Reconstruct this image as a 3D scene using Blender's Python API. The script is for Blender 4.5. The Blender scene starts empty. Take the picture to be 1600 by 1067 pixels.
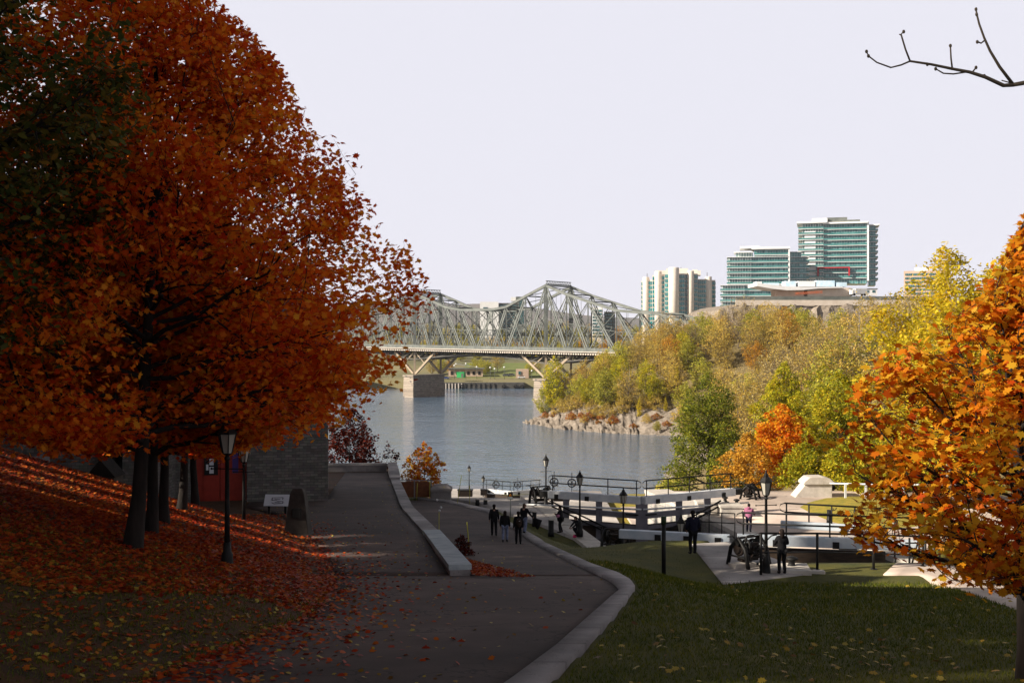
import bpy, bmesh, math, random
import numpy as np
from mathutils import Vector, Matrix

SC = bpy.context.scene
COL = SC.collection
R = math.radians
EYE = 26.0
FPX, CX, CY = 1700.0, 800.0, 533.5

# ------------------------------------------------------------------ camera
cam = bpy.data.cameras.new('camera')
cam.sensor_width = 36.0
cam.lens = 36.0 * FPX / 1600.0
cam.clip_start = 0.1
cam.clip_end = 30000
camo = bpy.data.objects.new('camera', cam)
COL.objects.link(camo)
camo.location = (0, 0, EYE)
camo.rotation_euler = (R(90), 0, 0)
SC.camera = camo

# ------------------------------------------------------------------ light
SUN_EL, SUN_AZ = 27.0, 17.0          # azimuth: degrees behind the picture's left
ce = math.cos(R(SUN_EL))
TO_SUN = Vector((-ce * math.cos(R(SUN_AZ)), -ce * math.sin(R(SUN_AZ)), math.sin(R(SUN_EL))))
sun = bpy.data.lights.new('sun', 'SUN')
sun.energy = 5.0
sun.angle = R(0.53)
sun.color = (1.0, 0.90, 0.76)
suno = bpy.data.objects.new('sun', sun)
COL.objects.link(suno)
suno.rotation_euler = TO_SUN.to_track_quat('Z', 'Y').to_euler()
suno.location = (-60, -20, 90)

W = bpy.data.worlds.new('World')
SC.world = W
W.use_nodes = True
nt = W.node_tree
for n in list(nt.nodes):
    nt.nodes.remove(n)
sky = nt.nodes.new('ShaderNodeTexSky')
sky.sky_type = 'NISHITA'
sky.sun_disc = False
sky.sun_elevation = R(SUN_EL)
sky.sun_rotation = math.atan2(TO_SUN.x, TO_SUN.y)
sky.air_density = 1.0
sky.dust_density = 1.5
sky.ozone_density = 1.0
# a thin, high, even veil of cloud whitens the sky low over the horizon
tc = nt.nodes.new('ShaderNodeTexCoord')
sep = nt.nodes.new('ShaderNodeSeparateXYZ')
ramp = nt.nodes.new('ShaderNodeMapRange')
ramp.inputs['From Min'].default_value = 0.36
ramp.inputs['From Max'].default_value = 0.72
ramp.inputs['To Min'].default_value = 0.92
ramp.inputs['To Max'].default_value = 0.0
mixs = nt.nodes.new('ShaderNodeMix')
mixs.data_type = 'RGBA'
bg = nt.nodes.new('ShaderNodeBackground')
out = nt.nodes.new('ShaderNodeOutputWorld')
nt.links.new(tc.outputs['Generated'], sep.inputs[0])
nt.links.new(sep.outputs['Z'], ramp.inputs['Value'])
nt.links.new(ramp.outputs[0], mixs.inputs['Factor'])
hsv = nt.nodes.new('ShaderNodeHueSaturation'); hsv.inputs['Saturation'].default_value = 0.55; hsv.inputs['Value'].default_value = 0.35
nt.links.new(sky.outputs[0], hsv.inputs['Color'])
nt.links.new(hsv.outputs[0], mixs.inputs[6])
mixs.inputs[7].default_value = (8.25, 8.2, 9.1, 1)
nt.links.new(mixs.outputs[2], bg.inputs['Color'])
bg.inputs['Strength'].default_value = 0.05
nt.links.new(bg.outputs[0], out.inputs['Surface'])

SC.view_settings.view_transform = 'Standard'
SC.view_settings.look = 'None'
SC.view_settings.exposure = 1.1
SC.view_settings.gamma = 1.0
try:
    SC.cycles.max_bounces = 6
    SC.cycles.diffuse_bounces = 2
    SC.cycles.glossy_bounces = 2
    SC.cycles.transmission_bounces = 4
    SC.cycles.transparent_max_bounces = 6
    SC.cycles.use_denoising = True
except Exception:
    pass

# ------------------------------------------------------------------ small helpers
def at(px, py, D):
    "the point seen at photo pixel (px, py), D metres ahead"
    return Vector(((px - CX) / FPX * D, D, EYE - (py - CY) / FPX * D))

def ppx(h, D):
    return h * FPX / D

def tag(o, label=None, cat=None, group=None, kind=None):
    if label: o['label'] = label
    if cat: o['category'] = cat
    if group: o['group'] = group
    if kind: o['kind'] = kind
    return o

def empty(name, loc, rz=0.0, scale=1.0):
    o = bpy.data.objects.new(name, None)
    o.empty_display_size = 0.3
    COL.objects.link(o)
    o.location = loc
    o.rotation_euler = (0, 0, rz)
    o.scale = (scale,) * 3
    return o

CHILD = {}
def link(o, parent=None):
    COL.objects.link(o)
    if parent is not None:
        o.parent = parent
        CHILD.setdefault(parent, []).append(o)
    return o

def copy_tree(o, parent=None):
    c = o.copy()
    link(c, parent)
    for ch in list(CHILD.get(o, [])):
        copy_tree(ch, c)
    return c

# ------------------------------------------------------------------ numpy meshes
def np_mesh(name, verts, faces, smooth=False, matidx=None):
    "faces: list of (n,k) int arrays"
    me = bpy.data.meshes.new(name)
    verts = np.asarray(verts, dtype=np.float32)
    me.vertices.add(len(verts))
    me.vertices.foreach_set('co', verts.ravel())
    loops = np.concatenate([f.ravel() for f in faces]).astype(np.int32)
    tot = np.concatenate([np.full(len(f), f.shape[1], dtype=np.int32) for f in faces])
    st = np.concatenate([[0], np.cumsum(tot)[:-1]]).astype(np.int32)
    me.loops.add(len(loops))
    me.loops.foreach_set('vertex_index', loops)
    me.polygons.add(len(tot))
    me.polygons.foreach_set('loop_start', st)
    me.polygons.foreach_set('loop_total', tot)
    if smooth:
        me.polygons.foreach_set('use_smooth', np.ones(len(tot), dtype=bool))
    if matidx is not None:
        me.polygons.foreach_set('material_index', np.asarray(matidx, dtype=np.int32))
    me.update(calc_edges=True)
    return me

def np_obj(name, me, mat, parent=None):
    for m in (mat if isinstance(mat, (list, tuple)) else [mat]):
        me.materials.append(m)
    o = bpy.data.objects.new(name, me)
    return link(o, parent)

def tubes(P, Rr, S=5):
    "P (N,K,3) polylines, Rr (N,K) radii -> verts, quads"
    N, K, _ = P.shape
    T = np.empty_like(P)
    T[:, 1:-1] = P[:, 2:] - P[:, :-2]
    T[:, 0] = P[:, 1] - P[:, 0]
    T[:, -1] = P[:, -1] - P[:, -2]
    T /= np.maximum(np.linalg.norm(T, axis=2, keepdims=True), 1e-9)
    a = np.where(np.abs(T[:, :1, 2:3]) > 0.8, np.array([1.0, 0, 0]), np.array([0, 0, 1.0]))
    a = np.broadcast_to(a, T.shape)
    U = np.cross(T, a)
    U /= np.maximum(np.linalg.norm(U, axis=2, keepdims=True), 1e-9)
    V = np.cross(T, U)
    ang = np.arange(S) * 2 * np.pi / S
    ring = U[:, :, None, :] * np.cos(ang)[None, None, :, None] + V[:, :, None, :] * np.sin(ang)[None, None, :, None]
    verts = P[:, :, None, :] + ring * Rr[:, :, None, None]
    idx = np.arange(N * K * S).reshape(N, K, S)
    a0 = idx[:, :-1, :]
    a1 = idx[:, 1:, :]
    q = np.stack([a0, np.roll(a0, -1, 2), np.roll(a1, -1, 2), a1], axis=-1).reshape(-1, 4)
    return verts.reshape(-1, 3), q

class MB:
    "collects simple solids into ONE mesh"
    def __init__(s):
        s.v, s.f, s.m, s.sm = [], [], [], []
    def add(s, vs, fs, mi=0, smooth=False):
        b = len(s.v)
        s.v.extend(tuple(v) for v in vs)
        for f in fs:
            s.f.append([b + i for i in f]); s.m.append(mi); s.sm.append(smooth)
        return s
    def box(s, c, size, rz=0.0, mi=0, tilt=None):
        hx, hy, hz = size[0] / 2, size[1] / 2, size[2] / 2
        vs = [Vector((x, y, z)) for z in (-hz, hz) for x, y in ((-hx, -hy), (hx, -hy), (hx, hy), (-hx, hy))]
        if tilt is not None:
            vs = [tilt @ v for v in vs]
        cr, sr = math.cos(rz), math.sin(rz)
        vs = [(c[0] + v.x * cr - v.y * sr, c[1] + v.x * sr + v.y * cr, c[2] + v.z) for v in vs]
        return s.add(vs, [(3, 2, 1, 0), (4, 5, 6, 7), (0, 1, 5, 4), (1, 2, 6, 5), (2, 3, 7, 6), (3, 0, 4, 7)], mi)
    def bar(s, a, b, w, h=None, mi=0, up=None):
        "a square beam from a to b"
        a, b = Vector(a), Vector(b)
        h = w if h is None else h
        t = (b - a)
        if t.length < 1e-6: return s
        t.normalize()
        upv = Vector(up) if up else (Vector((0, 0, 1)) if abs(t.z) < 0.98 else Vector((1, 0, 0)))
        u = t.cross(upv).normalized()
        v = u.cross(t).normalized()
        vs = []
        for p in (a, b):
            for x, y in ((-1, -1), (1, -1), (1, 1), (-1, 1)):
                vs.append(p + u * (x * w / 2) + v * (y * h / 2))
        return s.add(vs, [(3, 2, 1, 0), (4, 5, 6, 7), (0, 1, 5, 4), (1, 2, 6, 5), (2, 3, 7, 6), (3, 0, 4, 7)], mi)
    def tube(s, pts, r, seg=8, mi=0, smooth=True, cap=True):
        pts = np.array([tuple(p) for p in pts], dtype=float)
        rr = np.full(len(pts), r, dtype=float) if np.isscalar(r) else np.array(r, dtype=float)
        v, q = tubes(pts[None], rr[None], seg)
        s.add(v, [tuple(int(i) for i in f) for f in q], mi, smooth)
        if cap:
            b = len(s.v) - len(v)
            s.f.append([b + i for i in range(seg)]); s.m.append(mi); s.sm.append(False)
            s.f.append([b + len(v) - 1 - i for i in range(seg)]); s.m.append(mi); s.sm.append(False)
        return s
    def lathe(s, prof, c=(0, 0, 0), seg=12, mi=0, smooth=True, rot=0.0, sq=1.0):
        vs, fs = [], []
        n = len(prof)
        for r, z in prof:
            for k in range(seg):
                a = rot + 2 * math.pi * k / seg
                vs.append((c[0] + r * math.cos(a), c[1] + r * math.sin(a) * sq, c[2] + z))
        for i in range(n - 1):
            for k in range(seg):
                k2 = (k + 1) % seg
                fs.append((i * seg + k, i * seg + k2, (i + 1) * seg + k2, (i + 1) * seg + k))
        s.add(vs, fs, mi, smooth)
        b = len(s.v) - len(vs)
        if prof[0][0] > 1e-4:
            s.f.append([b + i for i in range(seg)][::-1]); s.m.append(mi); s.sm.append(False)
        if prof[-1][0] > 1e-4:
            s.f.append([b + (n - 1) * seg + i for i in range(seg)]); s.m.append(mi); s.sm.append(False)
        return s
    def prism(s, poly, z0, z1, mi=0):
        n = len(poly)
        vs = [(p[0], p[1], z0) for p in poly] + [(p[0], p[1], z1) for p in poly]
        fs = [tuple(range(n))[::-1], tuple(range(n, 2 * n))] + [(i, (i + 1) % n, n + (i + 1) % n, n + i) for i in range(n)]
        return s.add(vs, fs, mi)
    def ring(s, c, rad, r, axis='y', seg=20, mi=0):
        pts = []
        for k in range(seg + 1):
            a = 2 * math.pi * k / seg
            if axis == 'y': pts.append((c[0] + rad * math.cos(a), c[1], c[2] + rad * math.sin(a)))
            elif axis == 'x': pts.append((c[0], c[1] + rad * math.cos(a), c[2] + rad * math.sin(a)))
            else: pts.append((c[0] + rad * math.cos(a), c[1] + rad * math.sin(a), c[2]))
        return s.tube(pts, r, 6, mi, True, False)
    def blob(s, c, r, mi=0, seg=10, rings=7):
        "ellipsoid"
        rx, ry, rz = r if not np.isscalar(r) else (r, r, r)
        prof = []
        vs, fs = [], []
        for i in range(rings + 1):
            th = math.pi * i / rings
            for k in range(seg):
                a = 2 * math.pi * k / seg
                vs.append((c[0] + rx * math.sin(th) * math.cos(a), c[1] + ry * math.sin(th) * math.sin(a), c[2] - rz * math.cos(th)))
        for i in range(rings):
            for k in range(seg):
                k2 = (k + 1) % seg
                fs.append((i * seg + k, i * seg + k2, (i + 1) * seg + k2, (i + 1) * seg + k))
        return s.add(vs, fs, mi, True)
    def build(s, name, mat, parent=None, bevel=0.0):
        me = bpy.data.meshes.new(name)
        me.from_pydata(s.v, [], s.f)
        for m in (mat if isinstance(mat, (list, tuple)) else [mat]):
            me.materials.append(m)
        me.polygons.foreach_set('material_index', np.array(s.m, dtype=np.int32))
        me.polygons.foreach_set('use_smooth', np.array(s.sm, dtype=bool))
        bm = bmesh.new(); bm.from_mesh(me)
        bmesh.ops.recalc_face_normals(bm, faces=bm.faces)
        bm.to_mesh(me); bm.free()
        me.update()
        o = bpy.data.objects.new(name, me)
        link(o, parent)
        if bevel:
            b = o.modifiers.new('edge', 'BEVEL'); b.width = bevel; b.segments = 2; b.limit_method = 'ANGLE'
        return o

# ------------------------------------------------------------------ materials
def mat(name, col, rough=0.75, col2=None, scale=4.0, detail=5.0, bump=0.0, bscale=None, metal=0.0, spec=0.3,
        coord='Object', stretch=(1, 1, 1), lo=0.35, hi=0.65):
    m = bpy.data.materials.new(name)
    m.use_nodes = True
    nt = m.node_tree
    b = nt.nodes['Principled BSDF']
    b.inputs['Roughness'].default_value = rough
    b.inputs['Metallic'].default_value = metal
    b.inputs['Specular IOR Level'].default_value = spec
    b.inputs['Base Color'].default_value = (*col, 1)
    if col2 or bump:
        tc = nt.nodes.new('ShaderNodeTexCoord')
        mp = nt.nodes.new('ShaderNodeMapping')
        mp.inputs['Scale'].default_value = stretch
        nt.links.new(tc.outputs[coord], mp.inputs[0])
    if col2:
        nz = nt.nodes.new('ShaderNodeTexNoise')
        nz.inputs['Scale'].default_value = scale
        nz.inputs['Detail'].default_value = detail
        nz.inputs['Roughness'].default_value = 0.62
        nt.links.new(mp.outputs[0], nz.inputs['Vector'])
        rp = nt.nodes.new('ShaderNodeValToRGB')
        rp.color_ramp.elements[0].position = lo
        rp.color_ramp.elements[0].color = (*col, 1)
        rp.color_ramp.elements[1].position = hi
        rp.color_ramp.elements[1].color = (*col2, 1)
        nt.links.new(nz.outputs[0], rp.inputs[0])
        nt.links.new(rp.outputs[0], b.inputs['Base Color'])
    if bump:
        nb = nt.nodes.new('ShaderNodeTexNoise')
        nb.inputs['Scale'].default_value = bscale or scale * 4
        nb.inputs['Detail'].default_value = 6
        nt.links.new(mp.outputs[0], nb.inputs['Vector'])
        bp = nt.nodes.new('ShaderNodeBump')
        bp.inputs['Strength'].default_value = 1.0
        bp.inputs['Distance'].default_value = bump
        nt.links.new(nb.outputs[0], bp.inputs['Height'])
        nt.links.new(bp.outputs[0], b.inputs['Normal'])
    return m

def brick_mat(name, c1, c2, mortar, bw, bh, scale=1.0, msize=0.015, bump=0.02, off=0.5, rough=0.85):
    "stone courses on vertical walls (x+y runs along, z up)"
    m = bpy.data.materials.new(name)
    m.use_nodes = True
    nt = m.node_tree
    b = nt.nodes['Principled BSDF']
    b.inputs['Roughness'].default_value = rough
    tc = nt.nodes.new('ShaderNodeTexCoord')
    sp = nt.nodes.new('ShaderNodeSeparateXYZ')
    ad = nt.nodes.new('ShaderNodeMath'); ad.operation = 'ADD'
    cb = nt.nodes.new('ShaderNodeCombineXYZ')
    nt.links.new(tc.outputs['Object'], sp.inputs[0])
    nt.links.new(sp.outputs[0], ad.inputs[0]); nt.links.new(sp.outputs[1], ad.inputs[1])
    nt.links.new(ad.outputs[0], cb.inputs[0]); nt.links.new(sp.outputs[2], cb.inputs[1])
    br = nt.nodes.new('ShaderNodeTexBrick')
    br.offset = off
    br.inputs['Color1'].default_value = (*c1, 1)
    br.inputs['Color2'].default_value = (*c2, 1)
    br.inputs['Mortar'].default_value = (*mortar, 1)
    br.inputs['Scale'].default_value = scale
    br.inputs['Mortar Size'].default_value = msize
    br.inputs['Brick Width'].default_value = bw
    br.inputs['Row Height'].default_value = bh
    wz = nt.nodes.new('ShaderNodeTexNoise'); wz.inputs['Scale'].default_value = 0.9 / bw; wz.inputs['Detail'].default_value = 3
    nt.links.new(tc.outputs['Object'], wz.inputs['Vector'])
    ws = nt.nodes.new('ShaderNodeVectorMath'); ws.operation = 'SCALE'; ws.inputs['Scale'].default_value = bh * 0.55
    nt.links.new(wz.outputs[1], ws.inputs[0])
    wa = nt.nodes.new('ShaderNodeVectorMath'); wa.operation = 'ADD'
    nt.links.new(cb.outputs[0], wa.inputs[0]); nt.links.new(ws.outputs[0], wa.inputs[1])
    nt.links.new(wa.outputs[0], br.inputs['Vector'])
    nz = nt.nodes.new('ShaderNodeTexNoise'); nz.inputs['Scale'].default_value = 3.0; nz.inputs['Detail'].default_value = 6
    nt.links.new(tc.outputs['Object'], nz.inputs['Vector'])
    mx = nt.nodes.new('ShaderNodeMix'); mx.data_type = 'RGBA'; mx.blend_type = 'OVERLAY'
    mx.inputs['Factor'].default_value = 0.55
    nt.links.new(br.outputs['Color'], mx.inputs[6]); nt.links.new(nz.outputs[1], mx.inputs[7])
    hs = nt.nodes.new('ShaderNodeHueSaturation'); hs.inputs['Saturation'].default_value = 0.55
    nt.links.new(mx.outputs[2], hs.inputs['Color'])
    nt.links.new(hs.outputs[0], b.inputs['Base Color'])
    bp = nt.nodes.new('ShaderNodeBump'); bp.inputs['Distance'].default_value = bump; bp.invert = True
    nt.links.new(br.outputs['Fac'], bp.inputs['Height'])
    nt.links.new(bp.outputs[0], b.inputs['Normal'])
    return m

def leaf_mat(name, cols, transl=0.45, clump=0.35, cscale=0.5, clump_col=None, rough=0.55):
    "each leaf takes its own colour (random per island); soft patches of a second tone through the crown"
    m = bpy.data.materials.new(name)
    m.use_nodes = True
    nt = m.node_tree
    b = nt.nodes['Principled BSDF']
    b.inputs['Roughness'].default_value = rough
    b.inputs['Specular IOR Level'].default_value = 0.12
    o = nt.nodes['Material Output']
    ge = nt.nodes.new('ShaderNodeNewGeometry')
    rp = nt.nodes.new('ShaderNodeValToRGB')
    el = rp.color_ramp.elements
    n = len(cols)
    el[0].position = 0.0; el[0].color = (*cols[0], 1)
    el[1].position = 1.0; el[1].color = (*cols[-1], 1)
    for i in range(1, n - 1):
        e = el.new(i / (n - 1)); e.color = (*cols[i], 1)
    # shift the ramp with a slow noise: light and dark clumps
    tc = nt.nodes.new('ShaderNodeTexCoord')
    nz = nt.nodes.new('ShaderNodeTexNoise'); nz.inputs['Scale'].default_value = cscale; nz.inputs['Detail'].default_value = 3
    nt.links.new(tc.outputs['Object'], nz.inputs['Vector'])
    ms = nt.nodes.new('ShaderNodeMath'); ms.operation = 'MULTIPLY_ADD'
    ms.inputs[1].default_value = clump * 4; ms.inputs[2].default_value = -clump * 2
    nt.links.new(nz.outputs[0], ms.inputs[0])
    ad = nt.nodes.new('ShaderNodeMath'); ad.operation = 'ADD'; ad.use_clamp = True
    nt.links.new(ge.outputs['Random Per Island'], ad.inputs[0]); nt.links.new(ms.outputs[0], ad.inputs[1])
    nt.links.new(ad.outputs[0], rp.inputs[0])
    oi = nt.nodes.new('ShaderNodeObjectInfo')
    hs = nt.nodes.new('ShaderNodeHueSaturation')
    mr = nt.nodes.new('ShaderNodeMapRange')
    mr.inputs['To Min'].default_value = 0.80; mr.inputs['To Max'].default_value = 1.15
    nt.links.new(oi.outputs['Random'], mr.inputs['Value'])
    nt.links.new(mr.outputs[0], hs.inputs['Value'])
    nt.links.new(rp.outputs[0], hs.inputs['Color'])
    nt.links.new(hs.outputs[0], b.inputs['Base Color'])
    tr = nt.nodes.new('ShaderNodeBsdfTranslucent')
    nt.links.new(hs.outputs[0], tr.inputs['Color'])
    mx = nt.nodes.new('ShaderNodeMixShader'); mx.inputs[0].default_value = transl
    nt.links.new(b.outputs[0], mx.inputs[1]); nt.links.new(tr.outputs[0], mx.inputs[2])
    nt.links.new(mx.outputs[0], o.inputs['Surface'])
    return m

def glass_mat(name, col, col2, rough=0.12, scale=0.3, mull=None):
    "dark reflecting window glass; mull=(spacing, width, colour) adds upright window bars"
    m = mat(name, col, rough, col2, scale, 2.0, spec=0.8, coord='Object')
    if mull:
        nt = m.node_tree
        b = nt.nodes['Principled BSDF']
        old = b.inputs['Base Color'].links[0].from_socket
        tc = nt.nodes.new('ShaderNodeTexCoord'); sp = nt.nodes.new('ShaderNodeSeparateXYZ')
        nt.links.new(tc.outputs['Object'], sp.inputs[0])
        ad = nt.nodes.new('ShaderNodeMath'); ad.operation = 'ADD'
        nt.links.new(sp.outputs[0], ad.inputs[0]); nt.links.new(sp.outputs[1], ad.inputs[1])
        dv = nt.nodes.new('ShaderNodeMath'); dv.operation = 'DIVIDE'; dv.inputs[1].default_value = mull[0]
        nt.links.new(ad.outputs[0], dv.inputs[0])
        fr = nt.nodes.new('ShaderNodeMath'); fr.operation = 'FRACT'
        nt.links.new(dv.outputs[0], fr.inputs[0])
        lt = nt.nodes.new('ShaderNodeMath'); lt.operation = 'LESS_THAN'; lt.inputs[1].default_value = mull[1] / mull[0]
        nt.links.new(fr.outputs[0], lt.inputs[0])
        # each bay its own tone: blinds, rooms
        fl = nt.nodes.new('ShaderNodeMath'); fl.operation = 'FLOOR'
        nt.links.new(dv.outputs[0], fl.inputs[0])
        zq = nt.nodes.new('ShaderNodeMath'); zq.operation = 'DIVIDE'; zq.inputs[1].default_value = 3.0
        nt.links.new(sp.outputs[2], zq.inputs[0])
        zf = nt.nodes.new('ShaderNodeMath'); zf.operation = 'FLOOR'
        nt.links.new(zq.outputs[0], zf.inputs[0])
        cb = nt.nodes.new('ShaderNodeCombineXYZ')
        nt.links.new(fl.outputs[0], cb.inputs[0]); nt.links.new(zf.outputs[0], cb.inputs[1])
        wn = nt.nodes.new('ShaderNodeTexWhiteNoise'); nt.links.new(cb.outputs[0], wn.inputs['Vector'])
        rp = nt.nodes.new('ShaderNodeValToRGB')
        rp.color_ramp.elements[0].position = 0.0; rp.color_ramp.elements[0].color = (*col, 1)
        rp.color_ramp.elements[1].position = 1.0; rp.color_ramp.elements[1].color = (*col2, 1)
        e = rp.color_ramp.elements.new(0.86); e.color = (*[0.55 * a + 0.45 * c for a, c in zip(col, col2)], 1)
        nt.links.new(wn.outputs[0], rp.inputs[0])
        mx = nt.nodes.new('ShaderNodeMix'); mx.data_type = 'RGBA'
        nt.links.new(lt.outputs[0], mx.inputs['Factor'])
        nt.links.new(rp.outputs[0], mx.inputs[6]); mx.inputs[7].default_value = (*mull[2], 1)
        nt.links.new(mx.outputs[2], b.inputs['Base Color'])
    return m

M = {}
M['asphalt'] = mat('asphalt', (0.046, 0.029, 0.023), 0.9, (0.090, 0.060, 0.050), 0.7, 9, 0.006, 60, lo=0.3, hi=0.72)
M['concrete'] = mat('concrete', (0.33, 0.30, 0.275), 0.85, (0.43, 0.385, 0.35), 0.9, 8, 0.004, 30)
M['kerb'] = mat('kerb_concrete', (0.20, 0.18, 0.175), 0.85, (0.28, 0.25, 0.24), 1.2, 8, 0.004, 30)
M['paving'] = mat('beige_paving', (0.47, 0.375, 0.31), 0.85, (0.57, 0.465, 0.39), 0.35, 8, 0.004, 20)
M['stone_pale'] = mat('pale_stone', (0.40, 0.36, 0.31), 0.85, (0.56, 0.51, 0.45), 1.6, 8, 0.01, 12)
M['slab_blue'] = mat('grey_slate', (0.15, 0.17, 0.185), 0.75, (0.26, 0.28, 0.285), 2.0, 6, 0.008, 10, stretch=(1, 1, 1))
M['wet_shaded_stone'] = brick_mat('wet_shaded_masonry', (0.050, 0.036, 0.024), (0.09, 0.065, 0.045), (0.03, 0.022, 0.015), 1.3, 0.55)  # copy of the lock masonry, darker for wet and for shade put into the colour
M['white_paint'] = mat('white_paint', (0.46, 0.48, 0.50), 0.5, (0.64, 0.64, 0.63), 1.2, 6, 0.002, 20)
M['grey_paint'] = mat('grey_paint', (0.10, 0.095, 0.11), 0.55, (0.16, 0.15, 0.165), 1.0, 6)
M['black'] = mat('black_iron', (0.007, 0.007, 0.0075), 0.55, (0.014, 0.013, 0.012), 6, 4, spec=0.18)
M['black_rust'] = mat('rusted_iron', (0.009, 0.008, 0.008), 0.65, (0.022, 0.013, 0.009), 5, 6, spec=.15)
M['planks'] = mat('wet_planks', (0.020, 0.013, 0.009), 0.7, (0.05, 0.032, 0.02), 1.5, 6, 0.01, 8, stretch=(1, 1, 6))
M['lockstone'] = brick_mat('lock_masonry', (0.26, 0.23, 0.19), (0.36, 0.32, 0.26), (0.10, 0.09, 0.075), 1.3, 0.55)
M['house_stone'] = brick_mat('house_stone', (0.075, 0.060, 0.044), (0.15, 0.122, 0.092), (0.055, 0.046, 0.036), 0.44, 0.17, msize=0.012, bump=0.05)
M['pier_stone'] = brick_mat('pier_stone', (0.22, 0.14, 0.07), (0.34, 0.23, 0.12), (0.12, 0.10, 0.08), 1.8, 0.8, msize=0.06, bump=0.1)
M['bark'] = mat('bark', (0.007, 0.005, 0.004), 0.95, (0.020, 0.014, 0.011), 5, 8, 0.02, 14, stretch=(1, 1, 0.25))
M['bark_pale'] = mat('pale_bark', (0.16, 0.13, 0.10), 0.95, (0.30, 0.26, 0.21), 2, 6)
M['bark_brown'] = mat('brown_bark', (0.075, 0.055, 0.038), 0.95, (0.13, 0.10, 0.07), 2, 6)
M['red_door'] = mat('red_paint', (0.22, 0.018, 0.010), 0.45, (0.30, 0.028, 0.014), 2, 4)
M['dark'] = mat('dark_room', (0.012, 0.012, 0.012), 0.9)
M['strut_tan'] = mat('tan_steel', (0.26, 0.20, 0.14), 0.7, (0.34, 0.27, 0.19), 0.4, 5)
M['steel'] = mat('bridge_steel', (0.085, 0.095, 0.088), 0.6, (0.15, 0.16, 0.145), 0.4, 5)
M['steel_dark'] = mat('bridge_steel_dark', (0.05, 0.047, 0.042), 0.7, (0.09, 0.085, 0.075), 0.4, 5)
M['deck_conc'] = mat('deck_concrete', (0.50, 0.43, 0.36), 0.8, (0.60, 0.53, 0.45), 0.5, 5)
M['lamp_glass'] = mat('lamp_glass', (0.36, 0.34, 0.29), 0.3, spec=0.5)

def crack(m, scale, width, dark):
    "wandering dark cracks worked into a paving material"
    nt = m.node_tree; b = nt.nodes['Principled BSDF']
    old = b.inputs['Base Color'].links[0].from_socket
    tc = nt.nodes.new('ShaderNodeTexCoord')
    nz = nt.nodes.new('ShaderNodeTexNoise'); nz.inputs['Scale'].default_value = scale * 3; nz.inputs['Detail'].default_value = 5
    ad = nt.nodes.new('ShaderNodeMix'); ad.data_type = 'VECTOR'; ad.inputs['Factor'].default_value = 0.10
    nt.links.new(tc.outputs['Object'], nz.inputs['Vector'])
    vm = nt.nodes.new('ShaderNodeVectorMath'); vm.operation = 'SCALE'; vm.inputs['Scale'].default_value = 6.0
    nt.links.new(nz.outputs[1], vm.inputs[0])
    va = nt.nodes.new('ShaderNodeVectorMath'); va.operation = 'ADD'
    nt.links.new(tc.outputs['Object'], va.inputs[0]); nt.links.new(vm.outputs[0], va.inputs[1])
    vo = nt.nodes.new('ShaderNodeTexVoronoi'); vo.feature = 'DISTANCE_TO_EDGE'; vo.inputs['Scale'].default_value = scale
    nt.links.new(va.outputs[0], vo.inputs['Vector'])
    lt = nt.nodes.new('ShaderNodeMapRange'); lt.inputs['From Min'].default_value = width * .4; lt.inputs['From Max'].default_value = width
    lt.inputs['To Min'].default_value = dark; lt.inputs['To Max'].default_value = 1.0
    nt.links.new(vo.outputs[0], lt.inputs['Value'])
    n2 = nt.nodes.new('ShaderNodeTexNoise'); n2.inputs['Scale'].default_value = scale * .6; n2.inputs['Detail'].default_value = 4
    nt.links.new(tc.outputs['Object'], n2.inputs['Vector'])
    m2 = nt.nodes.new('ShaderNodeMapRange'); m2.inputs['From Min'].default_value = .3; m2.inputs['From Max'].default_value = .7; m2.inputs['To Min'].default_value = .5; m2.inputs['To Max'].default_value = 1.4
    nt.links.new(n2.outputs[0], m2.inputs['Value'])
    mm = nt.nodes.new('ShaderNodeMath'); mm.operation = 'MULTIPLY'
    nt.links.new(lt.outputs[0], mm.inputs[0]); nt.links.new(m2.outputs[0], mm.inputs[1])
    mu = nt.nodes.new('ShaderNodeVectorMath'); mu.operation = 'SCALE'
    nt.links.new(old, mu.inputs[0]); nt.links.new(mm.outputs[0], mu.inputs['Scale'])
    nt.links.new(mu.outputs[0], b.inputs['Base Color'])
crack(M['asphalt'], 0.24, 0.012, 0.35)
crack(M['concrete'], 0.30, 0.006, 0.55)
crack(M['kerb'], 0.45, 0.008, 0.5)
crack(M['paving'], 0.16, 0.004, 0.7)

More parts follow.
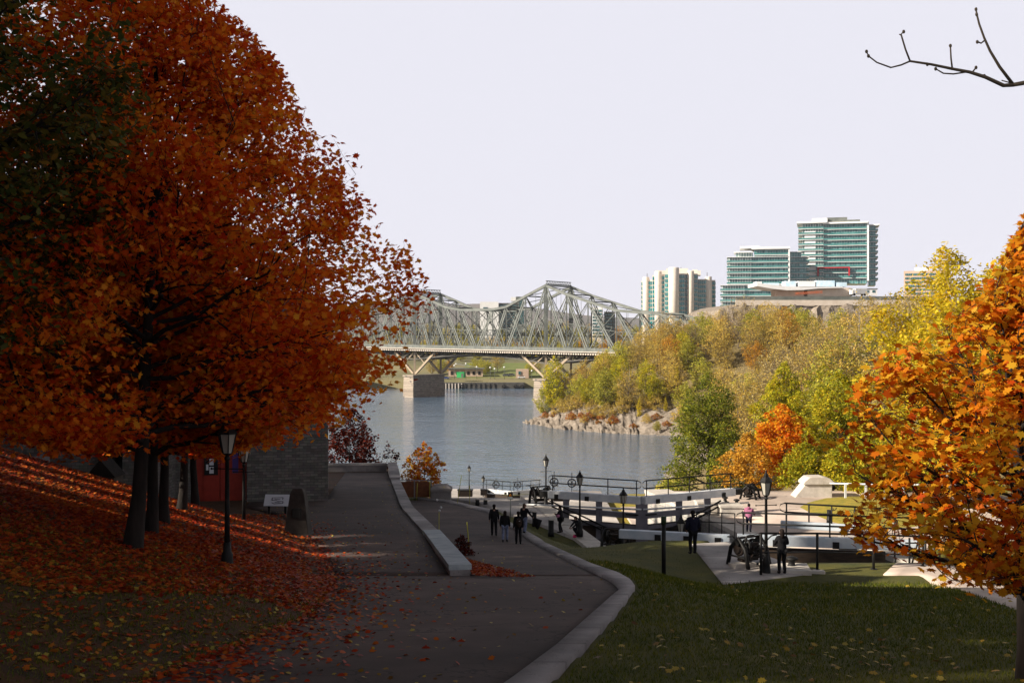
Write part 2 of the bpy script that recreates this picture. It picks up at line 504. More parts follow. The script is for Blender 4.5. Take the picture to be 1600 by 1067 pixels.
def joints(m, step, width):
    "open joints across a run of kerb stones"
    nt = m.node_tree; b = nt.nodes['Principled BSDF']
    old = b.inputs['Base Color'].links[0].from_socket
    tc = nt.nodes.new('ShaderNodeTexCoord'); sp = nt.nodes.new('ShaderNodeSeparateXYZ')
    nt.links.new(tc.outputs['Object'], sp.inputs[0])
    dv = nt.nodes.new('ShaderNodeMath'); dv.operation = 'DIVIDE'; dv.inputs[1].default_value = step
    nt.links.new(sp.outputs[1], dv.inputs[0])
    fr = nt.nodes.new('ShaderNodeMath'); fr.operation = 'FRACT'; nt.links.new(dv.outputs[0], fr.inputs[0])
    gt = nt.nodes.new('ShaderNodeMath'); gt.operation = 'GREATER_THAN'; gt.inputs[1].default_value = width / step
    nt.links.new(fr.outputs[0], gt.inputs[0])
    fl = nt.nodes.new('ShaderNodeMath'); fl.operation = 'FLOOR'; nt.links.new(dv.outputs[0], fl.inputs[0])
    wn = nt.nodes.new('ShaderNodeTexWhiteNoise'); wn.noise_dimensions = '1D'; nt.links.new(fl.outputs[0], wn.inputs['W'])
    mr = nt.nodes.new('ShaderNodeMapRange'); mr.inputs['To Min'].default_value = .78; mr.inputs['To Max'].default_value = 1.12
    nt.links.new(wn.outputs[0], mr.inputs['Value'])
    mr2 = nt.nodes.new('ShaderNodeMapRange'); mr2.inputs['To Min'].default_value = .3
    nt.links.new(gt.outputs[0], mr2.inputs['Value'])
    mm = nt.nodes.new('ShaderNodeMath'); mm.operation = 'MULTIPLY'
    nt.links.new(mr.outputs[0], mm.inputs[0]); nt.links.new(mr2.outputs[0], mm.inputs[1])
    mu = nt.nodes.new('ShaderNodeVectorMath'); mu.operation = 'SCALE'
    nt.links.new(old, mu.inputs[0]); nt.links.new(mm.outputs[0], mu.inputs['Scale'])
    nt.links.new(mu.outputs[0], b.inputs['Base Color'])
joints(M['kerb'], 1.9, 0.05)
joints(M['concrete'], 2.3, 0.03)
# ------------------------------------------------------------------ the lie of the land
def smooth(t):
    t = np.clip(t, 0, 1)
    return t * t * (3 - 2 * t)

MY = [-60, 0, 16, 30, 56, 70, 88, 97, 112, 160, 188, 205, 300]
MZ = [25, 23.0, 21.0, 19.3, 15.6, 14.2, 13.0, 12.5, 3.6, 3.3, -0.3, -3, -4]
BY = [-60, 0, 17, 41, 50, 63, 94, 109, 160, 188, 205, 300]
BZ = [24.5, 23.2, 20.8, 16.86, 16.86, 12.4, 12.4, 3.6, 3.3, -0.3, -3, -4]
UY = [33, 45, 62, 80, 97, 104, 135, 188, 205]
UZ = [18.87, 18.0, 16.5, 15.5, 14.4, 13.8, 3.6, -0.3, -3]

def mz(Y): return np.interp(Y, MY, MZ)
def uz(Y): return np.interp(Y, UY, UZ)

def on(px, py, zf):
    "where the sight line of a photo pixel meets a surface of height zf(Y)"
    lo = 3.0
    while lo < 400 and EYE - (py - CY) / FPX * (lo + .4) > zf(lo + .4): lo += .4
    hi = lo + .4
    for _ in range(30):
        m = (lo + hi) / 2
        if EYE - (py - CY) / FPX * m > zf(m): lo = m
        else: hi = m
    return ((px - CX) / FPX * lo, lo)

KIN = [(-6.0, -12), (-2.6, 6)] + [on(a, b, mz) for a, b in ((801, 1067), (869, 1015), (925, 964), (960, 932), (969, 925), (963, 917), (947, 906), (897, 882), (835, 850), (810, 831), (762, 801), (700, 786), (655, 781))]
KOUT = [(-5.4, -12), (-2.0, 6)] + [on(a, b, mz) for a, b in ((860, 1067), (925, 1004), (964, 959), (986, 930), (992, 920), (984, 909), (965, 898), (925, 884), (846, 845), (812, 825), (767, 797), (700, 782), (650, 778))]
LEFT = [(-9.0, -12), (-7.0, 6)] + [on(a, b, mz) for a, b in ((240, 1067), (420, 992), (494, 961), (528, 925))]
LEFT += [on(a, b, uz) for a, b in ((520, 880), (486, 838), (440, 806))] + [(-15.5, 63.0), (-15.8, 66.0)]
WALL = [(-1.55, 33.0), (-3.3, 45.0), (-6.0, 62.0), (-8.2, 78), (-10.6, 96.0), (-11, 104)]

def xof(line, Y):
    p = sorted(line, key=lambda q: q[1])
    return np.interp(Y, [q[1] for q in p], [q[0] for q in p])

# land on the right bank, as an outline of the shore
SHORE = [(24, 186), (29, 205), (38, 245), (45, 275), (52, 292), (44.5, 299), (24, 311), (13, 324), (3.9, 348), (9, 372), (24, 415), (48, 470), (110, 540), (420, 640), (420, 150), (60, 90), (22, 100)]

def poly_dist(X, Y, poly):
    "signed distance, positive inside"
    X = np.asarray(X, float); Y = np.asarray(Y, float)
    best = np.full(X.shape, 1e9); inside = np.zeros(X.shape, bool)
    n = len(poly)
    for i in range(n):
        ax, ay = poly[i]; bx, by = poly[(i + 1) % n]
        dx, dy = bx - ax, by - ay
        t = np.clip(((X - ax) * dx + (Y - ay) * dy) / (dx * dx + dy * dy), 0, 1)
        best = np.minimum(best, np.hypot(X - ax - t * dx, Y - ay - t * dy))
        c = ((ay > Y) != (by > Y)) & (X < dx * (Y - ay) / (dy if dy else 1e-9) + ax)
        inside ^= c
    return np.where(inside, best, -best)

def axis_x(Y): return 13.8 - 0.172 * (np.asarray(Y, float) - 56)

def ground(X, Y, carve=True):
    X, Y = np.broadcast_arrays(np.asarray(X, float), np.asarray(Y, float))
    Mz = np.interp(Y, MY, MZ); Bz = np.interp(Y, BY, BZ); Uz = np.interp(Y, UY, UZ)
    t = smooth((X - xof(KOUT, Y) - 0.3) / np.interp(Y, [48, 62, 80, 92], [4.6, 3.8, 2.0, 1.0]))
    z = Mz * (1 - t) + Bz * t
    up = (Y > 33) & (X < xof(WALL, Y))
    z = np.where(up, Uz, z)
    # leaf-covered bank rising to the left
    d = np.maximum(xof(LEFT, np.minimum(Y, 60)) - X, 0)
    fade = 1 - smooth((Y - 43) / 12)
    z = z + np.minimum(0.30 * np.maximum(d - 0.6, 0) + 0.04 * np.minimum(d, 2), 6.5) * fade
    # wooded escarpment out on the left
    hfade = (1 - smooth((Y - 60) / 45)) 
    z = z + np.minimum(0.7 * np.maximum(-35 - X, 0), 15) * hfade * smooth((Y + 90) / 40)
    # right bank: terrace, then the wooded hill and the point
    s = poly_dist(X, Y, SHORE)
    zh = np.interp(s, [-14, -6, -1.5, 0, 5, 14, 36, 60, 110], [-4, -3, -0.6, 0.05, 1.6, 6.5, 19, 26, 31])
    cap = 12.6 + np.maximum(Y - 95, 0) * 0.072
    zh = np.minimum(zh, cap)
    k = smooth((X - 17) / 9) * smooth((Y - 94) / 12)
    k = np.where(Y > 188, 1.0, k)
    z = z * (1 - k) + np.maximum(zh, z) * k
    # the far shore
    f = smooth((Y - 596) / 12)
    zf = np.interp(Y, [600, 606, 640, 720, 800, 900, 1100, 9000], [2.4, 3.0, 5.5, 13, 18, 27, 33, 20])
    z = np.where(Y > 590, -4 * (1 - f) + zf * f, z)
    z = np.where((Y > 205) & (Y <= 590) & (s < -14), -4, z)
    if carve:
        a = np.abs(X - axis_x(Y))
        z = np.where((a < 5.6) & (Y > 45.0) & (Y < 57), 12.8, z)
        z = np.where((a < 5.6) & (Y >= 57) & (Y < 83), 9.0, z)
        z = np.where((a < 5.2) & (Y >= 83) & (Y < 188), np.minimum(z, 1.0), z)
    return z

def gz(x, y): return float(ground(x, y, False))

def strip(L, Rr, n, m, off, name, mtl, skirt=0.22, zf=None, bulge=0.0):
    "a sheet between two edge lines, laid just above the ground, with its own thickness"
    def res(line):
        line = np.array(line, float)
        s = np.concatenate([[0], np.cumsum(np.linalg.norm(np.diff(line, axis=0), axis=1))])
        u = np.linspace(0, s[-1], n)
        return np.stack([np.interp(u, s, line[:, 0]), np.interp(u, s, line[:, 1])], 1)
    A, B = res(L), res(Rr)
    t = np.linspace(0, 1, m)[None, :, None]
    G = A[:, None] * (1 - t) + B[:, None] * t
    z = (zf or (lambda x, y: ground(x, y, False)))(G[..., 0], G[..., 1]) + off
    V = np.concatenate([G, z[..., None]], 2)
    idx = np.arange(n * m).reshape(n, m)
    F = [np.stack([idx[:-1, :-1], idx[:-1, 1:], idx[1:, 1:], idx[1:, :-1]], -1).reshape(-1, 4)]
    border = np.concatenate([idx[0, :], idx[1:, -1], idx[-1, -2::-1], idx[-2:0:-1, 0]])
    low = V.reshape(-1, 3)[border].copy(); low[:, 2] -= skirt
    k = n * m + np.arange(len(border))
    F.append(np.stack([border, k, np.roll(k, -1), np.roll(border, -1)], 1))
    me = np_mesh(name, np.concatenate([V.reshape(-1, 3), low]), F)
    bm = bmesh.new(); bm.from_mesh(me); bmesh.ops.recalc_face_normals(bm, faces=bm.faces); bm.to_mesh(me); bm.free()
    return np_obj(name, me, mtl)

def cut(line, y0, y1):
    p = sorted(line, key=lambda q: q[1])
    r = [(float(xof(p, y0)), y0)] + [q for q in p if y0 + .05 < q[1] < y1 - .05] + [(float(xof(p, y1)), y1)]
    return r

PATHS = []
def is_in(X, Y, poly):
    return poly_dist(X, Y, poly) > -0.0

near_l, near_r = cut(LEFT, -12, 33), cut(KIN, -12, 33)
up_l, up_r = cut(LEFT, 33, 66) + [(-11.4, 66.4), (-14.6, 95.5)], [(x - 0.35, y) for x, y in cut(WALL, 33, 95.5)]
lo_l, lo_r = [(x + 0.35, y) for x, y in cut(WALL, 33, 88)], cut(KIN, 33, KIN[-1][1])
zfull = lambda x, y: ground(x, y, False)
zlow = lambda x, y: mz(y)
zup = lambda x, y: np.where(y > 33, uz(y), mz(y))

# side walk on the right, and the lock-side pavings
SW = [[on(a, b, lambda Y: np.interp(Y, BY, BZ)) for a, b in ((1380, 898), (1436, 897), (1500, 921), (1590, 952), (1660, 975))],
      [on(a, b, lambda Y: np.interp(Y, BY, BZ)) for a, b in ((1400, 880), (1500, 884), (1560, 900), (1640, 925), (1720, 950))]]
T2L = [(-6.5, 93.2), (-3.2, 91), (2.3, 79.5), (5.0, 72.5), (7.4, 66.0), (8.6, 60.5)]
T2R = [(float(axis_x(y)) - 6.2, y) for y in (93.2, 90, 84, 78, 72, 60.5)]

def carve_mask(X, Y):
    m = np.zeros(X.shape, bool)
    for L, Rr in ((near_l, near_r), (up_l, up_r), (lo_l, lo_r), (SW[0], SW[1]), (KIN, KOUT)):
        m |= poly_dist(X, Y, list(L) + list(Rr)[::-1]) > 0.12
    return m

# ------------------------------------------------------------------ ground sheet
M['soil'] = mat('leafy_soil', (0.035, 0.022, 0.010), 1.0, (0.09, 0.035, 0.012), 1.4, 9, 0.05, 9)
M['turf'] = mat('turf', (0.045, 0.052, 0.006), 1.0, (0.10, 0.088, 0.012), 0.9, 10, 0.05, 22, lo=0.3, hi=0.7)
M['turf_gold'] = mat('leaf_strewn_turf', (0.16, 0.155, 0.018), 1.0, (0.34, 0.24, 0.03), 1.6, 10, 0.05, 12)
M['rock'] = mat('shore_rock', (0.13, 0.105, 0.08), 0.95, (0.27, 0.225, 0.18), 0.55, 10, 0.5, 0.9)
M['hill_soil'] = mat('hill_soil', (0.10, 0.075, 0.035), 1.0, (0.20, 0.15, 0.06), 0.2, 9, 0.3, 1.5)
M['far_land'] = mat('far_land', (0.10, 0.10, 0.05), 1.0, (0.20, 0.17, 0.08), 0.02, 8)
M['far_turf'] = mat('far_turf', (0.10, 0.135, 0.03), 1.0, (0.16, 0.165, 0.05), 0.05, 8)
M['canal_bed'] = mat('canal_bed', (0.04, 0.035, 0.025), 0.9, (0.07, 0.06, 0.04), 1.0, 5)

xs = np.concatenate([[-9000, -4000, -1500, -700, -400, -250, -170, -130], np.arange(-110, -36, 4), np.arange(-36, 36, 0.5), np.arange(36, 160, 3.0), [165, 190, 230, 300, 420, 700, 1500, 4000, 9000]])
ys = np.concatenate([[-400, -200, -120, -80, -60, -45, -32, -20], np.arange(-12, 100, 0.5), np.arange(100, 200, 1.25), np.arange(200, 470, 2.5), np.arange(470, 760, 10), [800, 900, 1100, 1500, 2500, 5000, 9000, 14000]])
GX, GY = np.meshgrid(xs, ys, indexing='ij')
GZ = ground(GX, GY)
GZ = np.where(carve_mask(GX, GY), GZ - 0.09, GZ)
rng0 = np.random.default_rng(5)
sh = poly_dist(GX, GY, SHORE)
GZ = GZ + np.where((sh > -2) & (sh < 30) & (GY > 190), rng0.normal(0, 0.45, GX.shape), 0) * (GX < 90)
nx, ny = GX.shape
idx = np.arange(nx * ny).reshape(nx, ny)
F = np.stack([idx[:-1, :-1], idx[1:, :-1], idx[1:, 1:], idx[:-1, 1:]], -1).reshape(-1, 4)
fx = (GX[:-1, :-1] + GX[1:, 1:]) / 2; fy = (GY[:-1, :-1] + GY[1:, 1:]) / 2; fs = (sh[:-1, :-1] + sh[1:, 1:]) / 2
mi = np.zeros(fx.shape, int)                                            # 0 turf
mi[(fx < xof(LEFT, np.minimum(fy, 60)) + 0.4)] = 1                       # leaf soil
mi[(fy > 33) & (fx < xof(WALL, fy))] = 1
mi[(fy > 94) & (fx > 4) & (fy < 200)] = 2                              # gold turf
mi[(fy > 205)] = 3
mi[(fs > 4) & (fy > 108)] = 4
mi[(fs > -12) & (fs < 15) & (fy > 200) & (fy < 590)] = 3
mi[fy > 590] = 5
mi[(fy > 625) & (fy < 715) & (fx > -30) & (fx < 18)] = 6
mi[(np.abs(fx - axis_x(fy)) < 5.4) & (fy > 45) & (fy < 160)] = 7
me = np_mesh('ground', np.stack([GX, GY, GZ], -1).reshape(-1, 3), [F], False, mi.ravel())
go = np_obj('ground', me, [M['turf'], M['soil'], M['turf_gold'], M['rock'], M['hill_soil'], M['far_land'], M['far_turf'], M['canal_bed']])
tag(go, kind='structure')

for nm, L, Rr, n, m, off, mt in (('path', near_l, near_r, 70, 12, 0.02, 'asphalt'),):
    tag(strip(L, Rr, n, m, off, nm, M[mt]), kind='structure')
tag(strip(up_l, up_r, 60, 10, 0.02, 'path', M['asphalt'], zf=zup), kind='structure')
tag(strip(lo_l, lo_r, 70, 10, 0.02, 'path', M['asphalt'], zf=zlow), kind='structure')
tag(strip(KIN, KOUT, 160, 3, 0.10, 'kerb', M['kerb'], zf=zlow), kind='structure')
tag(strip(SW[0], SW[1], 30, 5, 0.03, 'footpath', M['paving']), kind='structure')
# lock-side terrace on the left (flat, a real slab)
tag(strip(T2L, T2R, 26, 8, 12.62, 'pavement', M['concrete'], skirt=0.5, zf=lambda x, y: x * 0), kind='structure')
# beige terrace on the right bank
TRL = [(float(axis_x(y)) + 6.2, y) for y in (60.5, 65, 70, 82, 90, 96)]
TRR = [(31, 59.0), (38, 63), (44, 70), (46, 82), (44, 90), (40, 96.5)]
tag(strip(TRL, TRR, 30, 10, 12.80, 'pavement', M['paving'], skirt=0.8, zf=lambda x, y: x * 0), kind='structure')
# grass island on it
def island(pts, z, h, name, mtl):
    n = len(pts); c = (sum(p[0] for p in pts) / n, sum(p[1] for p in pts) / n)
    vs = []; fs = []
    K = 8
    for k in range(K + 1):
        t = k / K
        for p in pts:
            vs.append((p[0] + (c[0] - p[0]) * t, p[1] + (c[1] - p[1]) * t, z + h * (1 - (1 - t) ** 2)))
    for k in range(K):
        for i in range(n):
            fs.append((k * n + i, k * n + (i + 1) % n, (k + 1) * n + (i + 1) % n, (k + 1) * n + i))
    mb = MB(); mb.add(vs, fs, 0, True)
    return mb.build(name, mtl)
isl = [on(a, b, lambda Y: 12.8) for a, b in ((1250, 792), (1262, 785), (1290, 778), (1330, 775), (1420, 776), (1500, 785), (1480, 815), (1420, 824), (1330, 823), (1300, 815), (1268, 802))]
tag(island(isl, 12.80, 0.35, 'lawn', M['turf_gold']), kind='structure')

# ------------------------------------------------------------------ water
def water_mat(name, deep, rough, dist, sc, stretch):
    m = bpy.data.materials.new(name); m.use_nodes = True
    nt = m.node_tree; b = nt.nodes['Principled BSDF']
    b.inputs['Base Color'].default_value = (*deep, 1)
    b.inputs['Roughness'].default_value = rough
    b.inputs['IOR'].default_value = 1.33
    tc = nt.nodes.new('ShaderNodeTexCoord')
    prev = None
    h = None
    for s, st, amp in ((sc, stretch, 1.0), (sc * 3.3, (stretch[0] * 1.4, stretch[1], 1), 0.45), (sc * 0.10, (0.35, 1.0, 1), 2.2)):
        mp = nt.nodes.new('ShaderNodeMapping'); mp.inputs['Scale'].default_value = st
        mp.inputs['Rotation'].default_value = (0, 0, R(9))
        nt.links.new(tc.outputs['Object'], mp.inputs[0])
        nz = nt.nodes.new('ShaderNodeTexNoise'); nz.inputs['Scale'].default_value = s; nz.inputs['Detail'].default_value = 2.5
        nz.inputs['Roughness'].default_value = 0.5
        nt.links.new(mp.outputs[0], nz.inputs['Vector'])
        mu = nt.nodes.new('ShaderNodeMath'); mu.operation = 'MULTIPLY_ADD'; mu.inputs[1].default_value = amp
        nt.links.new(nz.outputs[0], mu.inputs[0])
        if h is None: mu.inputs[2].default_value = 0
        else: nt.links.new(h.outputs[0], mu.inputs[2])
        h = mu
    bp = nt.nodes.new('ShaderNodeBump'); bp.inputs['Distance'].default_value = dist
    nt.links.new(h.outputs[0], bp.inputs['Height'])
    nt.links.new(bp.outputs[0], b.inputs['Normal'])
    return m
M['river'] = water_mat('river_water', (0.062, 0.108, 0.165), 0.07, 0.40, 0.42, (0.8, 1.0, 1))
M['canal'] = water_mat('canal_water', (0.012, 0.012, 0.008), 0.05, 0.02, 1.2, (1, 1, 1))
mb = MB()
nX, nY = 24, 24
vs = []; fs = []
wx = np.linspace(-1200, 1200, nX); wy = np.linspace(110, 640, nY)
for i in range(nX):
    for j in range(nY): vs.append((wx[i], wy[j], 0))
for i in range(nX - 1):
    for j in range(nY - 1): fs.append((i * nY + j, (i + 1) * nY + j, (i + 1) * nY + j + 1, i * nY + j + 1))
mb.add(vs, fs); tag(mb.build('river', M['river']), kind='structure')
def canal_water(y0, y1, z):
    mb = MB(); n = 6; vs = []; fs = []
    for i in range(n + 1):
        y = y0 + (y1 - y0) * i / n; c = float(axis_x(y))
        vs += [(c - 5.05, y, z), (c + 5.05, y, z)]
        if i: fs.append((2 * i - 2, 2 * i - 1, 2 * i + 1, 2 * i))
    mb.add(vs, fs); tag(mb.build('canal_water', M['canal']), kind='structure')
canal_water(44.6, 55.6, 14.6)
canal_water(57.0, 81.0, 11.3)
canal_water(84.5, 186, 1.4)

# ------------------------------------------------------------------ far hills
M['far_hill'] = mat('far_hill', (0.060, 0.058, 0.045), 1.0, (0.11, 0.085, 0.06), 0.003, 6)
hx = np.linspace(-4200, 4200, 120); hy = np.array([5200, 5600, 6100, 6700, 7600])
HX, HY = np.meshgrid(hx, hy, indexing='ij')
prof = np.interp(HX / HY * FPX + CX, [-600, 300, 500, 620, 690, 712, 735, 770, 820, 880, 960, 1100, 1600, 2400],
                 [480, 478, 482, 476, 472, 477, 474, 473, 480, 488, 496, 503, 512, 520])
env = np.interp(HY, hy, [0.0, 0.62, 1.0, 0.8, 0.0])
HZ = 10 + (16 + (CY - prof) / FPX * 6100) * env + np.sin(HX * 0.011) * 4 * env
idx = np.arange(HX.size).reshape(HX.shape)
F = np.stack([idx[:-1, :-1], idx[1:, :-1], idx[1:, 1:], idx[:-1, 1:]], -1).reshape(-1, 4)
tag(np_obj('hills', np_mesh('hills', np.stack([HX, HY, HZ], -1).reshape(-1, 3), [F], True), M['far_hill']), kind='structure')
# ------------------------------------------------------------------ trees
MAPLE = np.array([(0, -.48), (.10, -.30), (.40, -.34), (.32, -.16), (.56, .06), (.34, .10), (.30, .26), (.13, .20), (0, .60),
                  (-.13, .20), (-.30, .26), (-.34, .10), (-.56, .06), (-.32, -.16), (-.40, -.34), (-.10, -.30)])
OVAL = np.array([(0, -.5), (.22, -.2), (.24, .12), (0, .55), (-.24, .12), (-.22, -.2)])
DIAM = np.array([(0, -.5), (.34, 0), (0, .5), (-.34, 0)])

def leaf_faces(rng, C, size, poly, up=0.5, curl=0.25, normals=None):
    "one small face per leaf"
    n = len(C); k = len(poly)
    N = rng.normal(0, 1, (n, 3)); N[:, 2] = np.abs(N[:, 2]) + up
    if normals is not None: N = N + normals
    N /= np.linalg.norm(N, axis=1, keepdims=True)
    A = rng.normal(0, 1, (n, 3)); A[:, 2] -= 0.35
    U = np.cross(N, A); U /= np.maximum(np.linalg.norm(U, axis=1, keepdims=True), 1e-6)
    V = np.cross(N, U)
    s = np.asarray(size)[:, None, None] if not np.isscalar(size) else size
    x = poly[:, 0][None, :, None]; y = poly[:, 1][None, :, None]
    cr = curl * (x * x + 0.6 * y * y)
    P = C[:, None, :] + s * (x * U[:, None, :] + y * V[:, None, :] - cr * N[:, None, :])
    return P.reshape(-1, 3), np.arange(n * k).reshape(n, k)

class Crown:
    "an uneven envelope: r(z, azimuth)"
    def __init__(s, rng, z0, z1, Rr, prof, wob=0.18, ecc=(1.0, 1.0)):
        s.z0, s.z1, s.R, s.prof, s.ecc = z0, z1, Rr, np.array(prof, float), ecc
        s.ph = rng.uniform(0, 6.28, 8); s.wob = wob
    def r(s, z, az):
        f = (z - s.z0) / (s.z1 - s.z0)
        b = np.interp(f, np.linspace(0, 1, len(s.prof)), s.prof, left=0, right=0)
        p = s.ph
        w = 1 + s.wob * (0.5 * np.sin(2 * az + p[0] + 5 * f) + 0.4 * np.sin(3 * az + p[1] - 9 * f) + 0.35 * np.sin(5 * az + p[2] + 14 * f) + .3 * np.sin(7 * az + p[3] + 21 * f))
        e = 1 / np.sqrt((np.cos(az) / s.ecc[0]) ** 2 + (np.sin(az) / s.ecc[1]) ** 2)
        return s.R * b * w * e
    def clip(s, P, k=1.0):
        z = np.clip(P[:, 2], s.z0, s.z1); az = np.arctan2(P[:, 1], P[:, 0])
        rr = np.hypot(P[:, 0], P[:, 1]); m = s.r(z, az) * k
        f = np.where(rr > m, m / np.maximum(rr, 1e-6), 1.0)
        Q = P.copy(); Q[:, 0] *= f; Q[:, 1] *= f; Q[:, 2] = z
        return Q

def bez(p0, c, p1, K):
    t = np.linspace(0, 1, K)[None, :, None]
    return (1 - t) ** 2 * p0[:, None] + 2 * t * (1 - t) * c[:, None] + t * t * p1[:, None]

def pick(P, rng, n, lo, hi):
    "n start points along every polyline"
    N, K, _ = P.shape
    t = (np.linspace(lo, hi, n)[None, :] + rng.uniform(-.06, .06, (N, n))).clip(0, 1) * (K - 1)
    i = np.minimum(t.astype(int), K - 2); f = (t - i)[..., None]
    a = P[np.arange(N)[:, None], i]; b = P[np.arange(N)[:, None], i + 1]
    d = b - a
    return (a + d * f).reshape(-1, 3), (d / np.maximum(np.linalg.norm(d, axis=2, keepdims=True), 1e-9)).reshape(-1, 3), (t / (K - 1)).reshape(-1)

def tree_meshes(seed, H, z0, z1, Rr, prof, tr, nl, ns, ntw, leaves, lsize, poly, sigma, wob=0.18, up=0.5, fork=0.62,
                tip_bare=0.0, lean=(0, 0), ecc=(1, 1), limb_up=0.35, drop=0.0, trunk_seg=10, fine=True, stems=1, shell=0.0, droop=0.0, holes=0.0):
    rng = np.random.default_rng(seed)
    cr = Crown(rng, z0, z1, Rr, prof, wob, ecc)
    zt = z0 + fork * (z1 - z0)
    # trunk
    tp = []
    for s_ in range(stems):
        K = 9
        t = np.linspace(0, 1, K)
        off = rng.normal(0, 0.035 * H * 0.25, (K, 2)).cumsum(0) * 0.35; off[0] = 0
        sp = rng.uniform(0, 6.28); k = 0.0 if stems == 1 else 0.10 * H
        x = off[:, 0] + lean[0] * t + k * t * math.cos(sp); y = off[:, 1] + lean[1] * t + k * t * math.sin(sp)
        tp.append(np.stack([x, y, -0.35 + (zt + 0.35) * t], 1))
    TP = np.array(tp)
    t = np.linspace(0, 1, 9)
    rad = tr * (1 - 0.78 * t) + tr * 0.45 * np.exp(-t * zt / (2.2 * tr + .15))
    V = []; Fq = []
    base = 0
    def put(P, rr, S):
        nonlocal base
        v, q = tubes(P, rr, S)
        V.append(v); Fq.append(q + base); base += len(v)
    put(TP, np.repeat(rad[None], stems, 0) * (1 if stems == 1 else .7), trunk_seg)
    # limbs
    st = rng.integers(0, stems, nl)
    hf = np.linspace(0.0, 0.98, nl) ** 0.9
    ze = z0 + (0.04 + 0.93 * hf ** 1.12) * (z1 - z0) + rng.uniform(-.03, .03, nl) * (z1 - z0)
    lowest = max(z0 * 0.86, 0.12)
    hs = np.clip((lowest + (zt - lowest) * (hf * (0.80 - 0.25 * limb_up) + rng.uniform(-.03, .05, nl))) / zt, 0.04, 0.99)
    ii = np.minimum((hs * 8).astype(int), 7); ff = (hs * 8 - ii)[:, None]
    p0 = TP[st, ii] * (1 - ff) + TP[st, ii + 1] * ff
    az = np.arange(nl) * 2.39996 + rng.uniform(-.4, .4, nl)
    ze = np.clip(ze, z0 + 0.03 * (z1 - z0), z1 - 0.03 * (z1 - z0))
    re = cr.r(ze, az) * rng.uniform(0.80, 0.97, nl)
    p1 = np.stack([re * np.cos(az), re * np.sin(az), ze], 1)
    p1[-1] = [0, 0, z1 * 0.98]
    c = p0 * 0.45 + p1 * 0.55; c[:, 2] = p0[:, 2] * 0.62 + p1[:, 2] * 0.38 + limb_up * 0.2 * (p1[:, 2] - p0[:, 2])
    LB = bez(p0, c, p1, 8); LB[:, 1:-1] += rng.normal(0, 0.012 * Rr, (nl, 6, 3))
    lr = tr * (0.42 - 0.22 * hf)
    put(LB, lr[:, None] * (1 - 0.85 * np.linspace(0, 1, 8))[None], 6)
    # branches
    q0, d0, t0 = pick(LB, rng, ns, 0.22, 0.97)
    n = len(q0)
    rr0 = np.repeat(lr, ns) * (1 - 0.85 * t0) * 0.62
    outw = q0 * [1, 1, 0]; outw /= np.maximum(np.linalg.norm(outw, axis=1, keepdims=True), 1e-6)
    dv = 0.9 * d0 + 0.45 * outw + rng.normal(0, 0.62, (n, 3)); dv[:, 2] += limb_up * 0.6 - droop * .5
    dv /= np.linalg.norm(dv, axis=1, keepdims=True)
    L = Rr * rng.uniform(0.26, 0.55, n) * (1.1 - 0.4 * t0)
    q1 = cr.clip(q0 + dv * L[:, None], 1.0)
    cq = (q0 + q1) / 2 + rng.normal(0, 0.03 * Rr, (n, 3))
    SB = bez(q0, cq, q1, 5)
    put(SB, np.maximum(rr0, 0.012)[:, None] * (1 - 0.8 * np.linspace(0, 1, 5))[None], 4)
    # twigs
    w0, e0, u0 = pick(SB, rng, ntw, 0.15, 1.0)
    m = len(w0)
    ev = e0 + rng.normal(0, 0.75, (m, 3)); ev[:, 2] += 0.15 - droop
    ev /= np.linalg.norm(ev, axis=1, keepdims=True)
    Lw = Rr * rng.uniform(0.07, 0.2, m)
    w1 = cr.clip(w0 + ev * Lw[:, None], 1.04)
    if tip_bare:
        bt = rng.uniform(0, 1, m) < tip_bare
        outw = w0 / np.maximum(np.linalg.norm(w0, axis=1, keepdims=True), 1e-6)
        w1 = np.where(bt[:, None], w0 + (ev * 0.6 + outw * [0.7, 0.7, 0.1] + [0, 0, 0.4]) * (Lw * .85)[:, None], w1)
    if fine:
        TB = bez(w0, (w0 + w1) / 2 + rng.normal(0, 0.012 * Rr, (m, 3)), w1, 3)
        tw = np.maximum(np.repeat(rr0, ntw) * 0.35, 0.005 if H < 14 else 0.006)
        put(TB, np.minimum(tw, 0.02)[:, None] * np.array([1, .75, .35])[None], 3)
    wood = (np.concatenate(V), Fq)
    # leaves: clusters along the twigs
    if leaves <= 0: return wood, None
    keep = rng.uniform(0, 1, m) >= holes
    if shell:
        azw = np.arctan2(w1[:, 1], w1[:, 0]); fr = np.hypot(w1[:, 0], w1[:, 1]) / np.maximum(cr.r(w1[:, 2], azw), .1)
        keep &= (fr > rng.uniform(0, shell, m))
    a0, a1 = w0[keep], w1[keep]
    per = rng.integers(0, len(a0), leaves)
    tt = rng.uniform(0.25, 1.0, leaves)[:, None]
    Cc = a0[per] * (1 - tt) + a1[per] * tt + rng.normal(0, 1, (leaves, 3)) * np.array([sigma, sigma, sigma * 0.55]) - [0, 0, drop]
    azc = np.arctan2(Cc[:, 1], Cc[:, 0])
    ok = (np.hypot(Cc[:, 0], Cc[:, 1]) < cr.r(np.clip(Cc[:, 2], z0, z1), azc) * 1.06 + 0.02) | (Cc[:, 2] < z0 + .1 * (z1 - z0))
    Cc = Cc[ok]
    lv, lf = leaf_faces(rng, Cc, lsize * rng.uniform(0.65, 1.25, len(Cc)), poly, up)
    return wood, (lv, [lf])

def plant(name, wood, leaf, wm, lm, loc, rz=0, label=None, cat='tree', group=None, scale=1.0):
    o = empty(name, loc, rz, scale)
    tag(o, label, cat, group)
    t = np_obj('trunk', np_mesh('trunk', wood[0], wood[1], True), wm, o)
    if leaf is not None:
        np_obj('crown', np_mesh('crown', leaf[0], leaf[1]), lm, o)
    return o

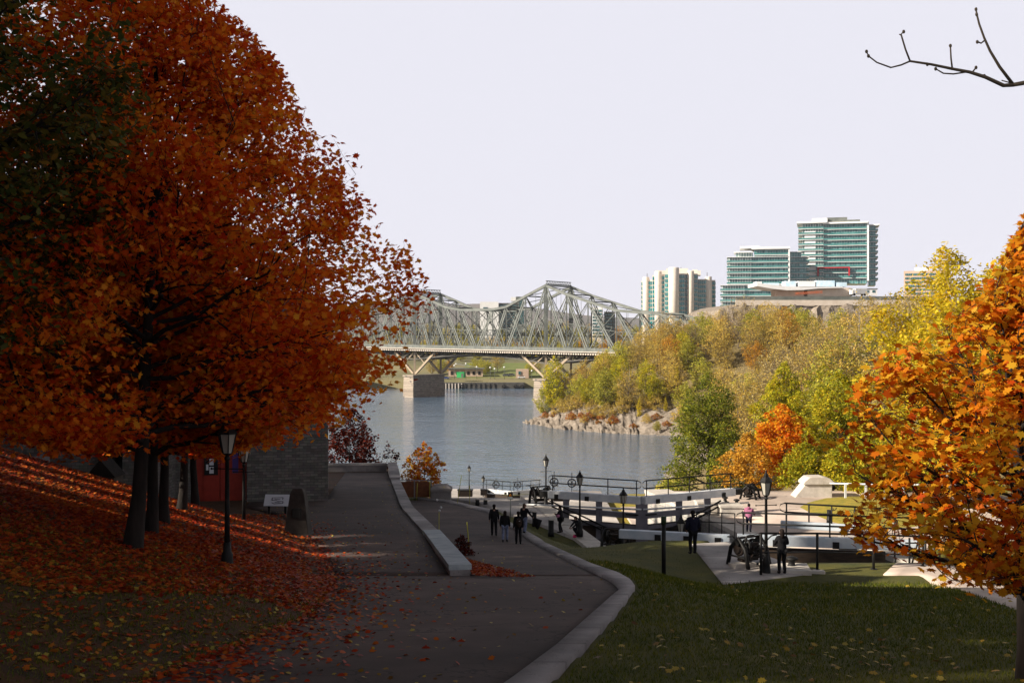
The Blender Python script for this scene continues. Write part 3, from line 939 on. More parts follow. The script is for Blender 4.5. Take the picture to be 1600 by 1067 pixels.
def again(src, loc, rz, scale=1.0, label=None, group=None):
    c = copy_tree(src)
    c.location = loc; c.rotation_euler = (0, 0, rz)
    c.scale = (scale, scale, scale) if np.isscalar(scale) else scale
    if label: c['label'] = label
    if group: c['group'] = group
    return c

DOME = [0.30, 0.72, 0.92, 1.0, 0.99, 0.94, 0.86, 0.75, 0.61, 0.42, 0.10]
EGG = [0.45, 0.80, 0.97, 1.0, 0.93, 0.84, 0.72, 0.57, 0.40, 0.22, 0.04]
ROUND = [0.35, 0.75, 0.95, 1.0, 0.98, 0.90, 0.72, 0.45, 0.08]
VASE = [0.12, 0.35, 0.58, 0.78, 0.92, 1.0, 0.97, 0.82, 0.55, 0.15]
COLUMN = [0.5, 0.85, 1.0, 0.95, 0.85, 0.7, 0.5, 0.3, 0.05]
SHRUB = [0.85, 1.0, 0.97, 0.88, 0.7, 0.42, 0.1]

L_RED = leaf_mat('maple_rust', [(0.48, 0.036, 0.005), (0.66, 0.105, 0.008), (0.74, 0.19, 0.012), (0.76, 0.32, 0.024)], 0.6, 0.30, 0.35)
L_ORANGE = leaf_mat('maple_orange', [(0.50, 0.07, 0.006), (0.62, 0.19, 0.008), (0.68, 0.31, 0.014), (0.68, 0.44, 0.03)], 0.58, 0.34, 0.55)
L_DGREEN = leaf_mat('dark_leaf', [(0.030, 0.042, 0.010), (0.065, 0.075, 0.014), (0.11, 0.095, 0.016), (0.20, 0.10, 0.014)], 0.35, 0.25, 0.4)
L_GREEN = leaf_mat('willow_green', [(0.06, 0.085, 0.012), (0.12, 0.145, 0.016), (0.20, 0.215, 0.018), (0.32, 0.29, 0.025)], 0.45, 0.35, 0.3)
L_YGREEN = leaf_mat('yellow_green', [(0.18, 0.21, 0.014), (0.33, 0.33, 0.018), (0.50, 0.42, 0.02), (0.58, 0.42, 0.02)], 0.45, 0.35, 0.3)
L_YELLOW = leaf_mat('bright_yellow', [(0.42, 0.35, 0.02), (0.58, 0.47, 0.025), (0.70, 0.55, 0.03), (0.72, 0.47, 0.025)], 0.5, 0.3, 0.4)
L_BROWN = leaf_mat('brown_gold', [(0.30, 0.235, 0.06), (0.44, 0.34, 0.075), (0.56, 0.41, 0.08), (0.60, 0.36, 0.06)], 0.4, 0.35, 0.3)
L_OLIVE = leaf_mat('olive', [(0.20, 0.215, 0.03), (0.34, 0.335, 0.045), (0.48, 0.44, 0.055), (0.56, 0.43, 0.055)], 0.4, 0.35, 0.3)
L_OCHRE = leaf_mat('ochre', [(0.36, 0.20, 0.03), (0.48, 0.25, 0.03), (0.54, 0.30, 0.03), (0.50, 0.20, 0.02)], 0.45, 0.3, 0.3)
L_GREY = leaf_mat('dry_grey', [(0.26, 0.21, 0.10), (0.38, 0.30, 0.14), (0.46, 0.36, 0.14), (0.50, 0.33, 0.09)], 0.35, 0.3, 0.3)
L_SHRED = leaf_mat('sumac_red', [(0.24, 0.05, 0.02), (0.38, 0.10, 0.03), (0.42, 0.22, 0.03), (0.40, 0.30, 0.05)], 0.4, 0.4, 0.6)
L_DRED = leaf_mat('dark_red', [(0.025, 0.006, 0.004), (0.05, 0.008, 0.005), (0.09, 0.012, 0.006), (0.16, 0.02, 0.008)], 0.3, 0.3, 0.4)

# --- the row of maples on the leaf-covered bank
ROW = [(205, 846, 26.0), (235, 824, 30.2), (256, 808, 34.5), (283, 793, 40.0), (306, 781, 46.0)]
lab = ['big rust orange maple with the thickest trunk, nearest in the row on the bank', 'rust maple second in the row, trunk close behind the thickest trunk',
       'rust maple third in the row, its dark trunk in the middle of the five', 'rust maple fourth in the row with a sunlit right side of trunk', 'rust maple fifth in the row, beside the red door']
w, l = tree_meshes(11, 14.9, 2.9, 14.8, 6.85, [0.74, 0.94, 1.0, 0.95, 0.86, 0.74, 0.63, 0.52, 0.37, 0.2, 0.03], 0.19, 54, 9, 6, 92000, 0.147, MAPLE, 0.25, wob=0.09, tip_bare=0.12, fork=0.74, limb_up=0.45, droop=0.15, lean=(0.5, 0))
b0 = None
for k, (px, py, D) in enumerate(ROW):
    x = (px - CX) / FPX * D
    z = gz(x, D)
    if k == 0:
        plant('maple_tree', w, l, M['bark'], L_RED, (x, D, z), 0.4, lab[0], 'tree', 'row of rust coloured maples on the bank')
    elif k == 1:
        w2, l2 = tree_meshes(23, 10.4, 2.5, 10.2, 5.0, [0.5, 0.9, 1.0, 0.97, 0.9, 0.8, 0.68, 0.55, 0.4, 0.2, 0.03], 0.17, 34, 7, 5, 30000, 0.19, MAPLE, 0.26, wob=0.15, fork=0.72, tip_bare=0.05, limb_up=0.5, lean=(0.4, 0))
        b0 = plant('maple_tree', w2, l2, M['bark'], L_RED, (x, D, z), 1.0, lab[1], 'tree', 'row of rust coloured maples on the bank')
    else:
        again(b0, (x, D, z), 1.0 + 1.9 * k, (0.97, 0.97, 1.0 - .01 * k), lab[k])

# dark green tree hanging in from the left
w, l = tree_meshes(31, 17, 3.2, 16.5, 5.0, [.6, .9, 1, 1, .98, .9, .72, .45, .08], 0.30, 40, 9, 6, 62000, 0.16, OVAL, 0.26, wob=0.2, limb_up=0.25, droop=0.35)
dg = plant('ash_tree', w, l, M['bark'], L_DGREEN, (-11.9, 18.5, gz(-11.9, 18.5)), 0, 'dark green tree in shade hanging in at the left edge before the maples')
# two trees added further up the bank, only to darken the background
again(dg, (-30, 46, gz(-30, 46)), 2.2, 1.05, 'dark green tree added behind the maple row to darken the background')
again(dg, (-33, 56, gz(-33, 56)), 4.0, 1.1, 'dark green tree added furthest back to darken the background')

SHADE = tree_meshes(37, 18.5, 2.0, 18.4, 5.6, [0.8, 1, 1, 1, .97, .9, .8, .65, .4, .1], 0.30, 30, 7, 4, 15000, 0.55, DIAM, 0.4, wob=0.12, fine=False)

# --- the bright maple at the right edge
w, l = tree_meshes(47, 7.1, 1.45, 7.0, 2.55, [0.30, 0.82, 0.96, 1.0, 1.0, 0.94, 0.74, 0.48, 0.30, 0.17, 0.03], 0.16, 40, 8, 6, 13000, 0.145, MAPLE, 0.15, wob=0.36, holes=.28, fork=0.8, limb_up=0.42, up=0.7, lean=(0.1, 0.1))
mx, my = (1592 - CX) / FPX * 16.6, 16.6
plant('maple_tree', w, l, M['bark'], L_ORANGE, (mx + .15, my, gz(mx, my)), 2.1, 'bright orange maple with large sunlit leaves at the right edge of the lawn')

# --- small trees and bushes beside the lower path
w, l = tree_meshes(53, 5.2, 0.9, 5.2, 2.1, ROUND, 0.07, 18, 5, 4, 2600, 0.24, MAPLE, 0.15, wob=0.25)
plant('maple_tree', w, l, M['bark'], L_ORANGE, (-8.0, 99.0, 11.5), 0, 'small orange tree behind the rusty fence panel at the end of the path')
w, l = tree_meshes(59, 8.6, 0.5, 8.6, 4.7, SHRUB, 0.12, 22, 6, 5, 9000, 0.24, MAPLE, 0.22, wob=0.2)
plant('bush', w, l, M['bark'], L_DRED, (-16.2, 108, 10.6), 0, 'dark red bush behind the stone parapet at the top of the path', 'bush')

# --- middle distance on the right
def spot(px, D): return (px - CX) / FPX * D
w, l = tree_meshes(61, 18, 1.2, 18, 6.8, [0.9, 1.0, 0.98, 0.9, 0.82, 0.78, 0.7, 0.55, 0.35, 0.1], 0.26, 40, 8, 5, 26000, 0.34, OVAL, 0.4, wob=0.3, droop=0.5, limb_up=0.2)
gw = plant('willow_tree', w, l, M['bark'], L_GREEN, (spot(1107, 152), 152, 3.4), 0, 'tall green willow-like tree by the water, right of the lock gates')
w, l = tree_meshes(67, 7.5, 0.5, 7.4, 3.3, ROUND, 0.12, 26, 7, 5, 9500, 0.27, MAPLE, 0.2, wob=0.22)
om = plant('maple_tree', w, l, M['bark'], L_ORANGE, (spot(1222, 108), 108, 12.3), 0, 'vivid orange maple left of the white stone pier')
w, l = tree_meshes(71, 5.0, 0.2, 5.0, 3.0, SHRUB, 0.08, 20, 6, 4, 5200, 0.26, DIAM, 0.25, wob=0.3)
ob = plant('bush', w, l, M['bark'], L_OCHRE, (spot(1168, 104), 104, 12.1), 0, 'golden ochre bush behind the end of the upper white gate beam', 'bush')
w, l = tree_meshes(73, 10, 0.6, 10, 4.6, SHRUB, 0.16, 28, 7, 5, 15000, 0.30, OVAL, 0.28, wob=0.28)
gb = plant('tree', w, l, M['bark'], L_YGREEN, (spot(1312, 113), 113, 12.6), 0, 'yellow green tree behind the white stone pier')
again(gb, (spot(1398, 104), 104, 11.8), 2.0, (1.0, 1.0, 0.8), 'yellow green tree behind the white guard rail, half hidden by the orange maple')
again(gb, (spot(1225, 132), 132, 12.8), 4.0, (0.85, 0.85, 1.05), 'yellow green tree just above the vivid orange maple')
again(gb, (spot(1490, 98), 98, 11.6), 5.0, (1.0, 1.0, 0.8), 'yellow green tree showing through gaps of the orange maple')
gs = plant('bush', *tree_meshes(75, 4.2, 0.2, 4.2, 2.8, SHRUB, 0.08, 24, 6, 4, 6500, 0.26, OVAL, 0.25, wob=0.3), M['bark'], L_YGREEN, (spot(1258, 101), 101, 12.4), 0, 'yellow green bush just left of the white stone pier', 'bush')
again(gs, (spot(1318, 99), 99, 12.4), 2.0, 1.0, 'yellow green bush behind the first post of the white guard rail')
again(gs, (spot(1362, 97), 97, 12.3), 4.0, 1.05, 'yellow green bush behind the second and third posts of the white guard rail')
again(gs, (spot(1415, 96), 96, 12.3), 5.3, 1.1, 'yellow green bush at the right end of the white guard rail')
w, l = tree_meshes(79, 21, 3.0, 21, 6.2, DOME, 0.24, 44, 8, 5, 34000, 0.34, OVAL, 0.42, wob=0.32, limb_up=0.6)
yt = plant('tree', w, l, M['bark_pale'], L_YELLOW, (spot(1482, 88), 88, 12.6), 0, 'tall bright yellow tree behind the orange maple')
again(yt, (spot(1600, 97), 97, 12.6), 2.5, (1.05, 1.05, 1.08), 'tall yellow tree at the right edge, behind the tallest yellow one')

# --- the wooded point across the bay

rf = np.random.default_rng(101)
KINDS = {}
def kind(name, label, seed, H, z0, Rr, prof, tr, nl, ns, ntw, leaves, ls, poly, sg, wm, lm, **kw):
    w, l = tree_meshes(seed, H, z0, H, Rr, prof, tr, nl, ns, ntw, leaves, ls, poly, sg, **kw)
    KINDS[name] = [w, l, wm, lm, label, None]
kind('brown', 'half bare brownish gold tree among the woods on the point', 201, 12, 2.0, 4.4, ROUND, 0.20, 26, 7, 5, 3000, 0.34, DIAM, 0.35, M['bark_brown'], L_BROWN, wob=.25)
kind('grey', 'nearly bare grey brown tree among the woods on the point', 202, 13, 2.5, 4.6, VASE, 0.22, 26, 8, 5, 1300, 0.30, DIAM, 0.4, M['bark_brown'], L_GREY, wob=.25, limb_up=.7, stems=2)
kind('olive', 'olive green bushy tree among the woods on the point', 203, 10.5, 1.2, 4.4, ROUND, 0.20, 26, 7, 4, 5500, 0.36, DIAM, 0.35, M['bark_brown'], L_OLIVE, wob=.28)
kind('ygreen', 'yellow green leafy tree among the woods on the point', 204, 10, 1.0, 4.2, ROUND, 0.20, 26, 7, 4, 5500, 0.36, DIAM, 0.35, M['bark_brown'], L_YGREEN, wob=.28)
kind('ochre', 'ochre orange tree high on the ridge of the point', 205, 10, 1.5, 4.2, ROUND, 0.20, 26, 7, 4, 4200, 0.34, DIAM, 0.35, M['bark_brown'], L_OCHRE, wob=.25)
kind('poplar', 'slim bright yellow poplar on the rocky slope', 206, 5.0, 0.1, 0.85, COLUMN, 0.06, 16, 4, 3, 1200, 0.24, DIAM, 0.13, M['bark_brown'], L_YELLOW, wob=.15)
kind('scrub', 'low tangled brown scrub at the edge of the rocks', 207, 4.5, 0.2, 3.0, SHRUB, 0.08, 22, 6, 4, 1900, 0.30, DIAM, 0.3, M['bark_brown'], L_BROWN, wob=.3)
kind('sumac', 'low red sumac bush above the stony shore', 208, 2.3, 0.05, 2.2, SHRUB, 0.06, 16, 5, 4, 1500, 0.30, DIAM, 0.25, M['bark_brown'], L_SHRED, wob=.3)
kind('pine', 'dark evergreen standing out below the concrete wall', 209, 11, 0.8, 3.0, [1.0, .95, .85, .72, .58, .44, .3, .16, .03], 0.16, 40, 6, 4, 5000, 0.34, DIAM, 0.25, M['bark'], L_DGREEN, wob=.2, limb_up=.05)
GRP = {'brown': 'brownish trees on the wooded point', 'grey': 'bare grey trees on the wooded point', 'olive': 'olive trees on the wooded point',
       'ygreen': 'yellow green trees on the wooded point', 'ochre': 'ochre trees on the ridge', 'poplar': 'slim yellow poplars on the rocky slope',
       'scrub': 'scrub at the edge of the rocks', 'sumac': 'red sumac bushes along the shore'}
def put_kind(k, x, y, z=None, rz=None, sc=1.0, label=None, name=None, group=True):
    K = KINDS[k]
    z = gz(x, y) - 0.15 if z is None else z
    rz = rf.uniform(0, 6.28) if rz is None else rz
    lb = label or K[4]
    cat = 'bush' if k in ('scrub', 'sumac') else 'tree'
    nm = name or {'poplar': 'poplar_tree', 'scrub': 'bush', 'sumac': 'sumac_bush', 'pine': 'pine_tree', 'brown': 'brown_tree', 'grey': 'bare_tree', 'olive': 'leafy_tree', 'ygreen': 'yellow_green_tree', 'ochre': 'ochre_tree'}.get(k, 'tree')
    if K[5] is None:
        K[5] = plant(nm, K[0], K[1], K[2], K[3], (x, y, z), rz, lb, cat, GRP.get(k) if group and not label else None)
        K[5].scale = (sc,) * 3 if np.isscalar(sc) else sc
        return K[5]
    c = again(K[5], (x, y, z), rz, sc, lb)
    if label or not group:
        if 'group' in c: del c['group']
    elif k in GRP: c['group'] = GRP[k]
    return c

placed = []
def far_enough(x, y, d):
    return all((x - a) ** 2 + (y - b) ** 2 > d * d for a, b in placed)
tries = 0
while len(placed) < 235 and tries < 16000:
    tries += 1
    y = rf.uniform(150, 440); px = rf.uniform(838, 1560)
    x = spot(px, y)
    s = float(poly_dist(np.array([x]), np.array([y]), SHORE)[0])
    if s < (11 if y > 250 else 6): continue
    if px < 985 and s < 9: continue
    if y < 205 and px < 1150: continue
    if not far_enough(x, y, 4.5 if y > 240 else 6.0): continue
    z = gz(x, y)
    top = CY - (z + 9 - EYE) / y * FPX
    if top < 484: continue
    placed.append((x, y))
    u = rf.uniform()
    if px < 890: k = 'ygreen' if u < .4 else ('olive' if u < .75 else 'brown')
    elif top < 512: k = 'ochre' if u < .34 else ('brown' if u < .62 else ('grey' if u < .88 else 'olive'))
    elif y < 240: k = 'olive' if u < .22 else ('ygreen' if u < .40 else ('brown' if u < .70 else 'grey'))
    else: k = 'brown' if u < .42 else ('olive' if u < .6 else ('grey' if u < .80 else ('ygreen' if u < .92 else 'ochre')))
    put_kind(k, x, y, sc=rf.uniform(.85, 1.2))
# the tree at the tip, poplars, sumacs and scrub along the shore
put_kind('ygreen', spot(866, 351), 351, sc=(1.15, 1.15, 1.75), label='yellow green tree at the very tip of the point, before the bridge')
put_kind('olive', spot(852, 352), 352, sc=(.8, .8, .95), label='olive bush low at the tip of the point, above the brick abutment')
def on_land(px, py):
    lo, hi = 200.0, 480.0
    ys_ = np.linspace(lo, hi, 1200); xs_ = (px - CX) / FPX * ys_
    h = ground(xs_, ys_, False); ray = EYE - (py - CY) / FPX * ys_
    i = int(np.argmax(h >= ray))
    return float(xs_[i]), float(ys_[i])
for px, py, sc in ((966, 636, 1.0), (984, 634, .85), (985, 606, 1.1), (999, 650, 1.05), (1017, 632, 1.25), (1030, 628, 1.0), (1057, 622, 1.9), (1040, 642, .8), (1048, 612, 1.1)):
    x, y = on_land(px, py)
    put_kind('poplar', x, y, sc=(sc * 1.1, sc * 1.1, sc * 1.1))
for px, py, sc in ((852, 652, .8), (866, 650, .7), (893, 655, 1.0), (908, 653, .8), (921, 657, 1.15), (941, 655, .7), (958, 661, 1.0), (935, 662, .5), (1026, 655, .8), (1042, 665, .7), (990, 668, .6)):
    x, y = on_land(px, py)
    put_kind('sumac', x, y, sc=sc)
for px, py, sc in ((842, 648, .8), (875, 646, 1.1), (890, 643, 1.2), (905, 640, 1.3), (925, 646, 1.0), (913, 660, .55), (948, 652, 1.0), (930, 652, .7), (972, 645, 1.0), (1005, 640, 1.0), (1025, 640, 1.1), (1065, 660, 1.2), (1075, 675, .9), (1010, 660, .6)):
    x, y = on_land(px, py)
    put_kind('scrub', x, y, sc=sc)
x, y = on_land(1027, 674); put_kind('ygreen', x, y, sc=.32, label='small yellow green bush alone on the shore rocks', name='bush', group=False)
x, y = spot(1391, 330), 330; put_kind('pine', x, y, gz(x, y) + 1.0, 0, .9, group=False)
# lone taller bare trees in front of the ridge on the right
w, l = tree_meshes(221, 17, 4.0, 17, 5.0, VASE, 0.20, 22, 7, 5, 500, 0.30, DIAM, 0.4, wob=.25, limb_up=.9, fork=.8)
bt = plant('bare_tree', w, l, M['bark_pale'], L_BROWN, (spot(1345, 190), 190, gz(spot(1345, 190), 190)), 0, 'tall bare pale-limbed tree, left one of the two before the concrete wall')
again(bt, (spot(1398, 178), 178, gz(spot(1398, 178), 178)), 2.4, .92, 'tall bare pale-limbed tree close to the yellow tree')
again(bt, (spot(985, 318), 322, gz(spot(985, 322), 322)), 4.1, .8, 'bare tree with forked pale trunk above the slim poplars')

# bare twig reaching in at the top right: a tree standing just outside the picture
def twig_tree():
    D = 6.0
    P = lambda a, b, d=D: np.array(at(a, b, d))
    trunk = [np.array((4.6, 5.4, gz(4.6, 5.4) - .2)), np.array((4.55, 5.5, 25.0)), np.array((4.45, 5.6, 27.0)), np.array((4.3, 5.7, 29.4))]
    o = empty('bare_tree', tuple(trunk[0])); tag(o, 'bare budding twig reaching into the sky at the top right corner', 'tree')
    off = trunk[0]
    mb = MB()
    mb.tube([p - off for p in trunk], [.16, .12, .09, .03], 10)
    mb.build('trunk', M['bark'], o)
    mb = MB()
    def tw(pts, r):
        mb.tube([np.array(p) - off for p in pts], r, 6)
    tw([trunk[2], P(1780, 60), P(1650, 122), P(1600, 130), P(1583, 133)], [.05, .026, .015, .013, .012])
    tw([P(1583, 133), P(1568, 134), P(1540, 121), P(1515, 113), P(1488, 108), P(1455, 101), P(1422, 96)], [.012, .011, .010, .009, .008, .007, .006])
    tw([P(1422, 96), P(1408, 102), P(1392, 106), P(1370, 98), P(1357, 88), P(1354, 81)], [.0055, .005, .0045, .004, .004, .003])
    tw([P(1422, 96), P(1415, 78), P(1409, 58), P(1408, 54), P(1412, 50)], [.005, .0048, .0045, .004, .004])
    tw([P(1409, 56), P(1405, 54)], [.004, .003])
    tw([P(1488, 108), P(1486, 92), P(1485, 73)], [.005, .0045, .004])
    tw([P(1510, 113), P(1490, 116), P(1474, 115), P(1462, 108)], [.0048, .0045, .004, .0035])
    tw([P(1518, 115), P(1525, 106)], [.005, .004])
    tw([P(1582, 131), P(1562, 105), P(1547, 80), P(1538, 60), P(1530, 38), P(1526, 22), P(1525, 15)], [.009, .008, .007, .006, .0055, .005, .004])
    tw([P(1538, 64), P(1533, 68), P(1528, 66)], [.005, .0045, .004])
    tw([P(1583, 131), P(1565, 126)], [.004, .003])
    for a, b in ((1354, 81), (1412, 50), (1485, 72), (1462, 108), (1525, 15), (1526, 23), (1527, 66), (1525, 106), (1357, 88), (1538, 119), (1449, 101)):
        mb.blob(P(a, b) - off, (.009, .009, .011), 0, 6, 4)
    mb.build('branch', M['bark_brown'], o)
twig_tree()
# ------------------------------------------------------------------ the steel cantilever bridge
Lp = Vector((spot(648, 511), 511.0, 0)); Rp = Vector((spot(853, 460), 460.0, 0))
BD = (Rp - Lp); SPAN = BD.length; BD.normalize()
BN = Vector((-BD.y, BD.x, 0)); BN = BN if BN.y > 0 else -BN       # away from the camera
WID = 17.5
ZD = 21.2        # underside of the deck
def bz(t): return ZD + 0.6 - 0.9 * t        # gentle fall towards the near bank
def bp(t, z, side=0.0):
    p = Lp + BD * (SPAN * t) + BN * side
    return Vector((p.x, p.y, z))
br = empty('bridge', tuple(Lp), 0)
tag(br, 'grey steel cantilever truss bridge on stone piers across the river', 'bridge')
boff = Vector((Lp.x, Lp.y, 0))
def bpt(t, z, side=0.0): return bp(t, z, side) - boff
# the deck with its cornice of brackets
mb = MB()
for t0, t1 in ((-1.6, 2.4),):
    a, b = bpt(t0, bz(t0) + .45, WID / 2), bpt(t1, bz(t1) + .45, WID / 2)
    mb.bar(a, b, WID + 6.6, 0.3)
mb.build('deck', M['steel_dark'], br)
mb = MB()
mb.bar(bpt(-1.6, bz(-1.6) + 1.05, -3.4), bpt(2.4, bz(2.4) + 1.05, -3.4), 0.35, 0.26)
mb.build('fascia', M['deck_conc'], br)
mb = MB()
n = 210
for i in range(n):
    t = -1.2 + 3.3 * i / n
    mb.box(bpt(t, bz(t) + .15, -3.2), (0.62, 0.9, 0.55), math.atan2(BD.y, BD.x))
mb.build('bracket_frieze', M['deck_conc'], br)
mb = MB()
mb.bar(bpt(-1.6, bz(-1.6) + 2.75, -3.3), bpt(2.4, bz(2.4) + 2.75, -3.3), 0.16, 0.16)
mb.bar(bpt(-1.6, bz(-1.6) + 1.95, -3.3), bpt(2.4, bz(2.4) + 1.95, -3.3), 0.06, 1.2)
for i in range(170):
    t = -1.2 + 3.3 * i / 170
    mb.bar(bpt(t, bz(t) + 1.3, -3.3), bpt(t, bz(t) + 2.75, -3.3), 0.12)
mb.build('railing', M['steel'], br)

TOP = [(-1.0, 38.0), (-0.72, 40.5), (-0.45, 44.0), (-0.2, 46.5), (0.0, 48.6), (0.13, 45.2), (0.26, 41.6), (0.38, 40.2), (0.5, 40.0), (0.62, 40.1), (0.72, 41.0), (0.86, 45.4), (1.0, 49.6), (1.14, 45.6), (1.28, 42.4), (1.46, 38.4), (1.72, 36.6), (1.95, 31.5)]
def ztop(t): return float(np.interp(t, [a for a, b in TOP], [b for a, b in TOP]))
NODES = [-1.0, -0.86, -0.72, -0.58, -0.45, -0.32, -0.2, -0.1, 0.0, 0.13, 0.26, 0.38, 0.5, 0.62, 0.72, 0.86, 1.0, 1.14, 1.28, 1.46, 1.6, 1.72, 1.95]
LOWZ = lambda t: bz(t) + 0.9
def laced(mb, a, b, w, flat=0.28):
    "an open laced steel member: two flanges and zigzag bars"
    d = (b - a); Ln = d.length; d.normalize()
    s = BD * (w / 2)
    s = s - d * s.dot(d)
    if s.length < 1e-3: s = Vector((0, 0, w / 2))
    s = s.normalized() * (w / 2)
    mb.bar(a + s, b + s, .26, .55); mb.bar(a - s, b - s, .26, .55)
    k = max(3, int(Ln / 1.5))
    for i in range(k):
        p, q = a + d * (Ln * i / k), a + d * (Ln * (i + 1) / k)
        mb.bar(p + s * (1 if i % 2 else -1), q + s * (-1 if i % 2 else 1), .12, .10)
for side in (0.0, WID):
    tr = MB()
    for (ta, za), (tb, zb) in zip(TOP[:-1], TOP[1:]):
        tr.bar(bpt(ta, za, side), bpt(tb, zb, side), 1.0, 1.05)
    troot = tr.build('truss', M['steel'], br)
    c = MB(); c.bar(bpt(-1.0, LOWZ(-1.0), side), bpt(1.95, LOWZ(1.95), side), 0.7, 0.8); c.build('bottom_chord', M['steel'], troot)
    for i, t in enumerate(NODES):
        v = MB()
        big = t in (0.0, 1.0)
        if big: laced(v, bpt(t, LOWZ(t), side), bpt(t, ztop(t), side), 1.5); v.bar(bpt(t, LOWZ(t), side), bpt(t, ztop(t), side), 1.1, .5)
        else: v.bar(bpt(t, LOWZ(t), side), bpt(t, ztop(t) - .3, side), 0.5, 0.5)
        v.build('tower_post' if big else 'vertical_post', M['steel'], troot)
        if i + 1 < len(NODES):
            u = NODES[i + 1]
            to_tower = (t + u) / 2
            near = min(abs(to_tower), abs(to_tower - 1.0))
            dn = MB()
            cen = 0.0 if abs(to_tower) < abs(to_tower - 1) else 1.0
            if (to_tower - cen) > 0: a, b = bpt(t, ztop(t) - .4, side), bpt(u, LOWZ(u), side)
            else: a, b = bpt(u, ztop(u) - .4, side), bpt(t, LOWZ(t), side)
            laced(dn, a, b, 1.0)
            dn.build('diagonal', M['steel'], troot)
            # sub-divided panel: half-height strut
            m_ = (t + u) / 2
            sb = MB()
            mid = (a + b) / 2
            sb.bar(mid, Vector((mid.x, mid.y, LOWZ(m_))), .30, .30)
            sb.bar(mid, (bpt(t, LOWZ(t), side) if (to_tower - cen) > 0 else bpt(u, LOWZ(u), side)), .34, .34)
            sb.bar(mid, (bpt(u, ztop(u) - .4, side) if (to_tower - cen) > 0 else bpt(t, ztop(t) - .4, side)), .16, .16)
            for q in (.25, .5, .75):
                w_ = t + (u - t) * q; zt_ = ztop(w_) - .3
                sb.bar(Vector(bpt(w_, LOWZ(w_), side)), Vector(bpt(w_, LOWZ(w_) + (zt_ - LOWZ(w_)) * (.5 if q != .5 else .98), side)), .15, .15)
            zq = LOWZ(m_) + (ztop(m_) - LOWZ(m_)) * .5
            sb.bar(bpt(t, LOWZ(t) + (ztop(t) - LOWZ(t)) * .5, side), bpt(u, LOWZ(u) + (ztop(u) - LOWZ(u)) * .5, side), .18, .18)
            sb.bar(bpt(t, LOWZ(t) + (ztop(t) - LOWZ(t)) * .5, side), bpt(u, LOWZ(u), side), .16, .16)
            sb.bar(bpt(u, LOWZ(u) + (ztop(u) - LOWZ(u)) * .5, side), bpt(t, LOWZ(t), side), .16, .16)
            sb.build('strut', M['steel'], troot)
# lateral bracing between the two trusses
mb = MB()
for i, t in enumerate(NODES):
    mb.bar(bpt(t, ztop(t), 0), bpt(t, ztop(t), WID), 0.5, 0.5)
    zb = LOWZ(t) + 6.5
    if ztop(t) - zb > 4:
        mb.bar(bpt(t, zb, 0), bpt(t, zb, WID), .35, .35)
        mb.bar(bpt(t, zb, 0), bpt(t, ztop(t), WID), .25, .25); mb.bar(bpt(t, zb, WID), bpt(t, ztop(t), 0), .25, .25)
    if i + 1 < len(NODES):
        u = NODES[i + 1]
        mb.bar(bpt(t, ztop(t), 0), bpt(u, ztop(u), WID), .28, .28); mb.bar(bpt(t, ztop(t), WID), bpt(u, ztop(u), 0), .28, .28)
mb.build('top_bracing', M['steel'], br)
for t in (0.0, 1.0):
    mb = MB()
    z = ztop(t) + .6
    mb.bar(bpt(t, z, 0), bpt(t, z, WID), .5, .5); mb.bar(bpt(t, z + 1.4, 0), bpt(t, z + 1.4, WID), .3, .3)
    for i in range(10):
        mb.bar(bpt(t, z, WID * i / 10), bpt(t, z + 1.4, WID * (i + .5) / 10), .18, .18); mb.bar(bpt(t, z + 1.4, WID * (i + .5) / 10), bpt(t, z, WID * (i + 1) / 10), .18, .18)
    mb.build('portal', M['steel'], br)
# deep steelwork below the deck, with its raking legs on the piers
PT = 10.4
for side in (0.0, WID):
    for cen in (0.0, 1.0):
        lg = MB()
        for s_ in (-1, 1):
            a = bpt(cen + .01 * s_, PT + .6, side); b = bpt(cen + .17 * s_, bz(cen + .17 * s_) - .6, side)
            lg.bar(a, b, .95, .95)
            lg.bar(bpt(cen + .085 * s_, (PT + ZD) / 2, side), bpt(cen, bz(cen) - .4, side), .4, .4)
        lg.bar(bpt(cen, PT, side), bpt(cen, bz(cen), side), .9, .9)
        lg.build('raking_leg', M['strut_tan'], br)
mb = MB()
for side in (0.0, WID * .33, WID * .66, WID):
    for i in range(34):
        t0 = -1.2 + i * .1; t1 = t0 + .1
        d = lambda t: 1.6 + 2.6 * (max(0, 1 - min(abs(t), abs(t - 1)) / .42)) ** 1.5
        mb.bar(bpt(t0, bz(t0) - d(t0), side), bpt(t1, bz(t1) - d(t1), side), .5, .5)
        mb.bar(bpt(t0, bz(t0) - d(t0), side), bpt(t1, bz(t1), side), .3, .3)
        mb.bar(bpt(t0, bz(t0) - d(t0), side), bpt(t0, bz(t0), side), .3, .3)
for i in range(68):
    t0 = -1.2 + i * .05
    mb.bar(bpt(t0, bz(t0) - .5, -1), bpt(t0, bz(t0) - .5, WID + 1), .35, .9)
    if i % 2 == 0: mb.bar(bpt(t0, bz(t0) - 1.9, 0), bpt(t0 + .1, bz(t0) - 1.9, WID), .25, .25)
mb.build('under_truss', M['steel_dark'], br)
ang = math.atan2(BN.y, BN.x)
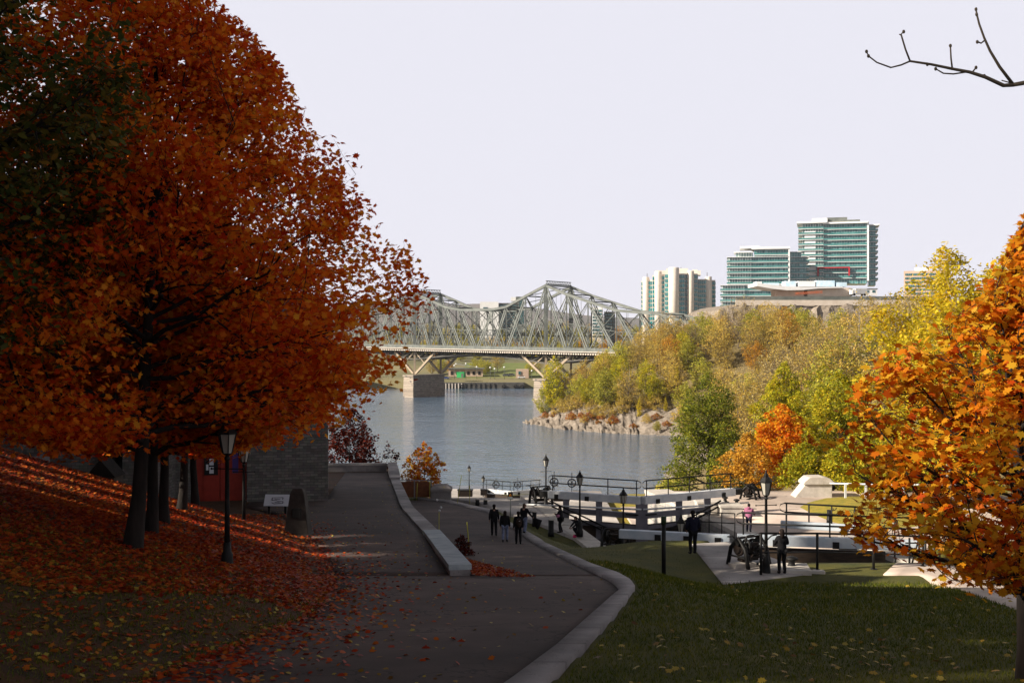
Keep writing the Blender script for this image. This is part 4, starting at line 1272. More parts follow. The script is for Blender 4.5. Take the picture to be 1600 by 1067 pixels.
for t in (0.0, 1.0, 2.05):
    pm = MB()
    for (w0, l0, z0), (w1, l1, z1) in (((7.0, 21.5, -3.0), (6.4, 20.6, 9.6)), ((7.0, 21.5, 9.6), (7.0, 21.5, PT))):
        c = bpt(t, 0, WID / 2 - 2.5)
        vs = []
        for w_, l_, z_ in ((w0, l0, z0), (w1, l1, z1)):
            for sx, sy in ((-1, -1), (1, -1), (1, 1), (-1, 1)):
                q = c + BD * (sx * w_ / 2) + BN * (sy * l_ / 2)
                vs.append((q.x, q.y, z_ if t < 2 else z_))
        pm.add(vs, [(3, 2, 1, 0), (4, 5, 6, 7), (0, 1, 5, 4), (1, 2, 6, 5), (2, 3, 7, 6), (3, 0, 4, 7)])
    pm.build('pier', M['pier_stone'], br)

# ------------------------------------------------------------------ towers across the water
M['cream'] = mat('cream_concrete', (0.60, 0.53, 0.46), 0.8, (0.66, 0.59, 0.52), 0.3, 4)
M['white_slab'] = mat('white_slab', (0.66, 0.66, 0.66), 0.7, (0.74, 0.74, 0.73), 0.3, 4)
M['teal'] = glass_mat('teal_glass', (0.003, 0.10, 0.11), (0.02, 0.30, 0.30), 0.15, 0.3, (1.3, 0.14, (0.45, 0.50, 0.50)))
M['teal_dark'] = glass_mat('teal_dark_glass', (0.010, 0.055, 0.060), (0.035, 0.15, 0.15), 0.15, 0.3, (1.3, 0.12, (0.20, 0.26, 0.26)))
M['grey_glass'] = glass_mat('green_grey_glass', (0.02, 0.11, 0.11), (0.14, 0.36, 0.34), 0.15, 0.3, (1.5, 0.16, (0.34, 0.44, 0.43)))
M['pale_glass'] = glass_mat('pale_green_glass', (0.06, 0.13, 0.12), (0.32, 0.42, 0.38), 0.2, 0.3, (1.5, 0.3, (0.62, 0.66, 0.64)))
M['rail_glass'] = mat('balcony_glass', (0.025, 0.13, 0.125), 0.2, (0.07, 0.21, 0.20), 0.2, 3, spec=.6)
M['red_trim'] = mat('red_trim', (0.35, 0.02, 0.03), 0.6)
M['blue_sheet'] = mat('pale_blue_sheet', (0.42, 0.60, 0.72), 0.7, (0.62, 0.72, 0.78), 0.6, 5)
M['tan_block'] = mat('tan_block', (0.42, 0.30, 0.22), 0.9, (0.50, 0.38, 0.29), 0.4, 5)

def cream_tower():
    D = 740.0
    u = D / FPX                                  # metres per photo pixel
    X = lambda px: (px - CX) * u
    Z = lambda py: EYE + (CY - py) * u
    o = empty('apartment_tower', (X(1060), D, 12), -math.atan2(X(1060), D)); tag(o, 'cream apartment tower with round columns and teal window bands', 'building')
    off = Vector((X(1060), D, 12))
    def P(x, y, z): return Vector((x, y, z)) - off
    floors = 12
    zb = 14.0
    # stepped faceted body: bays (px0, px1, depth offset front, top py)
    bays = [(1001, 1007, 12, 436.5), (1007, 1019, 9, 435.5), (1019, 1026, 6, 428.5), (1026, 1039, 3, 428.5), (1039, 1053, 0, 426), (1053, 1070, 0, 427), (1070, 1081, 3, 427), (1081, 1090, 3, 427), (1090, 1104, 9, 435), (1104, 1118, 13, 436)]
    fh = 7.05 * u
    for i, (a, b, dy, tp) in enumerate(bays):
        x0, x1 = X(a), X(b)
        zt = Z(tp)
        shade = i in (6,) 
        core = MB(); core.box(P((x0 + x1) / 2, D + dy + 14, (zb + zt) / 2), (x1 - x0, 22, zt - zb))
        wall = core.build('wall', M['cream'] if i < 8 else M['cream'], o)
        k = 0; z = zt - 0.9
        while z - fh > zb + 6 and k < 13:
            g = MB(); h = fh * 0.74
            g.box(P((x0 + x1) / 2, D + dy + 3.0 - .15, z - h / 2 - .15), (x1 - x0 - .25, .5, h))
            g.build('window_band', M['teal'], wall)
            z -= fh; k += 1
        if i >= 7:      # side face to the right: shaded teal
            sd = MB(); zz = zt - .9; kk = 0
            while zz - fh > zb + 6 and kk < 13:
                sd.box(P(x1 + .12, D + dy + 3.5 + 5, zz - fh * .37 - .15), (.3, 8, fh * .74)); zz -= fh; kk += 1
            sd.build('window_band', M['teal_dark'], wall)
    for cx, cy, r, tp in ((1009, 11, 2.3, 432), (1028.5, 4, 2.4, 424), (1053, -1, 3.6, 419), (1079, 2, 2.3, 424), (1107, 11, 2.3, 432)):
        m = MB(); m.lathe([(r, zb - 12), (r, Z(tp) - 12), (r * .92, Z(tp) - 11.5), (0, Z(tp) - 11.4)], (X(cx) - off.x, D + cy + 2.2 - off.y, 0), 20)
        m.build('column', M['cream'], o)
    pm = MB()
    for a, b, t0, t1, dy in ((1024, 1045, 429, 421, 9), (1041, 1075, 428, 417.5, 12), (1075, 1095, 428, 421, 14), (1082, 1090, 424, 419, 16)):
        pm.box(P((X(a) + X(b)) / 2, D + dy + 8, (Z(t0) + Z(t1)) / 2), (X(b) - X(a), 14, Z(t1) - Z(t0)))
    pm.build('penthouse', M['cream'], o)
    am = MB()
    for px, p0, p1 in ((1010.5, 432, 425), (1105, 432, 424), (1051, 417.5, 415.6), (1064, 417.5, 415.6)):
        am.tube([P(X(px), D + 15, Z(p0)), P(X(px), D + 15, Z(p1))], .22, 5)
    am.build('antenna', M['steel_dark'], o)
cream_tower()

def glass_tower(label, D, sections, fh_px, base, roofs, name='glass_tower', extra=None):
    """sections: (name, px0, px1, py_top, dy, depth, glass material, overhang px left, right, slab)"""
    u = D / FPX
    X = lambda px: (px - CX) * u
    Z = lambda py: EYE + (CY - py) * u
    ox = X((sections[0][0] + sections[0][1]) / 2)
    o = empty(name, (ox, D, base), -math.atan2(ox, D)); tag(o, label, 'building')
    off = Vector((ox, D, base))
    P = lambda x, y, z: Vector((x, y, z)) - off
    fh = fh_px * u
    for (a, b, tp, dy, dep, gm, ol, orr, bot) in sections:
        x0, x1, zt = X(a), X(b), Z(tp)
        z = zt; k = 0
        while z - fh > base + 1 and k < 16 and z > Z(bot):
            g = MB(); g.box(P((x0 + x1) / 2, D + dy + dep / 2, z - fh / 2 - .12), (x1 - x0, dep, fh - .24))
            f = g.build('storey', M[gm], o)
            s = MB()
            s.box(P((x0 + x1) / 2 + (orr - ol) * u / 2, D + dy + dep / 2 - .7, z), (x1 - x0 + (ol + orr) * u, dep + 1.6, .24))
            s.build('floor_slab', M['white_slab'], f)
            if k > 0:
                r = MB()
                r.box(P((x0 + x1) / 2 + (orr - ol) * u / 2, D + dy - 1.4, z + .65), (x1 - x0 + (ol + orr) * u, .08, 1.0))
                if ol: r.box(P(x0 - ol * u + .1, D + dy + dep * .4, z + .65), (.08, dep * .7, 1.0))
                if orr: r.box(P(x1 + orr * u - .1, D + dy + dep * .4, z + .65), (.08, dep * .7, 1.0))
                r.build('balcony_rail', M['rail_glass'], f)
            z -= fh; k += 1
    for (a, b, t0, t1, dy, dep, mt, nm) in roofs:
        m = MB(); m.box(P((X(a) + X(b)) / 2, D + dy + dep / 2, (Z(t0) + Z(t1)) / 2), (X(b) - X(a), dep, abs(Z(t1) - Z(t0))))
        m.build(nm, M[mt], o)
glass_tower('tallest green glass tower with white balconies and a flat roof', 650, [
    (1254, 1286, 349.5, 0.0, 20, 'pale_glass', 6, 0, 438), (1286, 1350.5, 351, 1.5, 22, 'grey_glass', 0, 0, 440), (1353.5, 1364, 353.5, 6, 16, 'grey_glass', 0, 3.5, 440)],
    8.45, 22, [(1246, 1290, 349.2, 346.6, -2.5, 24, 'white_slab', 'roof'), (1285, 1352, 350.8, 348.4, -1.2, 26, 'white_slab', 'roof'), (1350.6, 1370, 353.2, 351.8, 4.5, 18, 'white_slab', 'roof'), (1269, 1292, 346.6, 340.5, 4, 12, 'white_slab', 'penthouse'), (1291, 1322, 348.4, 339.2, 6, 12, 'steel', 'penthouse'), (1322, 1341, 348.4, 343.4, 6, 12, 'steel', 'penthouse'),
                (1257.5, 1274, 437, 361.5, -.5, 3, 'white_slab', 'wall_panel'), (1350.6, 1353.4, 440, 348, .2, 14, 'white_slab', 'fin'),
                (1276.8, 1279, 432, 418.2, -2.2, 2, 'red_trim', 'red_frame'), (1279, 1323, 420, 418.2, -2.2, 2, 'red_trim', 'red_frame'), (1323, 1325.2, 432, 418.2, -2.2, 2, 'red_trim', 'red_frame')])
glass_tower('lower green glass block stepping down in terraces', 630, [
    (1138, 1174, 402, 0.0, 18, 'pale_glass', 2, 0, 446), (1174, 1229.5, 402, 1.5, 20, 'grey_glass', 0, 0, 470), (1232, 1258, 402, 8, 14, 'grey_glass', 0, 4, 440), (1129, 1164, 446, -2, 18, 'pale_glass', 3, 0, 480), (1164, 1232, 446, -.8, 18, 'grey_glass', 0, 0, 480), (1150, 1176, 393, 4, 14, 'pale_glass', 2, 0, 400), (1178, 1229.5, 390.5, 2.5, 14, 'grey_glass', 0, 0, 400), (1232, 1250, 393.5, 8, 12, 'grey_glass', 0, 0, 400)],
    8.45, 20, [(1156, 1186, 387.5, 384.4, 3, 18, 'white_slab', 'roof'), (1174, 1232, 389.8, 386.6, 0, 20, 'white_slab', 'roof'), (1147, 1176, 394.4, 392.6, 2, 16, 'white_slab', 'roof'), (1229.6, 1231.9, 440, 388, .4, 14, 'white_slab', 'fin')])

# ------------------------------------------------------------------ building site on the bluff
bl = MB()
D0 = 400.0
def bluff():
    rng = np.random.default_rng(9)
    pxs = np.linspace(1105, 1700, 60); rows = [(520, -4), (497, 0), (486, 1.5), (477, 4), (474, 14), (472, 70)]
    vs, fs = [], []
    for i, px in enumerate(pxs):
        for j, (py, dy) in enumerate(rows):
            D = D0 + dy
            rise = np.interp(px, [1105, 1125, 1150, 1700], [40, 10, 0, -6]) if j else 0
            z = EYE + (CY - py - rise * (0.5 if j < 3 else 1)) / FPX * D0 + (rng.normal(0, .55) if 0 < j < 4 else 0)
            vs.append((spot(px, D0), D + (rng.normal(0, .6) if j < 4 else 0), z))
    n = len(rows)
    for i in range(len(pxs) - 1):
        for j in range(n - 1): fs.append((i * n + j, (i + 1) * n + j, (i + 1) * n + j + 1, i * n + j + 1))
    mb = MB(); mb.add(vs, fs, 0, False)
    tag(mb.build('cliff', M['rock']), kind='structure')
bluff()
u4 = D0 / FPX
def Q(px, py, dy=0): return Vector((spot(px, D0), D0 + dy, EYE + (CY - py) / FPX * D0))
o = empty('retaining_wall', tuple(Q(1300, 478, 2))); tag(o, 'long concrete wall with a grey hoarding on top of the bluff', 'wall')
off = Q(1300, 478, 2)
mb = MB(); mb.box(Q(1318, 472.5, 4) - off, (330 * u4, 1.0, 8.5 * u4)); mb.build('wall_face', M['deck_conc'], o)
mb = MB(); mb.box(Q(1318, 465.2, 4.2) - off, (331 * u4, 0.8, 5.8 * u4)); mb.build('hoarding', M['steel'], o)
# curved pavilion shell under blue sheeting
o = empty('pavilion', tuple(Q(1290, 460, 20))); tag(o, 'low unfinished curved white pavilion with blue sheeting on its roof', 'building')
off = Q(1290, 460, 20)
vs = []; fs = []
arc = [(1200, 438, 443), (1225, 441, 447.5), (1250, 443.5, 450), (1275, 444.5, 449.5), (1300, 444.5, 447), (1340, 444, 446)]
for a, t0, t1 in arc:
    vs += [Q(a, t0, 18) - off, Q(a, t1, 18) - off, Q(a, t0, 34) - off, Q(a, t1, 34) - off]
for i in range(len(arc) - 1):
    b0_, b1_ = 4 * i, 4 * i + 4
    fs += [(b0_, b0_ + 1, b1_ + 1, b1_), (b0_, b1_, b1_ + 2, b0_ + 2), (b0_ + 1, b0_ + 3, b1_ + 3, b1_ + 1), (b0_ + 2, b1_ + 2, b1_ + 3, b0_ + 3)]
fs += [(0, 2, 3, 1), (len(vs) - 4, len(vs) - 3, len(vs) - 1, len(vs) - 2)]
mb = MB(); mb.add(vs, fs); mb.build('roof_edge', M['white_slab'], o)
mb = MB(); mb.box(Q(1256, 455, 24) - off, (46 * u4, 8, 13 * u4)); mb.build('wall', M['tan_block'], o)
mb = MB(); mb.box(Q(1322, 452, 26) - off, (72 * u4, 10, 14 * u4)); mb.build('wall', M['deck_conc'], o)
for i, (a, b, t0, t1) in enumerate(((1203, 1212, 435, 440), (1215, 1240, 437, 442), (1251, 1268, 434, 443), (1272, 1300, 434, 443), (1302, 1332, 433, 443), (1335, 1352, 436, 443))):
    mb = MB(); mb.box(Q((a + b) / 2, (t0 + t1) / 2, 25) - off, ((b - a) * u4, 6, (t1 - t0) * u4)); mb.build('sheeting', M['blue_sheet'] if i % 3 else M['white_slab'], o)
M['orange_net'] = mat('orange_net', (0.50, 0.13, 0.05), .8)
o = MB()
for i in range(22):
    a = 1255 + i * 1.9
    o.bar(Q(a, 458.5 - .12 * i, 10), Q(a + .8, 455 - .12 * i, 10), .28, .1)
o.bar(Q(1253, 458.5, 10), Q(1298, 456, 10), .12, .2); o.bar(Q(1253, 456, 10), Q(1298, 453, 10), .12, .2)
tag(o.build('safety_fence', M['orange_net']), 'orange safety fence beside the unfinished pavilion', 'fence')
# white truck and a portable cabin
def truck(px, py, D, dy, label):
    u = 1.0
    o = empty('truck', tuple(Q(px, py, dy)), R(12)); tag(o, label, 'truck')
    mb = MB(); mb.box((0, 0, 1.7), (5.0, 2.2, 2.0)); mb.build('body', M['white_slab'], o, .15)
    mb = MB(); mb.box((-3.1, 0, 1.35), (1.5, 2.1, 1.5)); mb.box((-3.0, 0, 2.2), (1.0, 1.9, .6)); mb.build('cab', M['white_slab'], o, .15)
    mb = MB(); mb.box((-3.42, 0, 2.15), (.3, 1.7, .5)); mb.build('windscreen', M['dark'], o)
    for x in (-2.9, 1.4):
        for y in (-1, 1):
            mb = MB()
            mb.tube([(x, y - .12, .48), (x, y + .12, .48)], .48, 12); mb.build('wheel', M['black'], o)
truck(1356, 461, 400, 9, 'small white truck parked on the building site')
o = empty('site_cabin', tuple(Q(1376, 459, 20))); tag(o, 'long pale site cabin at the right of the building site', 'cabin')
mb = MB(); mb.box((0, 0, 1.4), (10, 3, 2.4)); mb.build('body', M['white_slab'], o)
mb = MB(); mb.box((0, 0, 2.75), (10.4, 3.4, .25)); mb.build('roof', M['steel'], o)
for i in range(4):
    mb = MB(); mb.box((-3.6 + 2.4 * i, -1.55, 1.7), (1.1, .1, .9)); mb.build('window', M['teal_dark'], o)
# brick block behind the yellow tree
def far_block(name, label, D, a, b, t0, base_z, mt, wins, glass, penth=None, dep=18):
    u = D / FPX
    X = lambda px: (px - CX) * u
    Z = lambda py: EYE + (CY - py) * u
    c = Vector((X((a + b) / 2), D, base_z)); o = empty(name, tuple(c), -math.atan2(c.x, D)); tag(o, label, 'building')
    mb = MB(); mb.box((0, dep / 2, (Z(t0) - base_z) / 2), (X(b) - X(a), dep, Z(t0) - base_z)); wl = mb.build('wall', M[mt], o)
    for (p, q, r0, r1) in wins:
        mb = MB(); mb.box((X((p + q) / 2) - c.x, -.08, Z((r0 + r1) / 2) - base_z), (X(q) - X(p), .5, abs(Z(r0) - Z(r1)))); mb.build('window_band', M[glass], wl)
    if penth:
        for (p, q, r0, r1) in penth:
            mb = MB(); mb.box((X((p + q) / 2) - c.x, dep * .55, Z((r0 + r1) / 2) - base_z), (X(q) - X(p), dep * .6, abs(Z(r0) - Z(r1)))); mb.build('penthouse', M['white_slab'], o)
far_block('office_block', 'tan office block half hidden behind the yellow tree top', 700, 1414, 1470, 423, 20, 'tan_block', [(1416, 1468, 427 + 6 * i, 430 + 6 * i) for i in range(8)], 'teal_dark', [(1430, 1452, 423, 417)])
far_block('office_block', 'white slab block with a blue glass side behind the bridge', 880, 750, 779, 471.5, 14, 'white_slab', [(755, 762, 480, 484)], 'teal_dark')
far_block('office_block', 'dark glass block joined to the white slab behind the bridge', 884, 779, 809, 473.5, 14, 'steel_dark', [(780, 808, 476 + 4.5 * i, 478.6 + 4.5 * i) for i in range(12)], 'teal_dark')
far_block('office_tower', 'small grey glass tower rising highest behind the bridge', 950, 806, 819, 463.5, 14, 'steel', [(811, 818.6, 465 + 3.5 * i, 467.4 + 3.5 * i) for i in range(12)], 'teal_dark', [(798, 806, 470, 464)])
far_block('office_block', 'pale block seen through the right end of the trusses', 820, 925, 942, 480, 14, 'white_slab', [(926, 941, 484 + 5 * i, 487 + 5 * i) for i in range(9)], 'teal_dark')
far_block('office_block', 'grey glass block seen through the right end of the trusses', 830, 944, 961, 487, 14, 'steel_dark', [(945, 960, 490 + 5 * i, 493 + 5 * i) for i in range(8)], 'teal_dark')

# ------------------------------------------------------------------ the far shore under the bridge
D1 = 603.0; u1 = D1 / FPX
def S(px, py, D=D1): return Vector(((px - CX) / FPX * D, D, EYE + (CY - py) / FPX * D))
o = empty('wharf', tuple(S(770, 606))); tag(o, 'long dark timber wharf with pale fender piles on the far shore', 'wharf')
off = S(770, 606)
mb = MB(); mb.box((-8.5, 4, 0.6), (52, 9, 4.6)); mb.build('quay', M['steel_dark'], o)
for i in range(17):
    mb = MB(); mb.box((-33 + i * 1.75 * (1 if i < 10 else 1.55) - (0 if i < 10 else 9.6), -.7, .6), (.55, .4, 3.9)); mb.build('fender_pile', M['cream'] if i < 10 else M['steel_dark'], o)
M['tyre'] = mat('tyre', (.02, .02, .02), .8)
for x in (-17.5, 6, 12.5, 16):
    mb = MB(); mb.ring((x, -1.0, .9), .85, .3, 'y', 14); mb.build('tyre', M['tyre'], o)
o = empty('container', tuple(S(720.5, 590, 612)), R(-20)); tag(o, 'bright green container standing on the quay beyond the wharf', 'container')
M['green'] = mat('green_paint', (0.01, 0.25, 0.06), .5)
mb = MB(); mb.box((0, 0, 1.5), (4.4, 2.6, 3.0)); mb.build('body', M['green'], o, .05)
mb = MB(); mb.box((0, 0, 3.1), (4.7, 2.9, .2)); mb.build('lid', M['green'], o)
mb = MB(); mb.box((1.2, -1.34, 1.3), (1.2, .1, 2.2)); mb.build('door', M['steel_dark'], o)
o = empty('boathouse', tuple(S(728, 588, 640))); tag(o, 'long low tan boathouse with a white canopy on the far bank', 'building')
mb = MB(); mb.box((0, 0, 2.2), (20, 7, 4.4)); wl = mb.build('wall', M['tan_block'], o)
mb = MB(); mb.box((0, -.5, 4.7), (22, 9, .5)); mb.build('roof', M['steel'], o)
for i in range(6):
    mb = MB(); mb.box((-8 + 3.2 * i, -3.55, 2.0), (1.6, .15, 2.0)); mb.build('window', M['dark'], wl)
mb = MB(); mb.bar((-6, -1, 7.5), (7, 2, 5.2), 5, .25); mb.build('canopy', M['white_slab'], o)
def far_car(px, D, col, label):
    o = empty('car', tuple(Vector((spot(px, D), D, gz(spot(px, D), D) + .02)))); tag(o, label, 'car')
    m_ = mat('car_paint', col, .35)
    mb = MB(); mb.box((0, 0, .72), (4.4, 1.8, .68)); mb.build('body', m_, o, .15)
    mb = MB(); mb.prism([(-1.5, -.8), (1.3, -.8), (1.3, .8), (-1.5, .8)], 1.07, 1.5); mb.build('cabin', M['dark'], o, .12)
    for x in (-1.4, 1.4):
        for y in (-.82, .82):
            mb = MB(); mb.tube([(x, y - .1, .33), (x, y + .1, .33)], .33, 10); mb.build('wheel', M['tyre'], o)
far_car(791, 640, (.05, .06, .09), 'dark car parked left of the other dark one on the far bank')
far_car(799, 642, (.09, .09, .10), 'dark grey car parked right of the other dark one on the far bank')
far_car(815, 628, (.6, .6, .6), 'white car parked beside the right leg of the bridge')
far_car(696, 625, (.05, .08, .25), 'blue car parked close to the left pier')
far_block('shed', 'small white-roofed shed at the foot of the green slope', 630, 806, 826, 577, 4, 'tan_block', [(810, 814, 580, 585)], 'teal_dark', None, 8)
def far_lamp(px, py, D):
    x = spot(px, D); z = gz(x, D)
    h = EYE + (CY - py) / FPX * D - z
    o = empty('street_lamp', (x, D, z)); tag(o, 'thin white street lamp on the far bank', 'street lamp', 'street lamps on the far bank')
    mb = MB(); mb.tube([(0, 0, 0), (0, 0, h)], [.16, .09], 6); mb.build('pole', M['steel'], o)
    mb = MB(); mb.blob((0, 0, h + .3), .5, 0, 8, 6); mb.build('globe', M['white_slab'], o)
for px, py in ((745, 574), (766, 575), (773, 577), (788, 574.5), (831, 580), (710, 572), (728, 569)):
    far_lamp(px, py, 625)
# trees of the far bank
rf2 = np.random.default_rng(77)
FK = {'olive': 'olive trees on the far bank', 'brown': 'brownish trees on the far bank', 'ochre': 'ochre trees on the far bank', 'ygreen': 'yellow green trees on the far bank'}
FL = {'olive': 'olive tree on the far bank behind the bridge', 'brown': 'brownish tree on the far bank behind the bridge', 'ochre': 'ochre tree on the far bank behind the bridge', 'ygreen': 'yellow green tree on the far bank behind the bridge'}
def far_tree(k, px, D, sc):
    x = spot(px, D)
    c = put_kind(k, x, D, gz(x, D) - .3, None, sc)
    c['label'] = FL[k]; c['group'] = FK[k]
for i in range(58):
    px = 600 + 390 * (i / 57) + rf2.uniform(-4, 4); D = rf2.uniform(716, 800)
    far_tree(rf2.choice(['olive', 'brown', 'ochre', 'ygreen', 'olive']), px, D, rf2.uniform(.8, 1.35))
for px, D, k, sc in ((752, 655, 'olive', .9), (762, 660, 'ygreen', .75), (757, 650, 'olive', .65), (777, 665, 'brown', 1.1), (742, 668, 'olive', .8), (690, 650, 'olive', 1.0), (676, 645, 'brown', 1.0), (826, 640, 'olive', .8), (838, 650, 'brown', 1.0), (702, 660, 'ochre', .8)):
    far_tree(k, px, D, sc)

for i in range(44):
    px = 610 + 400 * (i / 43) + rf2.uniform(-5, 5); D = rf2.uniform(860, 980)
    far_tree(rf2.choice(['olive', 'brown', 'ochre', 'ygreen', 'olive']), px, D, rf2.uniform(1.0, 1.5))
# ------------------------------------------------------------------ walls beside the paths
def z_at(px, py, D): return EYE + (CY - py) / FPX * D

def slab_wall(name, label, line, w, zbot, ztop, mt, capm=None, cap_over=0.06, cap_h=0.14, cat='wall'):
    "a wall following a line; zbot/ztop are functions of (x, y)"
    n = len(line)
    c = line[n // 2]
    o = empty(name, (c[0], c[1], ztop(*c))); tag(o, label, cat)
    off = Vector((c[0], c[1], ztop(*c)))
    def run(hw, zb, zt):
        vs, fs = [], []
        for i, (x, y) in enumerate(line):
            a = Vector(line[max(i - 1, 0)] + (0,)); b = Vector(line[min(i + 1, n - 1)] + (0,))
            t = (b - a).normalized(); nn = Vector((-t.y, t.x, 0)) * hw
            for s, z in ((-1, zb(x, y)), (1, zb(x, y)), (1, zt(x, y)), (-1, zt(x, y))):
                vs.append(Vector((x, y, z)) + nn * s - off)
        for i in range(n - 1):
            k = 4 * i
            fs += [(k, k + 4, k + 5, k + 1), (k + 1, k + 5, k + 6, k + 2), (k + 2, k + 6, k + 7, k + 3), (k + 3, k + 7, k + 4, k)]
        fs += [(0, 1, 2, 3), (4 * n - 1, 4 * n - 2, 4 * n - 3, 4 * n - 4)]
        mb = MB(); mb.add(vs, fs); return mb
    if capm:
        run(w / 2, zbot, lambda x, y: ztop(x, y) - cap_h).build('masonry', mt, o)
        run(w / 2 + cap_over, lambda x, y: ztop(x, y) - cap_h, ztop).build('coping', capm, o)
    else:
        run(w / 2, zbot, ztop).build('masonry', mt, o)
    return o

def dense(line, n):
    line = np.array(line, float); s = np.concatenate([[0], np.cumsum(np.linalg.norm(np.diff(line, axis=0), axis=1))])
    u = np.linspace(0, s[-1], n)
    return [(float(np.interp(a, s, line[:, 0])), float(np.interp(a, s, line[:, 1]))) for a in u]
M['slab_top'] = mat('slate_coping', (0.24, 0.28, 0.30), 0.8, (0.42, 0.46, 0.47), 1.6, 8, 0.02, 5, stretch=(1.0, 4, 1))
slab_wall('low_wall', 'low stone wall with a pale blue slate top between the two paths', dense(cut(WALL, 33.2, 45.5), 10), 0.62,
          lambda x, y: min(float(mz(y)), float(uz(y))) - .5, lambda x, y: float(np.interp(y, [33.2, 45.5], [19.20, 18.14])), M['kerb'], M['slab_top'], .04, .16)
slab_wall('low_wall', 'long grey concrete wall stepping down along the upper path', dense(cut(WALL, 45.6, 84), 14), 0.6,
          lambda x, y: float(mz(y)) - .5, lambda x, y: float(uz(y)) + .12, M['kerb'], M['kerb'], .03, .12)
slab_wall('parapet', 'high end of the concrete parapet rising beside the upper path', dense(cut(WALL, 84.1, 97), 6), 0.7,
          lambda x, y: float(mz(y)) - 1.5, lambda x, y: float(uz(y)) + float(np.interp(y, [84, 90, 97], [.25, .75, .85])), M['kerb'], M['kerb'], .05, .15)
slab_wall('parapet', 'stone parapet across the far end of the upper path', dense([(-18.5, 96.6), (-11.2, 97.2)], 4), 0.6,
          lambda x, y: 11.0, lambda x, y: 15.15, M['kerb'], M['concrete'], .05, .18)
# stone pier and rusty fence panel at the far bend of the lower path
def pier(x, y, z, w, d, h, label, mt, rz=0):
    o = empty('gate_pier', (x, y, z), rz); tag(o, label, 'stone pier')
    mb = MB(); mb.box((0, 0, h * .36), (w * .9, d * .9, h * .72)); mb.build('shaft', mt, o)
    mb = MB(); mb.prism([(-w * .5, -d * .5), (w * .5, -d * .5), (w * .5, d * .5), (-w * .5, d * .5)], h * .72, h * .84)
    vs = [(-w * .5, -d * .5, h * .84), (w * .5, -d * .5, h * .84), (w * .5, d * .5, h * .84), (-w * .5, d * .5, h * .84)]
    vs2 = [(-w * .24, -d * .24, h), (w * .24, -d * .24, h), (w * .24, d * .24, h), (-w * .24, d * .24, h)]
    mb.add(vs + vs2, [(0, 1, 5, 4), (1, 2, 6, 5), (2, 3, 7, 6), (3, 0, 4, 7), (4, 5, 6, 7)]); mb.build('cap', mt, o, .02)
    return o
gp = on(690, 779, mz)
pier(gp[0], gp[1], gz(*gp) - .3, 1.75, 1.5, 1.95, 'grey stone gate pier with a domed cap by the rusty fence panel', M['kerb'])
M['rust'] = mat('rusty_steel', (0.16, 0.055, 0.02), .8, (0.10, 0.03, 0.012), 3, 6)
o = empty('fence_panel', (gp[0] - 2.2, gp[1] + .3, gz(gp[0] - 2.2, gp[1]))); tag(o, 'rusty orange fence panel under the small orange tree', 'fence')
mb = MB(); mb.box((0, 0, .75), (2.5, .06, 1.3)); mb.build('panel', M['rust'], o)
mb = MB(); mb.bar((-1.6, 0, 1.5), (1.4, 0, 1.5), .08); mb.build('top_rail', M['kerb'], o)
for x in (-1.5, -.1, 1.3):
    mb = MB(); mb.box((x, 0, .75), (.1, .1, 1.5)); mb.build('post', M['kerb'], o)
# yellow snow stakes
M['stake'] = mat('yellow_stake', (0.36, 0.34, 0.04), .7)
M['reflector'] = mat('pale_disc', (0.45, 0.46, 0.46), .4)
def stake(px, pyb, h, lean, label, disc=False):
    x, y = on(px, pyb, mz); o = empty('snow_stake', (x, y, gz(x, y) - .1)); tag(o, label, 'stake')
    mb = MB(); mb.tube([(0, 0, 0), (lean, 0, h)], .025, 6); mb.build('rod', M['stake'], o)
    if disc:
        for i, (dx, dz) in enumerate(((.0, .1), (.09, .24), (-.2, .62))):
            mb = MB(); mb.tube([(lean + dx, -.02, h + dz), (lean + dx, .0, h + dz)], .075, 12); mb.build('disc', M['reflector'], o)
stake(651, 781, 1.5, .06, 'yellow stake nearest to the parapet, before the rusty panel')
stake(671, 781, 1.65, .05, 'yellow stake before the middle of the rusty panel')
stake(694, 780, 1.5, 0, 'yellow stake standing before the grey stone gate pier')
stake(714, 788, 2.4, .36, 'tall yellow stake leaning right beside the gate pier')
stake(734, 788, 1.6, 0, 'yellow stake just under the lamp by the far water')
stake(734, 865, 1.45, -.12, 'yellow stake at the kerb end by the dark red plant')
xs_, ys_ = on(686, 851, mz)
o = empty('snow_stake', (xs_ , ys_, gz(xs_, ys_) + .3)); tag(o, 'thin stake with three pale discs on the slate topped wall', 'stake')
mb = MB(); mb.tube([(0, 0, 0), (0, 0, 1.35)], .018, 6); mb.build('rod', M['stake'], o)
for dx, dz in ((.02, 1.42), (.10, 1.58), (-.10, 1.95)):
    mb = MB(); mb.blob((dx, 0, dz), .06, 0, 8, 6); mb.build('disc', M['reflector'], o)
w, l = tree_meshes(301, 0.8, .05, .8, .55, SHRUB, .03, 14, 4, 3, 900, .11, OVAL, .07, wob=.3)
x, y = on(722, 868, mz)
plant('bush', w, l, M['bark'], L_DRED, (x, y, gz(x, y)), 0, 'small dark red plant at the foot of the slate topped wall', 'bush')

